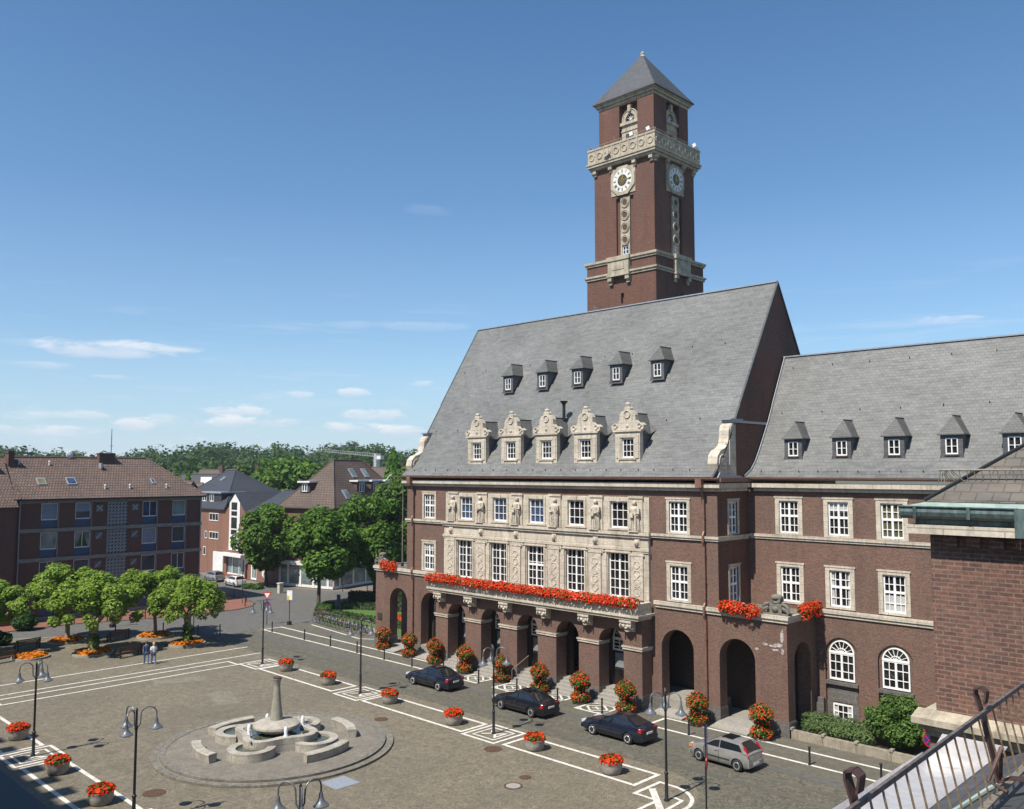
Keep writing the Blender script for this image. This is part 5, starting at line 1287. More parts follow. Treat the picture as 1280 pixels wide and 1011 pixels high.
# ------------------------------------------------------------------ flower columns along the arcade
fcx = [(-62.0, 47.2), (-58.0, 46.9), (-54.4, 46.6), (-50.5, 46.3), (-46.4, 46.2), (-42.3, 45.9), (-38.5, 45.8), (-34.8, 45.9), (-30.1, 46.9), (-25.9, 47.1)]
fcl = ['leftmost, in front of the left loggia pier', 'second from the left, before the pier with the downpipe', 'before the first balcony pier, behind the leftmost dark sedan', 'before the second balcony pier', 'before the third balcony pier, behind a street lamp', 'before the fourth balcony pier, behind the middle dark sedan', 'before the fifth balcony pier', 'before the last balcony pier, behind the coupe', 'between the two right arches', 'rightmost, at the corner pier behind the silver hatchback']
def flower_column(seed):
    t = thing('flower_column', 'x', 'flower column', (0, 0, 0), 0, 'two-tier flower columns along the arcade')
    MB().tube([(0, 0, 0), (0, 0, 1.1)], .06, 8).build('post', M['iron'], t); MB().lathe([(.42, 0), (.45, .1), (.2, .14)], n=12).build('foot', M['concrete'], t)
    bl = [(.36*cos(a), .36*sin(a), 1.42+.1*sin(3*a), .36, .36) for a in np.arange(0, 6.2, .8)]+[(0, 0, 1.75, .42, .34)]+[(.4*cos(a), .4*sin(a), .42+.05*sin(2*a), .3, .28) for a in np.arange(0, 6.2, .8)]
    flower_mass('x', t, bl+[(.2*cos(a), .2*sin(a), .9, .3, .3) for a in (0, 2, 4)], 2600, 1250, .065, 'orange_red', seed, mats2=('pink', .05), fs=.05, shell=.55)
    return t
pr = [flower_column(61), flower_column(62), flower_column(63)]
for i, ((x, y), l) in enumerate(zip(fcx, fcl)):
    lab = 'column of orange-red geraniums, '+l; o = pr[i] if i < 3 else copy_tree(pr[i % 3]); o.location = (x, y, 0); o.rotation_euler[2] = i*1.9; o['label'] = lab; o.scale = (1, 1, .96+.02*(i % 4))
# ------------------------------------------------------------------ concrete planters
def planter(seed):
    t = thing('planter', 'x', 'planter', (0, 0, 0), 0, 'round concrete planters on the square')
    MB().lathe([(.44, 0), (.5, .06), (.55, .34), (.57, .53), (.59, .57), (.52, .57), (.49, .48)], n=24).build('bowl', M['concrete'], t, smooth=35)
    MB().lathe([(.5, .46), (.46, .5)], n=16).build('soil', M['soil'], t)
    flower_mass('x', t, [(.36*cos(a), .36*sin(a), .65, .24, .17) for a in np.arange(0, 6.2, .78)]+[(0, 0, .72, .34, .2)], 520, 480, .075, 'red', seed, fs=.075)
    return t
pls = [((-60.9, 37.0), 'farthest one, near the lamp at the street corner'), ((-54.9, 36.85), 'second farthest, left of a lamp on its white square'), ((-47.6, 36.85), 'right of the second farthest lamp, facing the navy saloon'),
       ((-40.9, 36.6), 'just left of the lamp before the middle saloon'), ((-34.0, 36.5), 'just right of the lamp before the middle saloon'), ((-28.6, 36.5), 'nearest the coupe and the rounded corner figure'),
       ((-56.7, 16.9), 'at the left edge, left of a lamp'), ((-48.9, 16.5), 'at the left, right of a patterned lamp square'), ((-43.1, 16.5), 'at the bottom edge near the building shadow'), ((-66.2, 17.1), 'outside left of the square')]
pls = pls[:9]
pr = [planter(71), planter(72), planter(73)]
for i, ((x, y), l) in enumerate(pls):
    o = pr[i] if i < 3 else copy_tree(pr[i % 3]); o.location = (x, y, .016); o.rotation_euler[2] = i*2.3; o['label'] = 'concrete planter of red geraniums, '+l
# ------------------------------------------------------------------ street lamps
def lamp():
    t = thing('street_lamp', 'x', 'street lamp', (0, 0, 0), 0, 'three-armed street lamps')
    MB().lathe([(.14, 0), (.14, .05), (.085, .12), (.075, 1.2), (.1, 1.22), (.1, 1.3), (.06, 1.34), (.052, 4.1), (.075, 4.12), (.075, 4.2), (.05, 4.25), (.045, 4.9), (.06, 4.92), (.02, 5.05)], n=12).build('post', M['iron'], t, smooth=40)
    for k in range(3):
        a = 2*PI*k/3; c, s = cos(a), sin(a); P = []
        for q in range(13):
            f = q/12; ang = PI*(1-f); rr = .5+.32*cos(ang)*1.0; P.append((c*(rr), s*(rr), 4.75+.3*sin(ang)))
        P = [(c*.05, s*.05, 4.2), (c*.16, s*.16, 4.35)]+P+[(c*.82, s*.82, 4.55)]
        arm = MB().tube(P, .03, 7).build('arm', M['iron_grey'], t, smooth=50)
        MB().lathe([(.035, 4.58), (.065, 4.5), (.075, 4.4), (.11, 4.29), (.2, 4.19), (.28, 4.13), (.285, 4.1), (.25, 4.1)], (c*.82, s*.82, 0), 16).build('lamp_shade', M['iron_grey'], arm, smooth=40)
        MB().lathe([(.01, 4.0), (.14, 4.03), (.19, 4.1), (.19, 4.13)], (c*.82, s*.82, 0), 14).build('lamp_glass', M['lampglass'], arm, smooth=60)
    return t
M['lampglass'] = plain('milky_lamp_glass', (.62, .6, .52), .3)
L0 = lamp()
lmps = ROW1+ROW2+[]
lbl = ['at the street corner with round signs behind it', 'between two planters left of the leftmost sedan', 'in front of the middle sedan, before the arcade', 'on the rounded white corner figure at lower right', 'at the left edge on a patterned white square', 'near the fountain at lower left', 'with only its arms in the picture at the bottom edge']
for i, (x, y) in enumerate(lmps):
    o = L0 if i == 0 else copy_tree(L0); o.location = (x, y, .01); o.rotation_euler[2] = [2.3, 2.5, 2.55, 2.2, 2.5, -.9, -.5][i]; o['label'] = 'three-armed grey street lamp '+lbl[i]
# ------------------------------------------------------------------ bollards
def bollard():
    t = thing('bollard', 'thin black iron bollard', 'bollard', (0, 0, 0)); MB().lathe([(.055, 0), (.055, .86), (.075, .87), (.075, .93), (.03, .98)], n=10).build('post', M['iron'], t, smooth=40); MB().lathe([(.09, 0), (.09, .05)], n=10).build('foot', M['iron'], t); return t
B0 = bollard(); first = True
bset = []
for i, x in enumerate([-76.3, -70.6, -66.4, -62.4, -58.6, -55.0, -51.2, -47.3, -43.4, -39.6, -35.8, -29.3, -21.85, -18.1]): bset.append((x, YA, 'slim black bollards along the white footpath line', 'slim black bollard on the white line before the town hall arcade'))
for x, y in [(-89.5, 30.5), (-86.7, 34), (-83.4, 37.2), (-79.7, 38.9), (-78.5, 40.5)]: bset.append((x, y, 'slim black bollards along the street edge of the square', 'slim black bollard at the street edge behind the plane trees'))
for x, y in [(-94.7, 33), (-94.0, 36), (-93, 39.5), (-92.1, 43), (-92, 47.6), (-93, 51), (-96, 52.8), (-100, 53.3)]: bset.append((x, y, 'slim black bollards on the red pavement', 'slim black bollard on the edge of the red pavement'))
for x, y in [(-89.5, 68.4), (-91.7, 67.2), (-95.2, 65.9)]: bset.append((x, y, 'slim black bollards before the white shop', 'slim black bollard on the pavement in front of the white shop'))
for i, (x, y, g, l) in enumerate(bset):
    o = B0 if i == 0 else copy_tree(B0); o.location = (x, y, .01); o['label'] = l; o['group'] = g
# ------------------------------------------------------------------ fountain
FC = (-44.86, 26.7)
b = MB(); b.lathe([(6.55, 0), (6.5, .1), (6.1, .105)], (FC[0], FC[1], 0), 96); b.lathe([(6.12, .1), (6.08, .2), (.1, .205)], (FC[0], FC[1], 0), 96)
struct('stone_platform', b, groundmat('platform_setts', (.215, .19, .155), (.165, .148, .12), 10, st=.35, wav=False, stain=(.13, .12, .1)))
b = MB()
for r_, z in ((6.56, .115), (6.12, .22)):
    n = 96; v = []
    for i in range(n):
        a = 2*PI*i/n; 
        for rr, zz in ((r_+.012, z-.1), (r_+.012, z), (r_-.3, z), (r_-.3, z-.1)): v.append((FC[0]+rr*cos(a), FC[1]+rr*sin(a), zz))
    b.add(v, [(i*4+k, ((i+1) % n)*4+k, ((i+1) % n)*4+(k+1) % 4, i*4+(k+1) % 4) for i in range(n) for k in range(4)])
struct('platform_step', b, M['stone_dark'])
ft = thing('fountain', 'pale stone fountain with lobed basins, bulbous dish and slender central column', 'fountain', (FC[0], FC[1], .2), R(28))
def ringwall(b, outer, inner, z0, z1):
    n = len(outer); v = [(x, y, z0) for x, y in outer]+[(x, y, z1) for x, y in outer]+[(x, y, z1) for x, y in inner]+[(x, y, z0) for x, y in inner]
    b.add(v, [(k*n+i, k*n+(i+1) % n, ((k+1) % 4)*n+(i+1) % n, ((k+1) % 4)*n+i) for k in range(4) for i in range(n)])
def quatre(r, amp, n=96, ph=0): return [((r+amp*cos(4*(2*PI*i/n)))*cos(2*PI*i/n+ph), (r+amp*cos(4*(2*PI*i/n)))*sin(2*PI*i/n+ph)) for i in range(n)]
b = MB(); ringwall(b, quatre(2.2, .3), quatre(1.72, .3), -.02, .72); b.build('main_basin', M['granite'], ft, smooth=45)
def watermat():
    m, nt, bs = nodes('fountain_water'); g = N(nt, 'ShaderNodeNewGeometry'); n = N(nt, 'ShaderNodeTexNoise', {'Vector': g.outputs['Position'], 'Scale': 5, 'Detail': 3})
    setc(nt, bs, ramp(nt, n, [(.3, (.05, .06, .035)), (.7, (.1, .115, .075))]), .06); bump(nt, bs, n, .25, .05); return m
M['water'] = watermat(); M['foam'] = noisy('water_jet', (.6, .64, .68), (.85, .87, .9), scale=18, rough=.3)
b = MB(); q = quatre(1.74, .3); b.poly([(x, y, .58) for x, y in q]); b.build('water', M['water'], ft)
for k in range(4):
    a = PI/2*k; cx, cy = 2.45*cos(a), 2.45*sin(a); n = 40
    def lobe(r, sq_): return [(cx+r*cos(a+t)*1.0, cy+r*sin(a+t)) for t in [R(-118)+R(236)*i/(n-1) for i in range(n)]]
    zl = .46
    o_, i_ = lobe(1.27, 0), lobe(.83, 0); pts = o_+i_[::-1]
    b = MB(); m = len(pts); tr = geometry.tessellate_polygon([[Vector((x, y, 0)) for x, y in pts]])
    b.add([(x, y, zl) for x, y in pts], [tuple(t) for t in tr]); b.add([(x, y, -.02) for x, y in pts]+[(x, y, zl) for x, y in pts], [(i, (i+1) % m, m+(i+1) % m, m+i) for i in range(m)])
    o = b.build('side_basin', M['granite'], ft); w_ = MB().poly([(x, y, .34) for x, y in i_]); w_.build('water', M['water'], o)
    s = MB(); s.obox((cx-.35*cos(a), cy-.35*sin(a), .56), (cos(a), sin(a), -.25), (-sin(a), cos(a), 0), (.24*cos(a), .24*sin(a), 1), .34, .16, .14); s.obox((cx-.1*cos(a), cy-.1*sin(a), .62), (cos(a), sin(a), .6), (-sin(a), cos(a), 0), (-.6*cos(a), -.6*sin(a), 1), .22, .05, .04); s.build('spout', M['bronze'] if k in (0, 3) else M['granite'], o)
MB().lathe([(.55, .4), (.75, .62), (1.15, .8), (1.3, .94), (1.28, 1.06), (1.0, 1.2), (.5, 1.28), (.4, 1.28)], n=36).build('dish', M['granite'], ft, smooth=50)
b = MB(); pr_ = [(.37, 1.24), (.35, 1.4), (.28, 1.95), (.215, 2.55), (.18, 3.05), (.185, 3.3), (.23, 3.46), (.26, 3.52), (.26, 3.56), (.2, 3.56)]
b.lathe(pr_, n=20); b.build('column', M['granite_dk'], ft, smooth=40); MB().lathe([(.24, 3.54), (.26, 3.62), (.1, 3.64)], n=14).build('column_cap', M['rust'], ft)
for k in range(4):
    a = PI/2*k+PI/4+.1; x, y = 1.55*cos(a), 1.55*sin(a)
    b = MB(); b.lathe([(.2, .58), (.13, .68), (.09, .83), (.11, 1.03), (.09, 1.16), (.03, 1.24)], (x, y, 0), 8); 
    for q in range(24): aa = RNG.random()*6.28; rr = .05+.16*RNG.random(); b.ball((x+rr*cos(aa), y+rr*sin(aa), .62+.5*RNG.random()*(1-rr*3)), .025, 5, 3)
    b.build('water_jet', M['foam'], ft, smooth=60)
# curved stone benches round the fountain
cb = [(-100, 'nearest the bottom left of the fountain'), (188, 'on the left behind the fountain'), (76, 'on the right behind the fountain'), (10, 'in front of the fountain on the right')]
def cbench(ang, lab):
    t = thing('curved_bench', 'curved pale stone bench '+lab, 'stone bench', (FC[0], FC[1], .205), 0, 'curved stone benches round the fountain')
    n = 12; a0, a1 = R(ang-20), R(ang+20); r0, r1 = 3.95, 4.5; 
    rings = []
    for i in range(n+1):
        a = a0+(a1-a0)*i/n; rings.append([(r*cos(a), r*sin(a), z) for r, z in ((r0+.06, 0), (r0, .42), (r0+.05, .46), (r1-.05, .46), (r1, .42), (r1-.06, 0))])
    MB().loft(rings).build('bench', M['granite'], t, smooth=30)
for c in cb: cbench(*c)
# manholes and slabs
for (x, y, r_, m, lab) in [(-30.9, 31.6, .38, 'concrete', 'pale round manhole cover in an iron ring on the square'), (-35.7, 34.9, .42, 'rust', 'rusty square-framed drain cover by the patterned lamp square'), (-42.6, 18.8, .45, 'rust', 'rusty round manhole cover below the fountain'), (-44.9, 34.1, .34, 'rust', 'rusty manhole cover behind the fountain'), (-31.3, 32.9, .22, 'rust', 'small rusty cover beside the pale manhole')]:
    t = thing('manhole_cover', lab, 'manhole cover', (x, y, .002)); MB().lathe([(r_+.1, 0), (r_+.1, .012), (r_, .014)], n=24).build('ring', M['rust'], t); MB().lathe([(r_-.02, .0), (r_-.02, .018)], n=24).build('lid', M[m], t)
b = MB(); b.box(-38.1, -36.7, 25.2, 26.6, .0, .012); t = tag(b.build('access_plate', M['lead']), 'grey square metal plate in the paving right of the fountain', 'metal plate')
# ------------------------------------------------------------------ benches, beds
def bench(lab, x, y, rot):
    t = thing('park_bench', lab, 'bench', (x, y, 0), rot, 'dark wooden benches under the plane trees')
    for s_ in (-1, 1):
        b = MB(); b.box(s_*.95-.04, s_*.95+.04, -.05, .03, 0, .92); b.box(s_*.95-.04, s_*.95+.04, -.5, -.42, 0, .62); b.box(s_*.95-.04, s_*.95+.04, -.5, .03, .58, .64); b.box(s_*.95-.04, s_*.95+.04, -.42, -.05, .36, .42); b.build('leg', M['iron'], t)
    b = MB(); [b.box(-1.1, 1.1, -.48+.11*k, -.4+.11*k, .421, .46) for k in range(4)]; b.build('seat', M['wood'], t)
    b = MB(); [b.box(-1.1, 1.1, -.09-.001, -.051, .55+.13*k, .65+.13*k) for k in range(3)]; b.build('backrest', M['wood'], t)
bench('dark wooden bench at the left edge, seen from behind', -84.0, 25.6, R(-78)); bench('dark wooden bench between the two inner plane trees', -82.6, 32.8, R(-75)); bench('dark wooden bench behind the walking couple', -74.6, 30.6, R(-80)); bench('dark wooden bench in the shade at far left', -79.5, 22.4, R(-78))
def marigolds(lab, x, y, r_, seed):
    t = thing('flower_bed', lab, 'flower bed', (x, y, 0), 0, 'round beds of orange flowers round the plane trees')
    n = 40; v = []; b = MB(); ringwall(b, [((r_+.14)*cos(2*PI*i/n), (r_+.14)*sin(2*PI*i/n)) for i in range(n)], [(r_*cos(2*PI*i/n), r_*sin(2*PI*i/n)) for i in range(n)], 0, .16); b.build('kerb_ring', M['concrete'], t)
    MB().lathe([(r_, .02), (r_-.05, .12), (.05, .14)], n=24).build('soil', M['soil'], t)
    flower_mass('x', t, [(r_*.72*cos(a), r_*.72*sin(a), .16, .36, .2) for a in np.arange(0, 6.2, .42)]+[(r_*.4*cos(a), r_*.4*sin(a), .18, .4, .2) for a in np.arange(0, 6.2, .9)], 500, 1500, .09, 'orange', seed, fs=.085)
for i, ((x, y), r_, l) in enumerate([((-76.45, 36.3), 1.45, 'at the corner tree nearest the town hall'), ((-81.9, 35.8), 1.5, 'round the slim leaning plane tree'), ((-78.3, 28.9), 1.5, 'round the thick knobbly plane tree'), ((-85.4, 29.2), 1.45, 'round the slim tree behind'), ((-80.2, 24.6), 1.3, 'in the shade behind the left lamp'), ((-84.6, 21.4), 1.3, 'at the left edge')]): marigolds('round bed of orange marigolds '+l, x, y, r_, 90+i)
# ------------------------------------------------------------------ bicycles
def bicycle(col):
    t = thing('bicycle', 'x', 'bicycle', (0, 0, 0), 0, 'bicycles parked in a row by the garden')
    for x in (-.52, .52):
        w_ = MB(); w_.tube([(x+.33*cos(a), 0, .34+.33*sin(a)) for a in [2*PI*i/20 for i in range(21)]], .02, 6, cap=False); o = w_.build('wheel', M['iron'], t)
        s = MB(); [s.tube([(x, 0, .34), (x+.32*cos(a), 0, .34+.32*sin(a))], .004, 3) for a in [2*PI*i/10 for i in range(10)]]; s.build('spokes', M['galv'], o)
    f = MB(); A, B_, C, D, F_ = (-.52, 0, .34), (-.05, 0, .3), (-.2, 0, .82), (.4, 0, .85), (.52, 0, .34)
    for p, q in ((A, B_), (B_, C), (C, A), (C, D), (B_, D), (D, F_)): f.tube([p, q], .03, 6)
    f.tube([C, (-.23, 0, .95)], .015, 6); f.build('frame', M[col], t)
    MB().loft([[(-.38, -.09, .96), (-.38, .09, .96), (-.38, .09, 1.0), (-.38, -.09, 1.0)], [(-.1, -.02, .96), (-.1, .02, .96), (-.1, .02, .99), (-.1, -.02, .99)]]).build('saddle', M['iron'], t)
    MB().tube([(.3, -.28, 1.02), (.42, -.2, 1.04), (.42, .2, 1.04), (.3, .28, 1.02)], .015, 6).tube([D, (.42, 0, 1.04)], .015, 6).build('handlebar', M['galv'], t)
    MB().lathe([(.09, -.02), (.09, .02)], (-.05, 0, .3), 10, axis='y').box(-.16, -.08, .03, .1, .1, .13).box(.0, .08, -.1, -.03, .47, .5).build('pedals', M['galv'], t)
    b = MB(); b.box(-.8, -.4, -.07, .07, .72, .735); b.tube([(-.52, 0, .36), (-.7, 0, .72)], .008, 4); b.build('carrier', M['iron'], t)
    return t
M['bike_red'] = plain('red_bicycle_paint', (.25, .03, .02), .35); M['bike_blue'] = plain('blue_bicycle_paint', (.03, .05, .16), .35); M['bike_sil'] = plain('silver_bicycle_paint', (.4, .41, .42), .3, .7); M['bike_blk'] = plain('black_bicycle_paint', (.02, .02, .022), .35)
cols = ['bike_red', 'bike_blue', 'bike_sil', 'bike_blk']; cn = ['red', 'blue', 'silver', 'black']; bp = [bicycle(c) for c in cols]
n = 13; nxt = {0: 0, 1: 0, 2: 0, 3: 0}; order = [0, 3, 2, 1, 2, 3, 0, 2, 3, 2, 1, 3, 2]
for i in range(n):
    x = -77.6+i*(9.4/(n-1)); y = 51.0-.9*i/(n-1); k = order[i]
    o = bp[k] if nxt[k] == 0 else copy_tree(bp[k]); nxt[k] += 1; o.location = (x, y, .02); o.rotation_euler = (R(6), 0, R(70+((i*37) % 23)))
    near = 'the street corner end of the row' if i < 4 else ('the middle of the row by the garden hedge' if i < 9 else 'the loggia end of the row')
    o['label'] = cn[k]+' bicycle parked at '+near
    o['group'] = 'bicycles parked in a row by the garden'
tag(MB().add([(-78.6, 52.2, 0), (-67.6, 51.1, 0), (-67.6, 51.35, 0), (-78.6, 52.45, 0), (-78.6, 52.2, .45), (-67.6, 51.1, .45), (-67.6, 51.35, .45), (-78.6, 52.45, .45)], [(0, 1, 2, 3), (4, 7, 6, 5), (0, 4, 5, 1), (1, 5, 6, 2), (2, 6, 7, 3), (3, 7, 4, 0)]).build('garden_kerb_wall', M['concrete']), 'low pale kerb wall behind the parked bicycles', 'kerb')
# ------------------------------------------------------------------ signs
def disc(b, c, r, y, n=24): b.poly([(c[0]+r*cos(2*PI*i/n), y, c[1]+r*sin(2*PI*i/n)) for i in range(n)])
M['sign_red'] = plain('sign_red', (.5, .015, .02), .4); M['sign_blue'] = plain('sign_blue', (.02, .045, .2), .4); M['sign_yel'] = plain('sign_yellow', (.7, .5, .05), .4); M['sign_dark'] = plain('sign_back_grey', (.1, .1, .11), .5)
def sign_pole(lab, x, y, h, rot, r_=.04): 
    t = thing('traffic_sign', lab, 'traffic sign', (x, y, 0), rot); MB().tube([(0, .05, 0), (0, .05, h)], r_, 8).build('pole', M['iron'], t); return t
def round_sign(t, z, r_=.3, cross=2, y=0):
    b = MB(); b.lathe([(r_, -.012), (r_, .012)], (0, y, z), 24, axis='y'); o = b.build('round_plate', M['sign_red'], t)
    b = MB(); disc(b, (0, z), r_*.8, y-.016); b.build('blue_field', M['sign_blue'], o)
    b = MB(); k = r_*.8*.72
    b.beam((-k, y-.019, z+k), (k, y-.019, z-k), .002, r_*.17, up=(0, 1, 0)) if False else None
    for s_ in ((1, -1) if cross == 2 else (1,)):
        d = Vector((k, 0, -k*s_)); nrm = Vector((k*s_, 0, k)).normalized()*r_*.08
        c = Vector((0, y-.02-.002*s_, z)); b.poly([tuple(c-d-nrm), tuple(c+d-nrm), tuple(c+d+nrm), tuple(c-d+nrm)])
    b.build('red_bar', M['sign_red'], o)
def plate(t, z, w, h, m, y=0, name='plate', x=0): return MB().box(x-w/2, x+w/2, y-.012, y+.01, z-h/2, z+h/2).build(name, M[m], t)
# near sign at the bottom right: blue plate over a no-stopping disc, seen edge-on
t = sign_pole('thin black pole with blue plate above a round red-blue disc near the silver hatchback', -21.05, 33.5, 4.55, R(115)); pl = plate(t, 4.1, .42, .8, 'sign_blue'); 
lb = MB(); [lb.box(-.15, .15-.05*(k % 2), -.016, -.0125, 4.32-k*.13, 4.37-k*.13) for k in range(5)]; lb.build('text_lines', M['white'], pl); plate(t, 3.45, .42, .35, 'sign_dark'); round_sign(t, 2.95, .3)
# corner post: triangle, round sign
t = sign_pole('give-way triangle above a red and blue round sign on a post at the street corner', -80.2, 46.4, 3.3, R(40))
b = MB(); b.add([(-.45, -.01, 3.25), (.45, -.01, 3.25), (0, -.01, 2.5), (-.45, .01, 3.25), (.45, .01, 3.25), (0, .01, 2.5)], [(0, 1, 2), (3, 5, 4), (0, 3, 4, 1), (1, 4, 5, 2), (2, 5, 3, 0)]); o = b.build('triangle_plate', M['sign_red'], t); MB().poly([(-.3, -.013, 3.16), (.3, -.013, 3.16), (0, -.013, 2.66)]).build('white_field', M['white'], o)
round_sign(t, 2.1, .3, 1)
t = sign_pole('white panel with a yellow field on a post at the bicycle stand', -78.6, 48.0, 3.5, R(40)); o = plate(t, 2.95, .55, .95, 'white'); MB().box(-.27, -.05, -.016, -.0125, 2.5, 2.9).build('yellow_field', M['sign_yel'], o)
MB().lathe([(.25, 0), (.25, .3), (.2, .34)], (0, .05, 0), 10).build('foot', M['iron'], t)
t = sign_pole('dark diamond and square sign backs on a post in the side street', -95.3, 51.9, 5.0, R(215)); b = MB(); b.obox((0, 0, 4.8), (1, 0, 1), (0, 1, 0), (-1, 0, 1), .33, .012, .33); b.build('diamond_plate', M['sign_dark'], t); plate(t, 3.95, .62, .62, 'sign_dark')
t = sign_pole('white arrow street-name plates on a post behind the bench', -89.9, 34.9, 3.6, R(50)); plate(t, 3.3, .9, .28, 'white'); plate(t, 2.95, .8, .24, 'white', .03); plate(t, 2.2, .25, .6, 'white'); MB().lathe([(.28, 0), (.28, .3), (.1, .4)], (0, .05, 0), 10).build('foot', M['iron'], t)
t = sign_pole('small red round sign on a post behind the corner plane tree', -81.2, 39.2, 3.2, R(75)); round_sign(t, 2.9, .3, 1)
t = sign_pole('small blue parking plate on a post by the slim maple', -83.4, 57.2, 1.6, R(40)); plate(t, 1.35, .42, .55, 'sign_blue')
t = sign_pole('two round no-stopping signs at the corner of the near brick wall', -6.55, 19.9, 3, R(-20)) if False else None
# ------------------------------------------------------------------ cars
def paint(name, c, metal=.4):
    m, nt, bs = nodes(name); g = N(nt, 'ShaderNodeNewGeometry'); n = N(nt, 'ShaderNodeTexNoise', {'Vector': g.outputs['Position'], 'Scale': 2.2, 'Detail': 5})
    setc(nt, bs, ramp(nt, n, [(.3, tuple(x*.85 for x in c)), (.7, tuple(x*1.12 for x in c))]), .3); bs.inputs['Metallic'].default_value = metal; bs.inputs['Coat Weight'].default_value = .7; bs.inputs['Coat Roughness'].default_value = .06; return m
M['car_navy'] = paint('navy_car_paint', (.012, .016, .034)); M['car_black'] = paint('black_blue_car_paint', (.012, .013, .022)); M['car_blue'] = paint('dark_blue_car_paint', (.014, .02, .042)); M['car_silver'] = paint('silver_car_paint', (.36, .35, .34), .5); M['car_white'] = paint('white_car_paint', (.66, .65, .62), 0); M['car_grey'] = paint('dark_grey_car_paint', (.05, .05, .055))
M['tyre'] = plain('tyre_rubber', (.018, .018, .019), .8); M['alloy'] = plain('alloy_rim', (.66, .66, .67), .35, .3); M['hubcap'] = plain('hub_cap', (.42, .42, .43), .35, .5); M['tail'] = plain('red_tail_lamp', (.4, .012, .012), .2); M['head'] = plain('clear_head_lamp', (.55, .55, .56), .1); M['car_glass'] = glassmat('car_glass', (.012, .014, .016), .03, .8); M['trim'] = plain('dark_plastic_trim', (.025, .025, .027), .6); M['amber'] = plain('amber_indicator', (.6, .2, .02), .3); M['seat'] = plain('dark_seat_cloth', (.03, .03, .035), .9)
def evalmesh(o):
    dg = bpy.context.evaluated_depsgraph_get(); me = bpy.data.meshes.new_from_object(o.evaluated_get(dg)); return me
def car(lab, x, y, rot, col, kind, rim='alloy', group=None, z=0.01):
    """front towards -x. stations give plan half width and top line; cabin is a second loft"""
    t = thing('car', lab, 'car', (x, y, z), rot, group)
    if kind == 'sedan': L, W, H, wb, sill = 4.6, .89, 1.42, 2.72, .2; top = [(-2.3, .55), (-2.2, .72), (-1.9, .8), (-1.0, .93), (-.3, .98), (1.2, 1.0), (1.75, 1.0), (2.15, .97), (2.3, .86)]; cab = [(-1.02, .93), (-.15, 1.37), (.35, 1.42), (1.05, 1.36), (1.82, .99)]; fw_, rw_ = -1.4, 1.32
    elif kind == 'coupe': L, W, H, wb, sill = 4.45, .87, 1.38, 2.6, .2; top = [(-2.22, .52), (-2.12, .7), (-1.8, .79), (-.9, .92), (-.2, .95), (1.1, 1.0), (1.65, 1.03), (2.1, 1.02), (2.22, .88)]; cab = [(-.95, .92), (.0, 1.34), (.4, 1.385), (.95, 1.32), (1.85, 1.02)]; fw_, rw_ = -1.32, 1.28
    else: L, W, H, wb, sill = 3.85, .82, 1.48, 2.46, .2; top = [(-1.92, .6), (-1.86, .76), (-1.6, .86), (-.85, .98), (-.3, .98), (.8, 1.0), (1.6, 1.02), (1.86, .98), (1.92, .8)]; cab = [(-.98, .97), (-.2, 1.38), (.3, 1.45), (1.28, 1.4), (1.84, .98)]; fw_, rw_ = -1.22, 1.24
    xs = np.linspace(top[0][0], top[-1][0], 31); rings = []
    for xx in xs:
        tz = np.interp(xx, [p[0] for p in top], [p[1] for p in top]); f = abs(xx)/(L/2); w_ = W*(1-.17*max(0, f-.55)**1.6/.45**1.6); e = max(0, f-.9)/.1
        lo = sill+.06*e; mid = lo+(tz-lo)*.55
        half = [(0, lo), (w_*.86, lo), (w_*.97, lo+.1), (w_*1.0, mid), (w_*.985, mid+(tz-mid)*.45), (w_*.93, tz-.05), (w_*.82, tz-.01), (w_*.45, tz+.02), (0, tz+.03)]
        rings.append([(xx, -p[0], p[1]) for p in half]+[(xx, p[0], p[1]) for p in half[1:-1][::-1]])
    b = MB(); b.loft(rings)
    o = b.build('body', M[col], t, smooth=42, fixn=True)
    cut = MB()
    for wx in (fw_, rw_): cut.lathe([(.37, -1.2), (.37, 1.2)], (wx, 0, .31), 28, axis='y')
    cu = cut.build('cutter', M['trim'], None, fixn=True); md = o.modifiers.new('b', 'BOOLEAN'); md.object = cu; md.solver = 'EXACT'; md.operation = 'DIFFERENCE'
    cu.parent = t; bpy.context.view_layer.update(); me = evalmesh(o); o.modifiers.clear(); o.data = me; me.set_sharp_from_angle(angle=R(42)); bpy.data.objects.remove(cu)
    u = MB().box(-L/2+.15, L/2-.15, -W*.7, W*.7, .16, .6); u.build('underbody', M['trim'], t)
    for wx in (fw_, rw_): MB().box(wx-.34, wx+.34, -W*.72, W*.72, .3, .66).build('wheel_arch', M['trim'], t)
    # cabin
    bw = W*.9; tw = W*.68; crx = [p[0] for p in cab]; crz = [p[1] for p in cab]
    zb0, zb1 = cab[0][1]-.03, cab[-1][1]-.03
    A0, A1, A2, A3, A4 = cab
    def cw(p): return tw+(bw-tw)*max(0, min(1, (A2[1]-p[1])/(A2[1]-A0[1])))
    c = MB(); rr = []
    for p in [(A0[0]-.06, A0[1]-.06)]+list(cab)+[(A4[0]+.06, A4[1]-.06)]:
        zz = np.interp(p[0], [q[0] for q in top], [q[1] for q in top])-.04; w_ = cw(p); rr.append([(p[0], -bw, min(zz, p[1])), (p[0], -w_, p[1]-.03), (p[0], -w_*.8, p[1]+.0), (p[0], 0, p[1]+.025), (p[0], w_*.8, p[1]), (p[0], w_, p[1]-.03), (p[0], bw, min(zz, p[1]))])
    c.loft(rr, closed=True); c.build('roof', M[col], t, smooth=45, fixn=True)
    g = .014
    def lerp(a, c_, f): return tuple(a[i]+(c_[i]-a[i])*f for i in range(3))
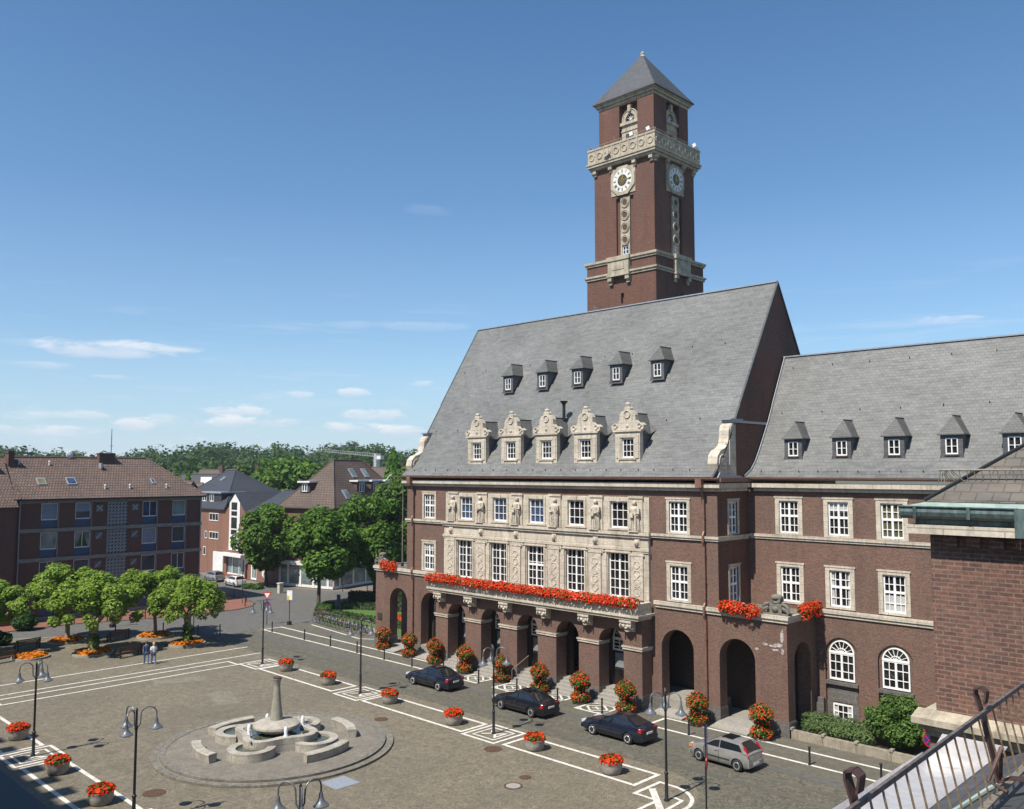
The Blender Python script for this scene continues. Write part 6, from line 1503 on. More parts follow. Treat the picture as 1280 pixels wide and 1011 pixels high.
    def pan(P, name, m='car_glass', ins=.1, off=(0, 0, 0)):
        ce = tuple(sum(p[i] for p in P)/len(P) for i in range(3)); Q = [lerp(p, ce, ins) for p in P]; Q = [(p[0]+off[0], p[1]+off[1], p[2]+off[2]) for p in Q]; MB().poly(Q).build(name, M[m], t)
    pan([(A0[0], -bw*.95, A0[1]), (A1[0], -cw(A1)*.85, A1[1]), (A1[0], 0, A1[1]+.02), (A1[0], cw(A1)*.85, A1[1]), (A0[0], bw*.95, A0[1])], 'windscreen', off=(-.02, 0, .022), ins=.09)
    if kind != 'open': pan([(A4[0], bw*.93, A4[1]), (A3[0], cw(A3)*.85, A3[1]), (A3[0], 0, A3[1]+.02), (A3[0], -cw(A3)*.85, A3[1]), (A4[0], -bw*.93, A4[1])], 'rear_window', off=(.025, 0, .025), ins=.11)
    for s_ in (-1, 1):
        bx0, bx1 = A0[0]+.2, A4[0]-.28; xm = .12 if kind != 'hatch' and kind != 'open' else .1
        def sidept(xx, f):   # f 0 belt, 1 roof rail
            zt = np.interp(xx, crx, crz)-.075; zb_ = np.interp(xx, [q[0] for q in top], [q[1] for q in top])+.02; z_ = zb_+(zt-zb_)*f; wt = np.interp(z_, [zb_, max(zb_+.01, A2[1])], [bw, tw]); return (xx, s_*(wt+g), z_)
        for xa, xb in ((bx0, xm-.035), (xm+.035, bx1)):
            xa2, xb2 = xa, xb
            if xa == bx0: P = [sidept(xa, 0), sidept(xb, 0), sidept(xb, 1), sidept(max(xa, A1[0]-.05), 1), ]
            else: P = [sidept(xa, 0), sidept(xb, 0), sidept(min(xb, A3[0]+.02), 1), sidept(xa, 1)]
            MB().poly(P).build('side_window', M['car_glass'], t)
        MB().ball((A0[0]+.28, s_*(W+.08), A0[1]+.07), .09, 8, 6, (.7, 1.1, .75)).build('mirror', M[col], t, smooth=60)
        MB().box(xm-.25, xm-.08, s_*W*.99-.012, s_*W*.99+.012, .79, .82).build('door_handle', M['trim'], t)
        d = MB(); d.box(xm-.004, xm+.004, s_*W-.02, s_*W+.004, .32, .9); d.box(A0[0]+.12, A0[0]+.128, s_*W-.02, s_*W+.003, .35, .88); d.build('door_gap', M['trim'], t)
        d = MB(); d.box(fw_+.45, rw_-.45, s_*W-.01, s_*W+.012, .47, .53); d.build('side_moulding', M['trim'], t)
        zt = top[-2][1]-.06
        if kind in ('hatch', 'open'): MB().beam((L/2-.02, s_*W*.8, .8), (L/2-.33, s_*W*.735, 1.28), .1, .08, up=(0, 1, 0)).build('tail_light', M['tail'], t)
        else: MB().box(L/2-.22, L/2-.005, s_*(W*.72)-.17, s_*(W*.72)+.16, zt-.2, zt-.02).build('tail_light', M['tail'], t)
        MB().box(-L/2+.02, -L/2+.3, s_*W*.66-.16, s_*W*.66+.17, top[1][1]-.12, top[1][1]+.02).build('headlight', M['head'], t)
        if kind in ('hatch', 'open'): MB().box(-L/2+.03, -L/2+.26, s_*W*.86-.05, s_*W*.86+.05, top[1][1]-.12, top[1][1]+.02).build('indicator', M['amber'], t)
        for wx in (fw_, rw_):
            r_ = .31; w_ = MB(); w_.lathe([(.19, -.1), (.27, -.1), (r_, -.06), (r_, .06), (.27, .1), (.19, .1)], (0, 0, 0), 24, axis='y'); o = w_.build('wheel', M['tyre'], t, (wx, s_*(W-.1), r_), smooth=40)
            w_ = MB(); w_.lathe([(.2, .0), (.205, .07*1), (.19, .085), (.06, .07), (.01, .07)] if s_ > 0 else [(.2, 0), (.205, -.07), (.19, -.085), (.06, -.07), (.01, -.07)], (0, s_*.02, 0), 20, axis='y'); w_.build('rim', M[rim], o, smooth=30)
            if rim == 'alloy':
                w_ = MB()
                for k in range(5): a = 2*PI*(k+.5)/5; w_.obox((.12*cos(a), s_*.1, .12*sin(a)), (cos(a), 0, sin(a)), (0, 1, 0), (-sin(a), 0, cos(a)), .06, .006, .026)
                w_.build('rim_openings', M['trim'], o)
    MB().box(L/2-.06, L/2+.025, -W*.86, W*.86, .3, .52).build('rear_bumper', M[col], t); MB().box(-L/2-.02, -L/2+.06, -W*.86, W*.86, .28, .5).build('front_bumper', M[col], t)
    MB().box(L/2+.026, L/2+.036, -.26, .26, .36, .47).build('number_plate', M['white'], t) if kind == 'hatch' or kind == 'open' else MB().box(L/2-.0, L/2+.03, -.26, .26, .62, .73).build('number_plate', M['white'], t)
    MB().box(-L/2-.03, -L/2+.03, -.4, .4, .5, .62).build('grille', M['trim'], t)
    if kind == 'open':   # tailgate raised
        MB().poly([(A3[0]+.06, -tw*.93, A3[1]-.05), (A4[0]+.03, -bw*.87, A4[1]), (L/2+.02, -W*.72, .72), (L/2+.02, W*.72, .72), (A4[0]+.03, bw*.87, A4[1]), (A3[0]+.06, tw*.93, A3[1]-.05)]).build('open_boot', M['trim'], t)
        MB().box(L/2+.0, L/2+.04, -.5, .35, .72, .8).build('boot_contents', M['white'], t)
        d = MB(); d.extr([(A3[0], A3[1]+.02), (A3[0]+.75, A3[1]+.32), (A3[0]+1.0, A3[1]+.28), (A3[0]+1.02, A3[1]+.22), (A3[0]+.7, A3[1]+.24), (A3[0], A3[1]-.04)], 'y', -tw*.98, tw*.98); o = d.build('tailgate', M[col], t); MB().poly([(A3[0]+.1, -tw*.85, A3[1]+.0), (A3[0]+.65, -tw*.85, A3[1]+.2), (A3[0]+.65, tw*.85, A3[1]+.2), (A3[0]+.1, tw*.85, A3[1]+.0)]).build('tailgate_glass', M['car_glass'], o)
    if kind in ('sedan', 'hatch'): MB().box(A2[0]-.25, A2[0]+.45, -.42, .42, A2[1]+.015, A2[1]+.032).build('sunroof', M['car_glass'], t)
    return t
car('navy saloon with bright alloy wheels, leftmost of the dark cars before the arcade', -49.0, 41.95, R(1), 'car_navy', 'sedan')
car('black-blue saloon with full hub caps, parked in the middle before the arcade', -39.75, 41.75, R(-.5), 'car_black', 'sedan', 'hubcap')
car('dark blue coupe with spoked alloy wheels, rightmost of the dark cars', -32.1, 41.65, R(-.5), 'car_blue', 'coupe')
car('silver small hatchback parked before the right loggia', -25.2, 41.95, R(-2.5), 'car_silver', 'hatch', 'hubcap').scale = (.95, 1, 1)
car('white small hatchback parked in the side street', -110.0, 58.8, R(-4), 'car_white', 'hatch', 'hubcap')
car('pale grey hatchback behind the white one in the side street', -117.0, 59.3, R(-2), 'car_silver', 'hatch', 'hubcap')
t = thing('stone_post', 'short beige stone post on the pavement behind the white and yellow sign', 'post', (-99.5, 59.4, 0)); MB().box(-.28, .28, -.28, .28, 0, 1.15).build('shaft', M['stone'], t); MB().box(-.34, .34, -.34, .34, 1.151, 1.3).build('cap', M['stone'], t)
# ------------------------------------------------------------------ people
M['skin'] = plain('skin', (.42, .25, .18), .55); M['jeans'] = noisy('blue_jeans', (.07, .12, .22), (.14, .21, .34), scale=12); M['navyshirt'] = noisy('navy_shirt', (.02, .04, .12), (.04, .07, .18), scale=12); M['whiteshirt'] = noisy('white_blouse', (.6, .6, .6), (.75, .75, .75), scale=12); M['hair_b'] = plain('blonde_hair', (.5, .36, .14), .6); M['hair_d'] = plain('dark_hair', (.05, .035, .025), .6)
def skin(name, V, E_, Rd, mats, parent, sub=2):
    me = bpy.data.meshes.new(name); me.from_pydata(V, E_, []); o = link(name, me, parent)
    md = o.modifiers.new('s', 'SKIN'); 
    for v, r_ in zip(me.skin_vertices[0].data if me.skin_vertices else [], Rd): v.radius = (r_, r_)
    if not me.skin_vertices:
        bpy.context.view_layer.objects.active = o
    md.use_smooth_shade = True; s = o.modifiers.new('u', 'SUBSURF'); s.levels = sub; s.render_levels = sub
    return o
def person(lab, x, y, rot, shirt, hairm, hair_long, h=1.74):
    t = thing('person', lab, 'person', (x, y, 0.0), rot); t.scale = (h/1.74,)*3
    st = .2; V = []; E_ = []; Rd = []
    def v(p, r_, link_=None):
        V.append(p); Rd.append(r_)
        if link_ is not None: E_.append((link_, len(V)-1))
        return len(V)-1
    pel = v((0, 0, .95), .135); ab = v((0, .01, 1.1), .12, pel); ch = v((0, 0, 1.3), .145, ab); nk = v((0, .0, 1.48), .058, ch); hd0 = v((0, -.01, 1.56), .07, nk); hd1 = v((0, -.02, 1.64), .092, hd0); hd2 = v((0, -.01, 1.71), .07, hd1); nose = v((0, -.115, 1.63), .014, hd1)
    for s_ in (-1, 1):
        ear = v((s_*.095, .0, 1.63), .014, hd1)
        hip = v((s_*.09, 0, .9), .1, pel); kn = v((s_*.1, -s_*st*.55-.03, .5), .062, hip); an = v((s_*.1, -s_*st+.03, .09), .042, kn); to = v((s_*.11, -s_*st-.14, .04), .04, an)
        sh = v((s_*.18, 0, 1.41), .062, ch); el = v((s_*.25, s_*st*.35+.03, 1.13), .044, sh); wr = v((s_*.24, s_*st*.6-.1, .9), .03, el); pm = v((s_*.235, s_*st*.6-.13, .83), .034, wr)
        for k in range(4): f1 = v((s_*(.225+.006*k), s_*st*.6-.165+.02*k, .775), .009, pm); v((s_*.215, s_*st*.6-.17+.022*k, .735+.006*abs(k-1.5)), .0075, f1)
        th = v((s_*.215, s_*st*.6-.185, .81), .01, pm)
    me = bpy.data.meshes.new('body'); me.from_pydata(V, E_, []); o = link('body', me, t); md = o.modifiers.new('s', 'SKIN')
    for d, r_ in zip(me.skin_vertices[0].data, Rd): d.radius = (r_, r_)
    me.skin_vertices[0].data[0].use_root = True; sb = o.modifiers.new('u', 'SUBSURF'); sb.levels = 1; sb.render_levels = 1
    bpy.context.view_layer.update(); me2 = evalmesh(o); o.modifiers.clear(); o.data = me2; me2.materials.clear(); me2.materials.append(M['skin']); me2.polygons.foreach_set('use_smooth', [True]*len(me2.polygons))
    fa = MB()
    for s_ in (-1, 1): fa.ball((s_*.034, -.098, 1.655), .012, 6, 4)
    fa.build('eyes', M['iron'], t)
    b = MB(); b.tube([(-.022, -.104, 1.585), (.022, -.104, 1.585)], .006, 5); b.build('mouth', M['rust'], t)
    b = MB(); b.ball((0, .012, 1.675), .108, 12, 8, (1, 1.08, 1.0)); 
    if hair_long: b.ball((0, .055, 1.57), .095, 10, 6, (1.05, .7, 1.3))
    bb = b.build('hair', M[hairm], t, smooth=60)
    for vv in bb.data.vertices:
        if vv.co.y < -.05 and vv.co.z < 1.69: vv.co.y = -.02+vv.co.y*.2
    b = MB()   # shirt: torso and short sleeves
    def rg_(z, rx, ry, cy=0): return [(rx*cos(a), cy+ry*sin(a), z) for a in [2*PI*i/16 for i in range(16)]]
    b.loft([rg_(.93, .175, .14), rg_(1.1, .16, .13), rg_(1.28, .185, .145), rg_(1.4, .19, .12), rg_(1.47, .1, .085)])
    for s_ in (-1, 1): b.tube([(s_*.17, 0, 1.42), (s_*.215, s_*.04, 1.28), (s_*.24, s_*st*.3+.02, 1.17)], [.078, .072, .066], 10)
    b.build('shirt', M[shirt], t, smooth=60)
    b = MB(); b.loft([rg_(1.0, .168, .135), rg_(.9, .18, .145), rg_(.84, .17, .14)])
    for s_ in (-1, 1): b.tube([(s_*.088, 0, .9), (s_*.1, -s_*st*.55-.03, .5), (s_*.1, -s_*st+.03, .07)], [.105, .078, .068], 10)
    b.build('trousers', M['jeans'], t, smooth=60)
    for s_ in (-1, 1): MB().ball((s_*.105, -s_*st-.05, .045), .055, 8, 5, (.9, 2.3, .8)).build('shoe', M['whiteshirt'], t, smooth=60)
    return t
person('person in navy shirt and blue jeans walking close beside another', -71.0, 30.35, R(-100), 'navyshirt', 'hair_d', False, 1.8)
person('blonde person in white top and jeans walking beside the one in navy', -70.55, 30.75, R(-95), 'whiteshirt', 'hair_b', True, 1.7)
# ------------------------------------------------------------------ neighbouring buildings
M['tile'] = slate('brown_pantiles', (.2, .122, .088), (.14, .09, .07), (.045, .033, .027), bw=.3, rh=.36, ms=.05, zs=1.35, samt=.35, streak=(.1, .09, .085), rough=.8)
M['tile2'] = slate('brown_flat_tiles', (.125, .082, .06), (.095, .065, .05), (.045, .032, .025), bw=.5, rh=.4, ms=.05, zs=1.3, samt=.15, streak=(.1, .075, .06), rough=.75)
M['tile3'] = slate('dark_slate_tiles', (.05, .052, .06), (.04, .042, .05), (.02, .02, .025), bw=.3, rh=.36, ms=.03, zs=1.2, samt=.1, streak=(.06, .06, .065), rough=.55)
M['band'] = noisy('concrete_band', (.16, .15, .14), (.26, .245, .225), scale=2)
M['lattice'] = noisy('pale_lattice', (.21, .22, .22), (.31, .32, .32), scale=5)
M['glass_apt'] = glassmat('apartment_glass', (.06, .07, .08), .08, .6)
# --- apartment block: facade along local x, facing local -y
ax0, ay0, aL = -98.9, 28.3, 20.0
apt = thing('apartment_building', 'dark brick apartment block with blue window panels, lattice screens and brown tiled hipped roof', 'apartment block', (ax0, ay0, 0), PI/2)
def lx(Y): return Y-ay0
wins = [(30.81, 32.42), (34.17, 35.75), (41.35, 42.98), (44.8, 46.33)]
b = MB(); hl = []
rows = [(9.55, 12.1), (6.5, 9.08), (3.45, 6.05), (.5, 3.0)]
for (a, c) in wins:
    for z0, z1 in rows: hl.append((rect(lx(a), lx(c), z0, z1), .12))
for z0, z1 in rows[:3]: hl.append((rect(lx(37.5), lx(39.7), z0, z1), .25))
hl.append((rect(lx(37.7), lx(39.5), .15, 3.0), .4))
b.wall(rect(0, aL, 0, 12.6), hl, lambda u, v, d: (u, d, v)); b.box(0, aL, .42, 11, 0, 12.6)
for (y0, y1) in ((.0, .42),): b.quad((0, 0, 0), (0, .42, 0), (0, .42, 12.6), (0, 0, 12.6)); b.quad((aL, 0, 0), (aL, .42, 0), (aL, .42, 12.6), (aL, 0, 12.6))
b.build('wall', M['brick_dark'], apt)
b = MB()
for z in (9.12, 6.08, 3.03): b.box(.5, aL+.03, -.1, -.003, z, z+.38)
b.box(.5, aL+.03, -.06, -.003, 12.13, 12.45); b.box(0, aL, -.05, -.003, 0, .4)
for (a, c) in wins:
    b.box(lx(c)+.002, lx(c)+.1, -.09, -.003, .42, 3.02); [b.box(lx(c)+.002, lx(c)+.1, -.09, -.003, z0-.03, z1+.02) for z0, z1 in rows[:3]]
b.build('concrete_band', M['band'], apt)
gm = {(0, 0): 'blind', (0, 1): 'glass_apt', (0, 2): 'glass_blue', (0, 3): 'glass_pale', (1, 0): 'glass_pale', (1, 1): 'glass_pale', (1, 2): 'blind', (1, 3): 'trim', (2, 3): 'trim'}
M['trim'] = plain('dark_blind_grey', (.05, .05, .055), .7)
for i, (a, c) in enumerate(wins):
    for j, (z0, z1) in enumerate(rows):
        w_ = c-a-.02; cx = (lx(a)+lx(c))/2; h = z1-z0
        f = MB(); zs = .85; f.box(-w_/2, w_/2, 0, .06, zs-.04, zs+.06); f.box(-w_/2, -w_/2+.06, 0, .06, zs, h); f.box(w_/2-.06, w_/2, 0, .06, zs, h); f.box(-w_/2+.06, w_/2-.06, 0, .06, h-.06, h)
        if (i+j) % 3 == 2: f.box(-.03, .03, 0, .055, zs+.06, h-.06)
        o = f.build('window', M['white_wall'], apt, (cx, .05, z0)); MB().box(-w_/2+.05, w_/2-.05, .035, .05, zs+.05, h-.05).build('pane', M[gm.get((j, i), 'glass_apt')], o)
        MB().box(-w_/2, w_/2, .02, .06, .02, zs-.045).build('blue_panel', M['panel_blue'], o)
        if (j, i) == (0, 1): MB().box(-w_/2+.06, w_/2-.06, .01, .03, zs+.75, h-.06).build('roller_blind', M['blind'], o)
        if (j, i) == (1, 1): MB().extr([(-.55, zs+.1), (.6, zs+.1), (.1, zs+1.5), (-.05, zs+1.5)], 'y', .02, .034).build('curtain', M['leaf_hedge'], o)
for z0, z1 in rows[:3]:
    b = MB(); x0, x1 = lx(37.5), lx(39.7); nx, nz = 6, 7
    for i in range(nx):
        for j in range(nz):
            cx, cz, w_, h = x0+(x1-x0)*(i+.5)/nx, z0+(z1-z0)*(j+.5)/nz, (x1-x0)/nx, (z1-z0)/nz
            b.beam((cx-w_/2, .06, cz-h/2), (cx+w_/2, .06, cz+h/2), .12, .07, up=(0, 1, 0)); b.beam((cx-w_*.5, .065, cz), (cx+w_*.1, .065, cz+h*.5), .1, .05, up=(0, 1, 0))
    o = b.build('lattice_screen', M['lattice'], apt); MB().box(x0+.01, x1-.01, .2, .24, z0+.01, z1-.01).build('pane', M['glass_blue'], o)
for Y in (36.67, 40.5):
    for j, z in enumerate((11.45, 8.48, 5.4)):
        b = MB(); b.box(-.36, .36, -.03, -.003, -.36, .36); o = b.build('ornament_plate', M['sign_dark'], apt, (lx(Y), 0, z)); b = MB(); b.beam((-.3, -.05, -.28), (.3, -.05, .3), .02, .13, up=(0, 1, 0)) if False else None
        b.obox((0, -.04, 0), (.7, 0, .7), (0, 1, 0), (-.7, 0, .7), .42, .008, .09); 
        if j == 0: b.obox((0, -.038, 0), (.7, 0, -.7), (0, 1, 0), (.7, 0, .7), .42, .008, .09)
        b.build('star', M['lattice'], o)
b = MB(); b.box(lx(37.7), lx(39.5), .3, .36, .15, 3.0); b.build('door', M['glass_pale'], apt); b = MB(); b.box(lx(37.3), lx(39.9), -1.0, -.05, 0, .15); b.box(lx(39.55), lx(39.8), -.3, -.05, .15, 3.0); b.box(lx(37.4), lx(37.65), -.3, -.05, .15, 3.0); b.build('porch', M['band'], apt)
e = .35; D = 11.4
b = MB(); A, B_, C, Dd = (-.2, -e, 12.6), (aL+e, -e, 12.6), (aL+e, D, 12.6), (-.2, D, 12.6); r0, r1 = (-.2, 5.6, 17.0), (aL-4.4, 5.6, 17.0)
b.quad(A, B_, r1, r0); b.poly([B_, C, r1]); b.quad(C, Dd, r0, r1); b.poly([A, r0, Dd]); b.quad(A, Dd, C, B_)
rf = b.build('roof', M['tile'], apt)
b = MB(); b.box(-.2, aL+e, -e-.13, -e+.02, 12.42, 12.6); b.build('gutter', M['iron'], apt)
b = MB(); b.tube([r1, B_], .13, 6); b.tube([r1, r0], .13, 6); b.tube([(r0[0]+.6, 5.5, 16.95), (r0[0]+.6, -e, 12.62)], .1, 4); b.build('ridge_tiles', M['tile'], rf)
def chimney(x, y, z0, z1, w_, d, parent, m='brick_dark'):
    b = MB(); b.box(x-w_/2, x+w_/2, y-d/2, y+d/2, z0, z1); b.box(x-w_/2-.06, x+w_/2+.06, y-d/2-.06, y+d/2+.06, z1-.18, z1-.02); return b.build('chimney', M[m], parent)
chimney(lx(39.2)-.2, 5.0, 15.2, 17.55, 1.7, .8, rf); chimney(lx(28.9), 4.6, 14.6, 17.6, .55, 1.2, rf)
b = MB(); b.box(lx(39.2)-1.2, lx(39.2)-1.05, 3.6, 4.4, 15.75, 16.4); b.build('flashing', M['lead'], rf)
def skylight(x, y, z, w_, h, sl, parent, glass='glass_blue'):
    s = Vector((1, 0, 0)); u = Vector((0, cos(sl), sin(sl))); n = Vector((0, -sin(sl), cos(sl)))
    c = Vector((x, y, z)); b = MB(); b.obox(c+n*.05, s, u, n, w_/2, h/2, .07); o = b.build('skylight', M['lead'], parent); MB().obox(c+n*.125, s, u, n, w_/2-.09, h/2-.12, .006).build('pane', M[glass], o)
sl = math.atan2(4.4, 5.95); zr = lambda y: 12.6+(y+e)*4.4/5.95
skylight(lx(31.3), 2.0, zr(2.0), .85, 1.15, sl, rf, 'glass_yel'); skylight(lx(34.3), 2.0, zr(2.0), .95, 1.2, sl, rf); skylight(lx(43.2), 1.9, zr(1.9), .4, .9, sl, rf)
for x, y in ((lx(37.5), .9), (lx(40.2), .9), (lx(44.4), .9), (lx(32.8), 4.4), (lx(29.8), 4.5)): MB().tube([(x, y, zr(y)), (x, y, zr(y)+.35)], .08, 6).ball((x, y, zr(y)+.38), .13, 6, 4).build('vent_pipe', M['white_wall'], rf)
MB().lathe([(.02, -.1), (.35, -.02), (.4, .05)], (lx(35.2), 5.4, 17.3), 12, axis='y').build('satellite_dish', M['white_wall'], rf)
b = MB(); b.tube([(.45, -.08, .1), (.45, -.08, 12.4)], .06, 6); b.tube([(aL-.12, -.08, .1), (aL-.12, -.08, 12.4)], .06, 6); split_build(b, .01, 'downpipe', M['lead'], apt)
# neighbour to the left, in its own brick
nb = thing('brick_house', 'plain brown brick house end wall at the left edge of the picture', 'house', (-98.0, 20, 0), PI/2)
b = MB(); b.box(0, 8.15, 0, 10, 0, 12.0); b.extr([(0, 12.001), (10, 12.001), (5.5, 16.6)], 'x', 0.002, 8.148); b.build('wall', M['brick_dark'], nb)
b = MB(); b.quad((-.1, -.3, 11.85), (8.3, -.3, 11.85), (8.3, 5.5, 16.75), (-.1, 5.5, 16.75)); b.quad((-.1, 10.3, 11.85), (8.3, 10.3, 11.85), (8.3, 5.5, 16.75), (-.1, 5.5, 16.75)); r = b.build('roof', M['tile'], nb); chimney(6.0, 4.0, 14.5, 17.6, .8, .8, r)
# --- generic house: local x along front, gabled roof with ridge along x (hip>0 for hipped ends)
def house(lab, x, y, rot, L, W, eave, ridge, roofm, wallm='brick_red', hip=(0, 0), chim=(), win=None, sky=(), wgroup=None, z=0):
    t = thing('house', lab, 'house', (x, y, z), rot); b = MB(); b.box(0, L, 0, W, 0, eave)
    for q, xx in ((0, .01), (1, L-.01)):
        if hip[q] == 0: b.poly([(xx, 0, eave), (xx, W, eave), (xx, W/2, ridge-.05)])
    b.build('wall', M[wallm], t); e = .35
    b = MB(); k = (ridge-eave)/(W/2); ze = eave-.0
    A, B_, C, Dd = (-e, -e, ze), (L+e, -e, ze), (L+e, W+e, ze), (-e, W+e, ze); r0, r1 = (hip[0]-e*(hip[0] == 0), W/2, ridge), (L-hip[1]+e*(hip[1] == 0), W/2, ridge)
    b.quad(A, B_, r1, r0); b.quad(C, Dd, r0, r1); b.poly([B_, C, r1]) if hip[1] else None; b.poly([Dd, A, r0]) if hip[0] else None
    for p, q in ((A, B_), (C, Dd)): b.beam(p, q, .1, .12)
    b.tube([r0, r1], .12, 5)
    for hp, cs, rr in ((hip[0], (A, Dd), r0), (hip[1], (B_, C), r1)):
        if hp: [b.tube([c_, rr], .1, 5) for c_ in cs]
    r = b.build('roof', M[roofm], t)
    for (cx, cy, w_, h) in chim: chimney(cx, cy, ridge-2.2, ridge+h, w_, w_, r, 'brick_dark')
    for (cx, cy, w_, h) in sky: skylight(cx, cy, eave+(cy+e)*(ridge-ze)/(W/2+e), w_, h, math.atan2(ridge-ze, W/2+e), r, 'glass_pale')
    for (wx, wz, w_, h, n) in (win or []):
        f = win_frame(w_, h, n, 1, None, False, .07, .08).build('window', M['white'], t, (wx, -.02, wz)); MB().box(-w_/2+.03, w_/2-.03, -.0, .008, .03, h-.03).build('pane', M['glass'], f)
    return t, r
# slate-roofed corner house
t, r = house('dark slate roofed brick house with a flat dormer at the side street', -141, 63.4, 0, 19, 14, 9.75, 15.6, 'tile3', hip=(6, 10.5), win=[(15.4, 7.95, 2.9, 1.15, 3), (15.5, 5.2, 2.9, 1.1, 3), (12.6, 2.6, .8, 1.3, 1), (13.0, 5.2, .7, 1.1, 1), (8, 7.95, 2.4, 1.15, 3), (8, 5.2, 2.4, 1.1, 3)], sky=[(7.8, 5.2, .8, .9)])
b = MB(); b.box(8.2, 15.6, 1.0, 5.0, 10.7, 12.05); d = b.build('dormer', M['tile3'], t); b = MB(); b.box(7.8, 16.0, .7, 5.2, 12.06, 12.26); b.build('dormer_roof', M['lead'], d)
for wx in (10.2, 12.6): f = win_frame(1.3, 1.2, 2, 1).build('window_frame', M['white'], d, (wx, .98, 10.78)); MB().box(wx-.6, wx+.6, .985, .993, 10.85, 11.95).build('window_glass', M['glass'], d)
b = MB(); b.box(15.5, 18.6, -.08, -.004, .2, 3.4); b.build('garage_door', M['white_wall'], t)
# gabled house with white glazed strip
wt = thing('gabled_house', 'brick house with white glazed strip running up its pointed gable', 'house', (-121.95, 63.3, 0))
gw, gz, gp = 6.3, 9.7, 12.3
b = MB(); b.wall([(0, 0), (0, gz), (gw/2, gp), (gw, gz), (gw, 0)], [(rect(.7, gw-.3, .4, 3.0), .3)], lambda u, v, d: (u, d, v)); b.quad((gw, 0, 0), (gw, 12, 0), (gw, 12, gz), (gw, 0, gz)); b.box(.05, gw-.05, .31, 12, 0, gz-.05); b.build('wall', M['brick_red'], wt)
b = MB(); b.extr([(1.5, 3.9), (1.5, gz+1.2), (gw/2, gp-.02), (4.6, gz+1.2), (4.6, 7.8), (4.4, 7.8), (4.4, 3.9)], 'y', -.12, -.004); st = b.build('white_strip', M['white_wall'], wt)
for z0, z1 in ((4.3, 5.9), (6.2, 6.9), (7.1, 8.7), (8.95, 9.6), (9.8, 10.9)): o = MB().box(2.1, 3.8, -.135, -.125, z0, z1).build('window', M['glass'], st)
o = MB().box(4.95, 5.5, -.05, -.004, 7.2, 8.5).build('window', M['white'], wt); MB().box(5.02, 5.43, -.06, -.051, 7.28, 8.42).build('pane', M['glass'], o)
b = MB(); b.quad((-.25, -.3, gz-.2), (-.25, 12, gz-.2), (gw/2, 12, gp+.08), (gw/2, -.3, gp+.08)); b.quad((gw+.25, -.3, gz-.2), (gw+.25, 12, gz-.2), (gw/2, 12, gp+.08), (gw/2, -.3, gp+.08)); b.build('roof', M['tile3'], wt)
b = MB(); b.box(-.2, gw+.2, -.9, -.004, 3.1, 3.5); b.build('white_canopy', M['white_wall'], wt)
for x0, x1 in ((.75, 2.2), (2.35, 4.2), (4.35, 5.95)): o = MB().box(x0, x1, .2, .26, .5, 2.9).build('shop_window', M['glass_pale'], wt); MB().box(x1-.002, x1+.13, .12, .28, .4, 3.0).box(x0, x1, .12, .28, .4, .55).build('frame', M['white'], o)
t, r = house('lower brick house with dark tiled roof beside the white-striped gable', -115.6, 63.6, 0, 9.6, 12, 9.5, 12.6, 'tile3', win=[(2, 6.4, 1.2, 1.3, 2), (5, 6.4, 1.2, 1.3, 2), (8, 6.4, 1.2, 1.3, 2)])
b = MB(); b.box(1.2, 2.7, -.06, -.004, .1, 2.7); b.build('door', M['white'], t); MB().box(1.45, 2.0, -.07, -.061, .4, 2.5).box(2.12, 2.6, -.07, -.061, .4, 2.5).build('door_glass', M['glass_pale'], t); MB().extr([(4.2, .9), (5.0, .4), (5.8, .9), (5.8, 2.7), (4.2, 2.7)], 'y', -.06, -.004).build('white_board', M['white_wall'], t)
# brown roofed house with white corner shop
rt = R(15); t, r = house('brick house with large brown hipped roof above a white corner shop', -106.3, 63.2, rt, 9.5, 16.5, 10.6, 13.0, 'tile2', win=[(2.5, 7.2, 1.2, 1.4, 2), (6.5, 7.2, 1.2, 1.4, 2), (2.5, 4.2, 1.2, 1.4, 2), (6.5, 4.2, 1.2, 1.4, 2)])
bpy.data.meshes.remove(r.data)
b = MB(); e = .4; A, B_, C, Dd = (-e, -e, 10.55), (9.5+e, -e, 10.55), (9.5+e, 16.5+e, 10.55), (-e, 16.5+e, 10.55); r0, r1 = (4.75, 5.2, 17.0), (4.75, 11.3, 17.0)
b.poly([A, B_, r0]); b.quad(B_, C, r1, r0); b.poly([C, Dd, r1]); b.quad(Dd, A, r0, r1)
for p, q in ((A, r0), (B_, r0), (C, r1), (r0, r1)): b.tube([p, q], .13, 5)
for p, q in ((A, B_), (B_, C)): b.beam(p, q, .14, .16)
r = b.build('roof', M['tile2'], t)
def flat_dormer(x, y, z, w_, h, dep, rot, parent):
    o = MB().box(-w_/2, w_/2, 0, dep, 0, h).build('dormer', M['tile2'], parent, (x, y, z), rot); MB().box(-w_/2-.25, w_/2+.25, -.35, dep, h+.002, h+.22).build('dormer_roof', M['white_wall'], o)
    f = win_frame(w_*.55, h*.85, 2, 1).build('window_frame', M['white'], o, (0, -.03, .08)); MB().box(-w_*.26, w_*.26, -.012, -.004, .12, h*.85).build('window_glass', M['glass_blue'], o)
flat_dormer(3.3, 1.2, 12.6, 1.7, 1.3, 3, 0, r)
flat_dormer(8.2, 7.2, 12.5, 2.0, 1.5, 3, PI/2, r); flat_dormer(8.2, 10.3, 12.5, 2.0, 1.5, 3, PI/2, r); flat_dormer(8.2, 13.4, 12.5, 2.0, 1.5, 2, PI/2, r)
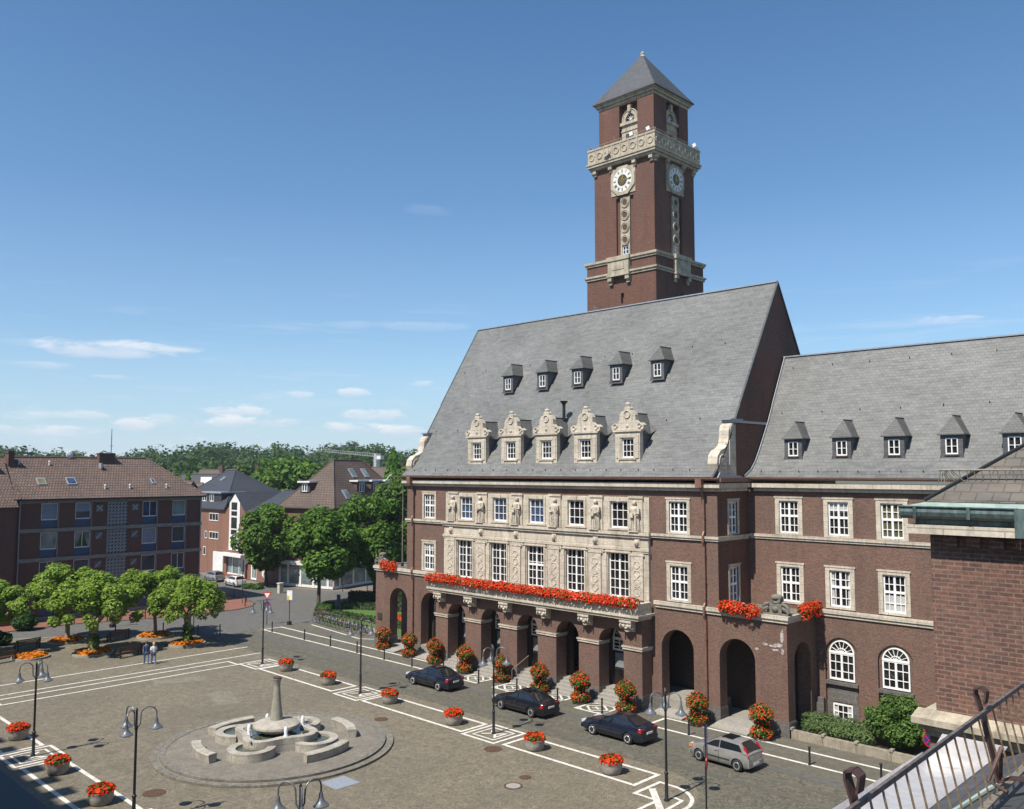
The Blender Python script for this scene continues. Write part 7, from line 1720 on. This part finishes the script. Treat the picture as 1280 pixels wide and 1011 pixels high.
def skyx(x, y, z, w_, h):
    s_ = Vector((0, 1, 0)); u = Vector((-5.15, 0, 6.45)).normalized(); n = Vector((6.45, 0, 5.15)).normalized(); c = Vector((x, y, z)); o = MB().obox(c+n*.05, s_, u, n, w_/2, h/2, .07).build('skylight', M['lead'], r); MB().obox(c+n*.125, s_, u, n, w_/2-.1, h/2-.13, .006).build('pane', M['glass_pale'], o)
for y, z in ((7.6, 15.2), (10.3, 15.2), (3.6, 12.3)): skyx(9.9-(z-10.55)*5.15/6.45, y, z, 1.0, 1.5)
b = MB(); b.box(9.5, 9.56, .1, 14, .45, 2.9); b.box(.3, 9.4, -.06, -.004, .45, 2.9); b.build('shop_window', M['glass_pale'], t)
b = MB(); b.box(-.1, 9.7, -.6, -.01, 3.0, 3.5); b.box(9.51, 10.1, -.6, 14.5, 3.0, 3.5); b.box(.0, 9.6, -.1, -.065, .1, .44); b.box(9.562, 9.62, 0, 14.4, .1, .44)
for x in (.1, 1.6, 3.8, 6.1, 8.6): b.box(x, x+.35, -.14, -.064, .1, 3.0)
for y in (-.05, 1.1, 3.8, 6.4, 9, 11.6): b.box(9.563, 9.66, y, y+.3, .44, 3.0)
b.build('white_shopfront', M['white_wall'], t)
b = MB(); [b.box(10.101, 10.115, 8.0+k*.42, 8.28+k*.42, 3.12, 3.2+.16*((k*7) % 3 != 0)) for k in range(9)]; b.build('fascia_lettering', M['iron'], t)
t, r = house('brown roofed house with white verge behind the brown corner house', -102.5, 84, R(105), 8, 9, 10.4, 14.9, 'tile2', 'brick_red')
b = MB()
for s_ in (0, 1): b.beam((-.36, [-.35, 9.35][s_], 10.42), (-.36, 4.5, 14.95), .12, .3, up=(1, 0, 0))
b.build('verge', M['white_wall'], r)
# far houses between the trees
far = [('distant house with wide brown roof and two chimneys', -206, 97, R(30), 24, 11, 10.5, 15.8, 'tile2', [(6, 5, .9, 1.2), (16, 5, .9, 1.2)]), ('distant house with grey roof left of the white skylight house', -184, 76, R(30), 12, 9, 8.5, 13.0, 'tile', [(5, 4, .8, 1)]), ('distant flat brown roof between trees', -206, 122, R(30), 18, 10, 11, 15.5, 'tile2', [(4, 5, .8, 1)]), ('distant grey roofed house right of the apartment block roof', -166, 66, R(20), 12, 9, 9.0, 13.6, 'tile', []), ('distant dark roof behind the apartment block', -168, 52, R(80), 14, 10, 12, 17.6, 'tile2', [(6, 6, .8, .9)]), ('distant brown roof behind the wide spreading tree', -176, 121, R(30), 16, 10, 11.5, 16.4, 'tile2', [(5, 5, .8, 1)]), ('distant grey roof right of the brown hipped roof', -150, 125, R(40), 13, 9, 10, 14.5, 'tile', [])]
for lab, x, y, rt, L, W, ev, rg_, rm, ch in far: house(lab, x, y, rt, L, W, ev, rg_, rm, 'brick_red', chim=ch, win=[(L*.25, ev-2.2, 1.3, 1.3, 2), (L*.55, ev-2.2, 1.3, 1.3, 2), (L*.8, ev-2.2, 1.3, 1.3, 2)])
t, r = house('small gabled house with a bright white skylight strip on its roof', -186.0, 86.0, R(60), 9, 8, 9.8, 14.8, 'tile3', 'white_wall'); skylight(5, 2.2, 9.8+(2.2+.35)*5.0/4.35, 2.4, 3.6, math.atan2(5.0, 4.35), r, 'white_wall')
# crane and mast far away
cr = thing('tower_crane', 'distant crane with pale lattice jib standing above the trees', 'crane', (-198, 147.8, 0))
a_, c_ = Vector((-256.5+198, 169.1-147.8, 22.1)), Vector((-194+198, 146.3-147.8, 19.3)); d = (c_-a_); b = MB(); 
for off in ((0, 0, 0), (0, 0, 1.0), (.35, .9, 0)): b.tube([a_+Vector(off)*.8, c_+Vector(off)*.8], .09, 4)
n = 26
for i in range(n): p, q = a_+d*i/n, a_+d*(i+1)/n; b.tube([p, (p+q)/2+Vector((0, 0, .8)), q], .06, 3); b.tube([p, (p+q)/2+Vector((.28, .7, 0)), q], .06, 3)
b.build('jib', M['lattice'], cr); MB().box(-.6, .6, -.6, .6, 0, 20.3).build('mast', M['zinc'], cr); MB().box(2.6, 4.4, -2.0, -.8, 18.7, 19.7).build('counterweight', M['white_wall'], cr)
t = thing('radio_mast', 'thin antenna mast on the wooded horizon behind the apartment roof', 'mast', (-257, 97.9, 0)); MB().tube([(0, 0, 0), (0, 0, 27.5)], [.22, .1], 5).build('pole', M['iron_grey'], t); MB().box(-.9, .9, -.05, .05, 22.5, 22.7).box(-.5, .5, -.05, .05, 24.6, 24.75).build('crossbars', M['iron_grey'], t)
# ------------------------------------------------------------------ the camera's own building: projecting brick block at right
nx0, ny0 = -6.42, 18.7
nbk = thing('near_brick_building', 'near red brick corner with green copper eaves and slate hipped roof at right', 'building', (nx0, ny0, 0))
def nb_(mb, name, m, par=None, **k): return mb.build(name, M[m], par or nbk, off=(nx0, ny0, 0) if par is None else None, **k)
b = MB(); b.box(nx0, 8, ny0, 30, 10.7, 14.4); b.box(nx0-.1, 8.1, ny0-.14, 30, 0, 10.25); nb_(b, 'wall', 'brick_near')
b = MB(); b.box(nx0-.35, 8.2, ny0-.42, 30, 10.5, 10.62); b.box(nx0-.25, 8.2, ny0-.3, 30, 10.38, 10.499); b.box(nx0-.16, 8.2, ny0-.2, 30, 10.252, 10.379); b.extr([(ny0-.42, 10.621), (ny0, 10.621), (ny0, 10.72)], 'x', nx0-.35, 8.2); nb_(b, 'stone_ledge', 'stone_tower')
b = MB(); b.box(nx0-.33, -4.75, ny0-.36, ny0+.3, 14.24, 14.42); b.box(nx0-.34, nx0-.02, ny0+.301, 30, 14.24, 14.42); b.box(nx0-.3, 8, ny0-.32, ny0-.005, 13.85, 14.119) if False else None; nb_(b, 'fascia', 'stone')
b = MB()
for k in range(6): b.box(nx0+.3+k*.42, nx0+.55+k*.42, ny0-.16, ny0-.004, 14.0, 14.2)
split_build(b, .01, 'eaves_block', M['brick_near'], nbk, off=(nx0, ny0, 0))
GY = ny0-.32
b = MB(); g = [(GY+.25, 14.53), (GY+.0, 14.54), (GY-.09, 14.6), (GY-.12, 14.68), (GY-.1, 14.78), (GY+.25, 14.78)]; b.extr(g, 'x', nx0-.44, -4.75)
b.box(nx0-.42, nx0-.2, GY+.251, 30, 14.53, 14.78); b.box(nx0-.2, -4.75, GY+.1, ny0+.3, 14.43, 14.529); nb_(b, 'box_gutter', 'verdigris_dark')
b = MB(); b.box(nx0-.46, -4.7, GY-.14, GY-.07, 14.781, 14.8)
for x in (-6.55, -5.55): b.box(x-.03, x+.03, GY-.14, GY-.1, 14.56, 14.78)
b.box(-4.74, -4.35, GY-.2, GY+.2, 14.25, 14.78); b.tube([(-4.55, GY+.1, 14.2), (-4.5, ny0-.25, 13.6), (-4.5, ny0-.2, 10.8)], .09, 8); nb_(b, 'gutter_rim', 'verdigris_dark')
k = .76; ex0, ey0 = nx0-.12, GY+.18
b = MB(); b.quad((ex0-.25, ey0-.22, 14.79), (-4.0, ey0-.22, 14.79), (-4.0, ey0+.08, 14.87), (ex0+.08, ey0+.08, 14.87)); b.quad((ex0-.25, ey0-.22, 14.79), (ex0+.08, ey0+.08, 14.87), (ex0+.08, 30, 14.87), (ex0-.25, 30, 14.79)); b.quad((-4, ey0-.22, 14.79), (8, ey0-.22, 14.79), (8, ey0+.08, 14.87), (-4, ey0+.08, 14.87)); nb_(b, 'copper_apron', 'verdigris')
b = MB(); T0 = 5.0; q0, z0_ = .06, 14.88; b.quad((ex0+q0, ey0+q0, z0_), (8, ey0+q0, z0_), (8, ey0+q0+T0, z0_+T0*k), (ex0+q0+T0, ey0+q0+T0, z0_+T0*k)); b.quad((ex0+q0, ey0+q0, z0_), (ex0+q0+T0, ey0+q0+T0, z0_+T0*k), (ex0+q0+T0, 30, z0_+T0*k), (ex0+q0, 30, z0_)); rf_ = nb_(b, 'roof', 'slate_near')
b = MB(); b.tube([(ex0+q0, ey0+q0, z0_+.03), (ex0+q0+T0, ey0+q0+T0, z0_+.03+T0*k)], .035, 6); b.build('hip_edge', M['iron'], rf_, off=(nx0, ny0, 0))
b = MB(); yg, zg = ey0+.62, 15.2
b.tube([(ex0+.2, yg-.1, zg+.32), (-3.0, yg-.1, zg+.32)], .02, 6); b.tube([(ex0+.5, yg, zg), (-3.0, yg, zg)], .018, 6)
for q in range(22): x = ex0+.6+q*.14; b.tube([(x, yg, zg), (x, yg-.1, zg+.32)], .009, 4)
for q in range(10):   # rolled end of the guard
    b.tube([(ex0+.25+.02*q, yg-.1+.1*sin(q), zg+.32), (ex0+.15+.07*q, yg-.05, zg-.02+.03*(q % 3))], .009, 4)
b.build('snow_guard', M['galv'], rf_, off=(nx0, ny0, 0))
t = thing('traffic_sign', 'two round no-stopping signs half hidden by the near brick corner', 'traffic sign', (-7.5, 21.35, 0), R(-8)); MB().tube([(.2, .05, 0), (.2, .05, 10.0)], .04, 8).build('pole', M['iron'], t)
for z in (9.62, 9.33): round_sign(t, z, .16)
MB().box(-.1, 1.2, .2, .3, 9.0, 9.1).build('bracket', M['iron'], t)
# ------------------------------------------------------------------ east wing roof with snow guard right below the camera
ew = thing('near_roof_wing', 'near roof slope with zinc eaves sheet and dark slates at lower right', 'roof', (-3, 8, 0))
eo = (-3, 8, 0)
b = MB(); b.box(-4.3, 6, 4.5, 12.6, 0, 11.2); b.build('wall', M['brick_near'], ew, off=eo)
b = MB(); b.quad((-3.75, 4.4, 11.7), (4, 4.4, 14.0), (4, 12.75, 14.0), (-3.75, 12.75, 11.7)) if False else b.quad((-3.75, 4.4, 11.7), (-.9, 4.4, 13.1), (-.9, 12.75, 13.1), (-3.75, 12.75, 11.7)); b.quad((-.9, 4.4, 13.1), (6, 4.4, 12.2), (6, 12.75, 12.2), (-.9, 12.75, 13.1)); b.poly([(-3.75, 12.75, 11.7), (-.9, 12.75, 13.1), (6, 12.75, 12.2), (6, 12.75, 11), (-3.75, 12.75, 11)]); b.build('roof', M['roof_dark'] if 'roof_dark' in M else M['slate_dark'], ew, off=eo)
b = MB(); P = [(-3.7, 11.735), (-3.9, 11.62), (-4.15, 11.52), (-4.4, 11.5), (-4.52, 11.56), (-4.56, 11.66), (-4.6, 11.62), (-4.56, 11.5), (-4.42, 11.42), (-4.1, 11.44), (-3.7, 11.6)]
b.extr(P, 'y', 4.4, 12.7); b.poly([(-4.6, 12.71, 11.4), (-3.72, 12.71, 11.6), (-3.5, 12.71, 11.95), (-4.3, 12.71, 11.95)]) ; b.build('zinc_eaves', M['zinc'], ew, off=eo, smooth=40)
b = MB(); 
for q in range(4): b.box(-4.62, -3.72, 5.5+2*q, 5.54+2*q, 11.38, 11.42)
b.build('eaves_bracket', M['rust'], ew, off=eo)
b = MB(); b.tube([(-3.35, 8.9, 11.93), (-3.3, 9.6, 11.95), (-3.15, 10.6, 12.03), (-2.95, 11.3, 12.12), (-2.7, 11.7, 12.3), (-2.85, 11.9, 12.5), (-2.6, 12.3, 12.55)], .025, 6); b.build('lightning_conductor', M['verdigris'], ew, off=eo)
M['galv_top'] = noisy('weathered_rail', (.07, .048, .042), (.24, .2, .175), scale=12, rough=.5, metal=.3); M['galv_bar'] = noisy('rusty_bar', (.12, .07, .035), (.32, .24, .15), scale=16, rough=.5, metal=.4)
sg = thing('snow_guard', 'rusty barred snow guard rail crossing the lower right corner', 'railing', (-2.9, 9, 12.25)); so_ = (-2.9, 9, 12.25)
b = MB(); b.beam((-2.78, 4.6, 13.02), (-3.06, 13.6, 13.02), .03, .045); b.build('top_rail', M['galv_top'] if 'galv_top' in M else M['galv'], sg, off=so_)
b = MB(); b.beam((-2.63, 4.6, 12.3), (-2.91, 13.6, 12.3), .07, .02); b.build('bottom_rail', M['galv'], sg, off=so_)
y = 4.7
while y < 13.6:
    b = MB(); gx = -2.78-.0311*(y-4.6); b.tube([(gx+.15, y, 12.3), (gx, y, 12.99)], .0105, 6); b.build('bar', M['galv_bar'], sg, off=so_); y += .265
for y in (6.62, 10.0, 13.2):
    gx0 = -2.78-.0311*(y-4.6); b = MB(); P = [(gx0+.5, y, 12.44), (gx0+.2, y, 12.4), (gx0+.1, y, 12.34), (gx0-.05, y, 13.05), (gx0-.09, y, 13.18), (gx0-.09, y, 13.24), (gx0-.03, y, 13.26), (gx0+.02, y, 13.22), (gx0+.0, y, 13.1)]
    for p, q in zip(P, P[1:]): b.beam(p, q, .055, .016, up=(0, 1, 0)) if False else b.beam(p, q, .018, .12, up=(0, 1, 0))
    b.tube([(gx0+.1, y+.05, 12.34), (gx0+.2, y-.25, 12.75), (gx0+.12, y-.4, 12.45), (gx0+.3, y-.45, 12.4)], .02, 6); b.build('strap_hook', M['rust_dark'], sg, off=so_)
# ------------------------------------------------------------------ south side: the range whose shadow falls on the square
sb_ = thing('south_building', 'dark flat-roofed range edge in shadow at the lower left corner', 'building', (-40, 0, 0)); so2 = (-40, 0, 0)
b = MB(); b.box(-85, -15, -6, 5.0, 0, 9.6); b.box(-85, -12.5, -24, 1.9, 0, 14); b.build('wall', M['brick_dark'], sb_, off=so2)
b = MB(); b.box(-85, -14.9, 4.0, 5.18, 9.75, 10.0); b.box(-85, -14.95, 2.0, 3.999, 9.6, 9.8); b.box(-85, -14.9, 4.4, 5.3, 9.6, 9.74); b.build('eaves', M['trim'], sb_, off=so2)
b = MB(); b.quad((-85, 2.2, 13.9), (-12.3, 2.2, 13.9), (-12.3, -4, 27.3), (-85, -4, 27.3)); b.quad((-85, -10, 13.9), (-12.3, -10, 13.9), (-12.3, -4, 27.3), (-85, -4, 27.3)); b.poly([(-12.3, 2.2, 13.9), (-12.3, -4, 27.3), (-12.3, -10, 13.9)]); b.build('roof', M['slate'], sb_, off=so2)  # unseen roof, pitched steep so its shadow reaches far enough across the square
for q in range(32): MB().box(-84.4+q*2.25, -83.2+q*2.25, -4.3, -3.7, 26.8, 28.6).build('shadow_ridge_block', M['brick_dark'], sb_, off=so2)  # unseen blocks added along the ridge to notch the cast shadow's edge
# low kerb wall of the planting by the wing
t = thing('garden_wall', 'low stone kerb wall in front of the juniper by the wing', 'low wall', (PX1+.1, 48.4, 0)); b = MB()
x = 0
while x < 16: b.box(x+.012, x+1.9-.012, -.05, .22, .0, .5); b.box(x-.1, x+.1, -.1, .27, .501, .62); x += 1.9
M['kerb_stone'] = stonemat('kerb_wall_stone', (.2, .17, .125), (.33, .285, .215), (.1, .09, .07), 2, .3, .6); b.build('stone_blocks', M['kerb_stone'], t); sheet('planting_bed', [(PX1+.1, 48.6), (-6, 48.6), (-6, 52), (PX1+.1, 52)], M['soil'], .25)
# ------------------------------------------------------------------ summer haze in the air
hz = MB(); hz.box(-700, 60, -80, 620, -2.0, 62)
hm = bpy.data.materials.new('summer_haze'); hm.use_nodes = True; nt = hm.node_tree; nt.nodes.remove(nt.nodes['Principled BSDF'])
pv = N(nt, 'ShaderNodeVolumePrincipled', {'Color': (.8, .88, 1, 1), 'Density': .0002, 'Anisotropy': .3}); nt.links.new(pv.outputs[0], nt.nodes['Material Output'].inputs['Volume'])
o = hz.build('haze', hm, fixn=True); tag(o, 'thin summer haze softening the distant woods', 'haze', kind='stuff')
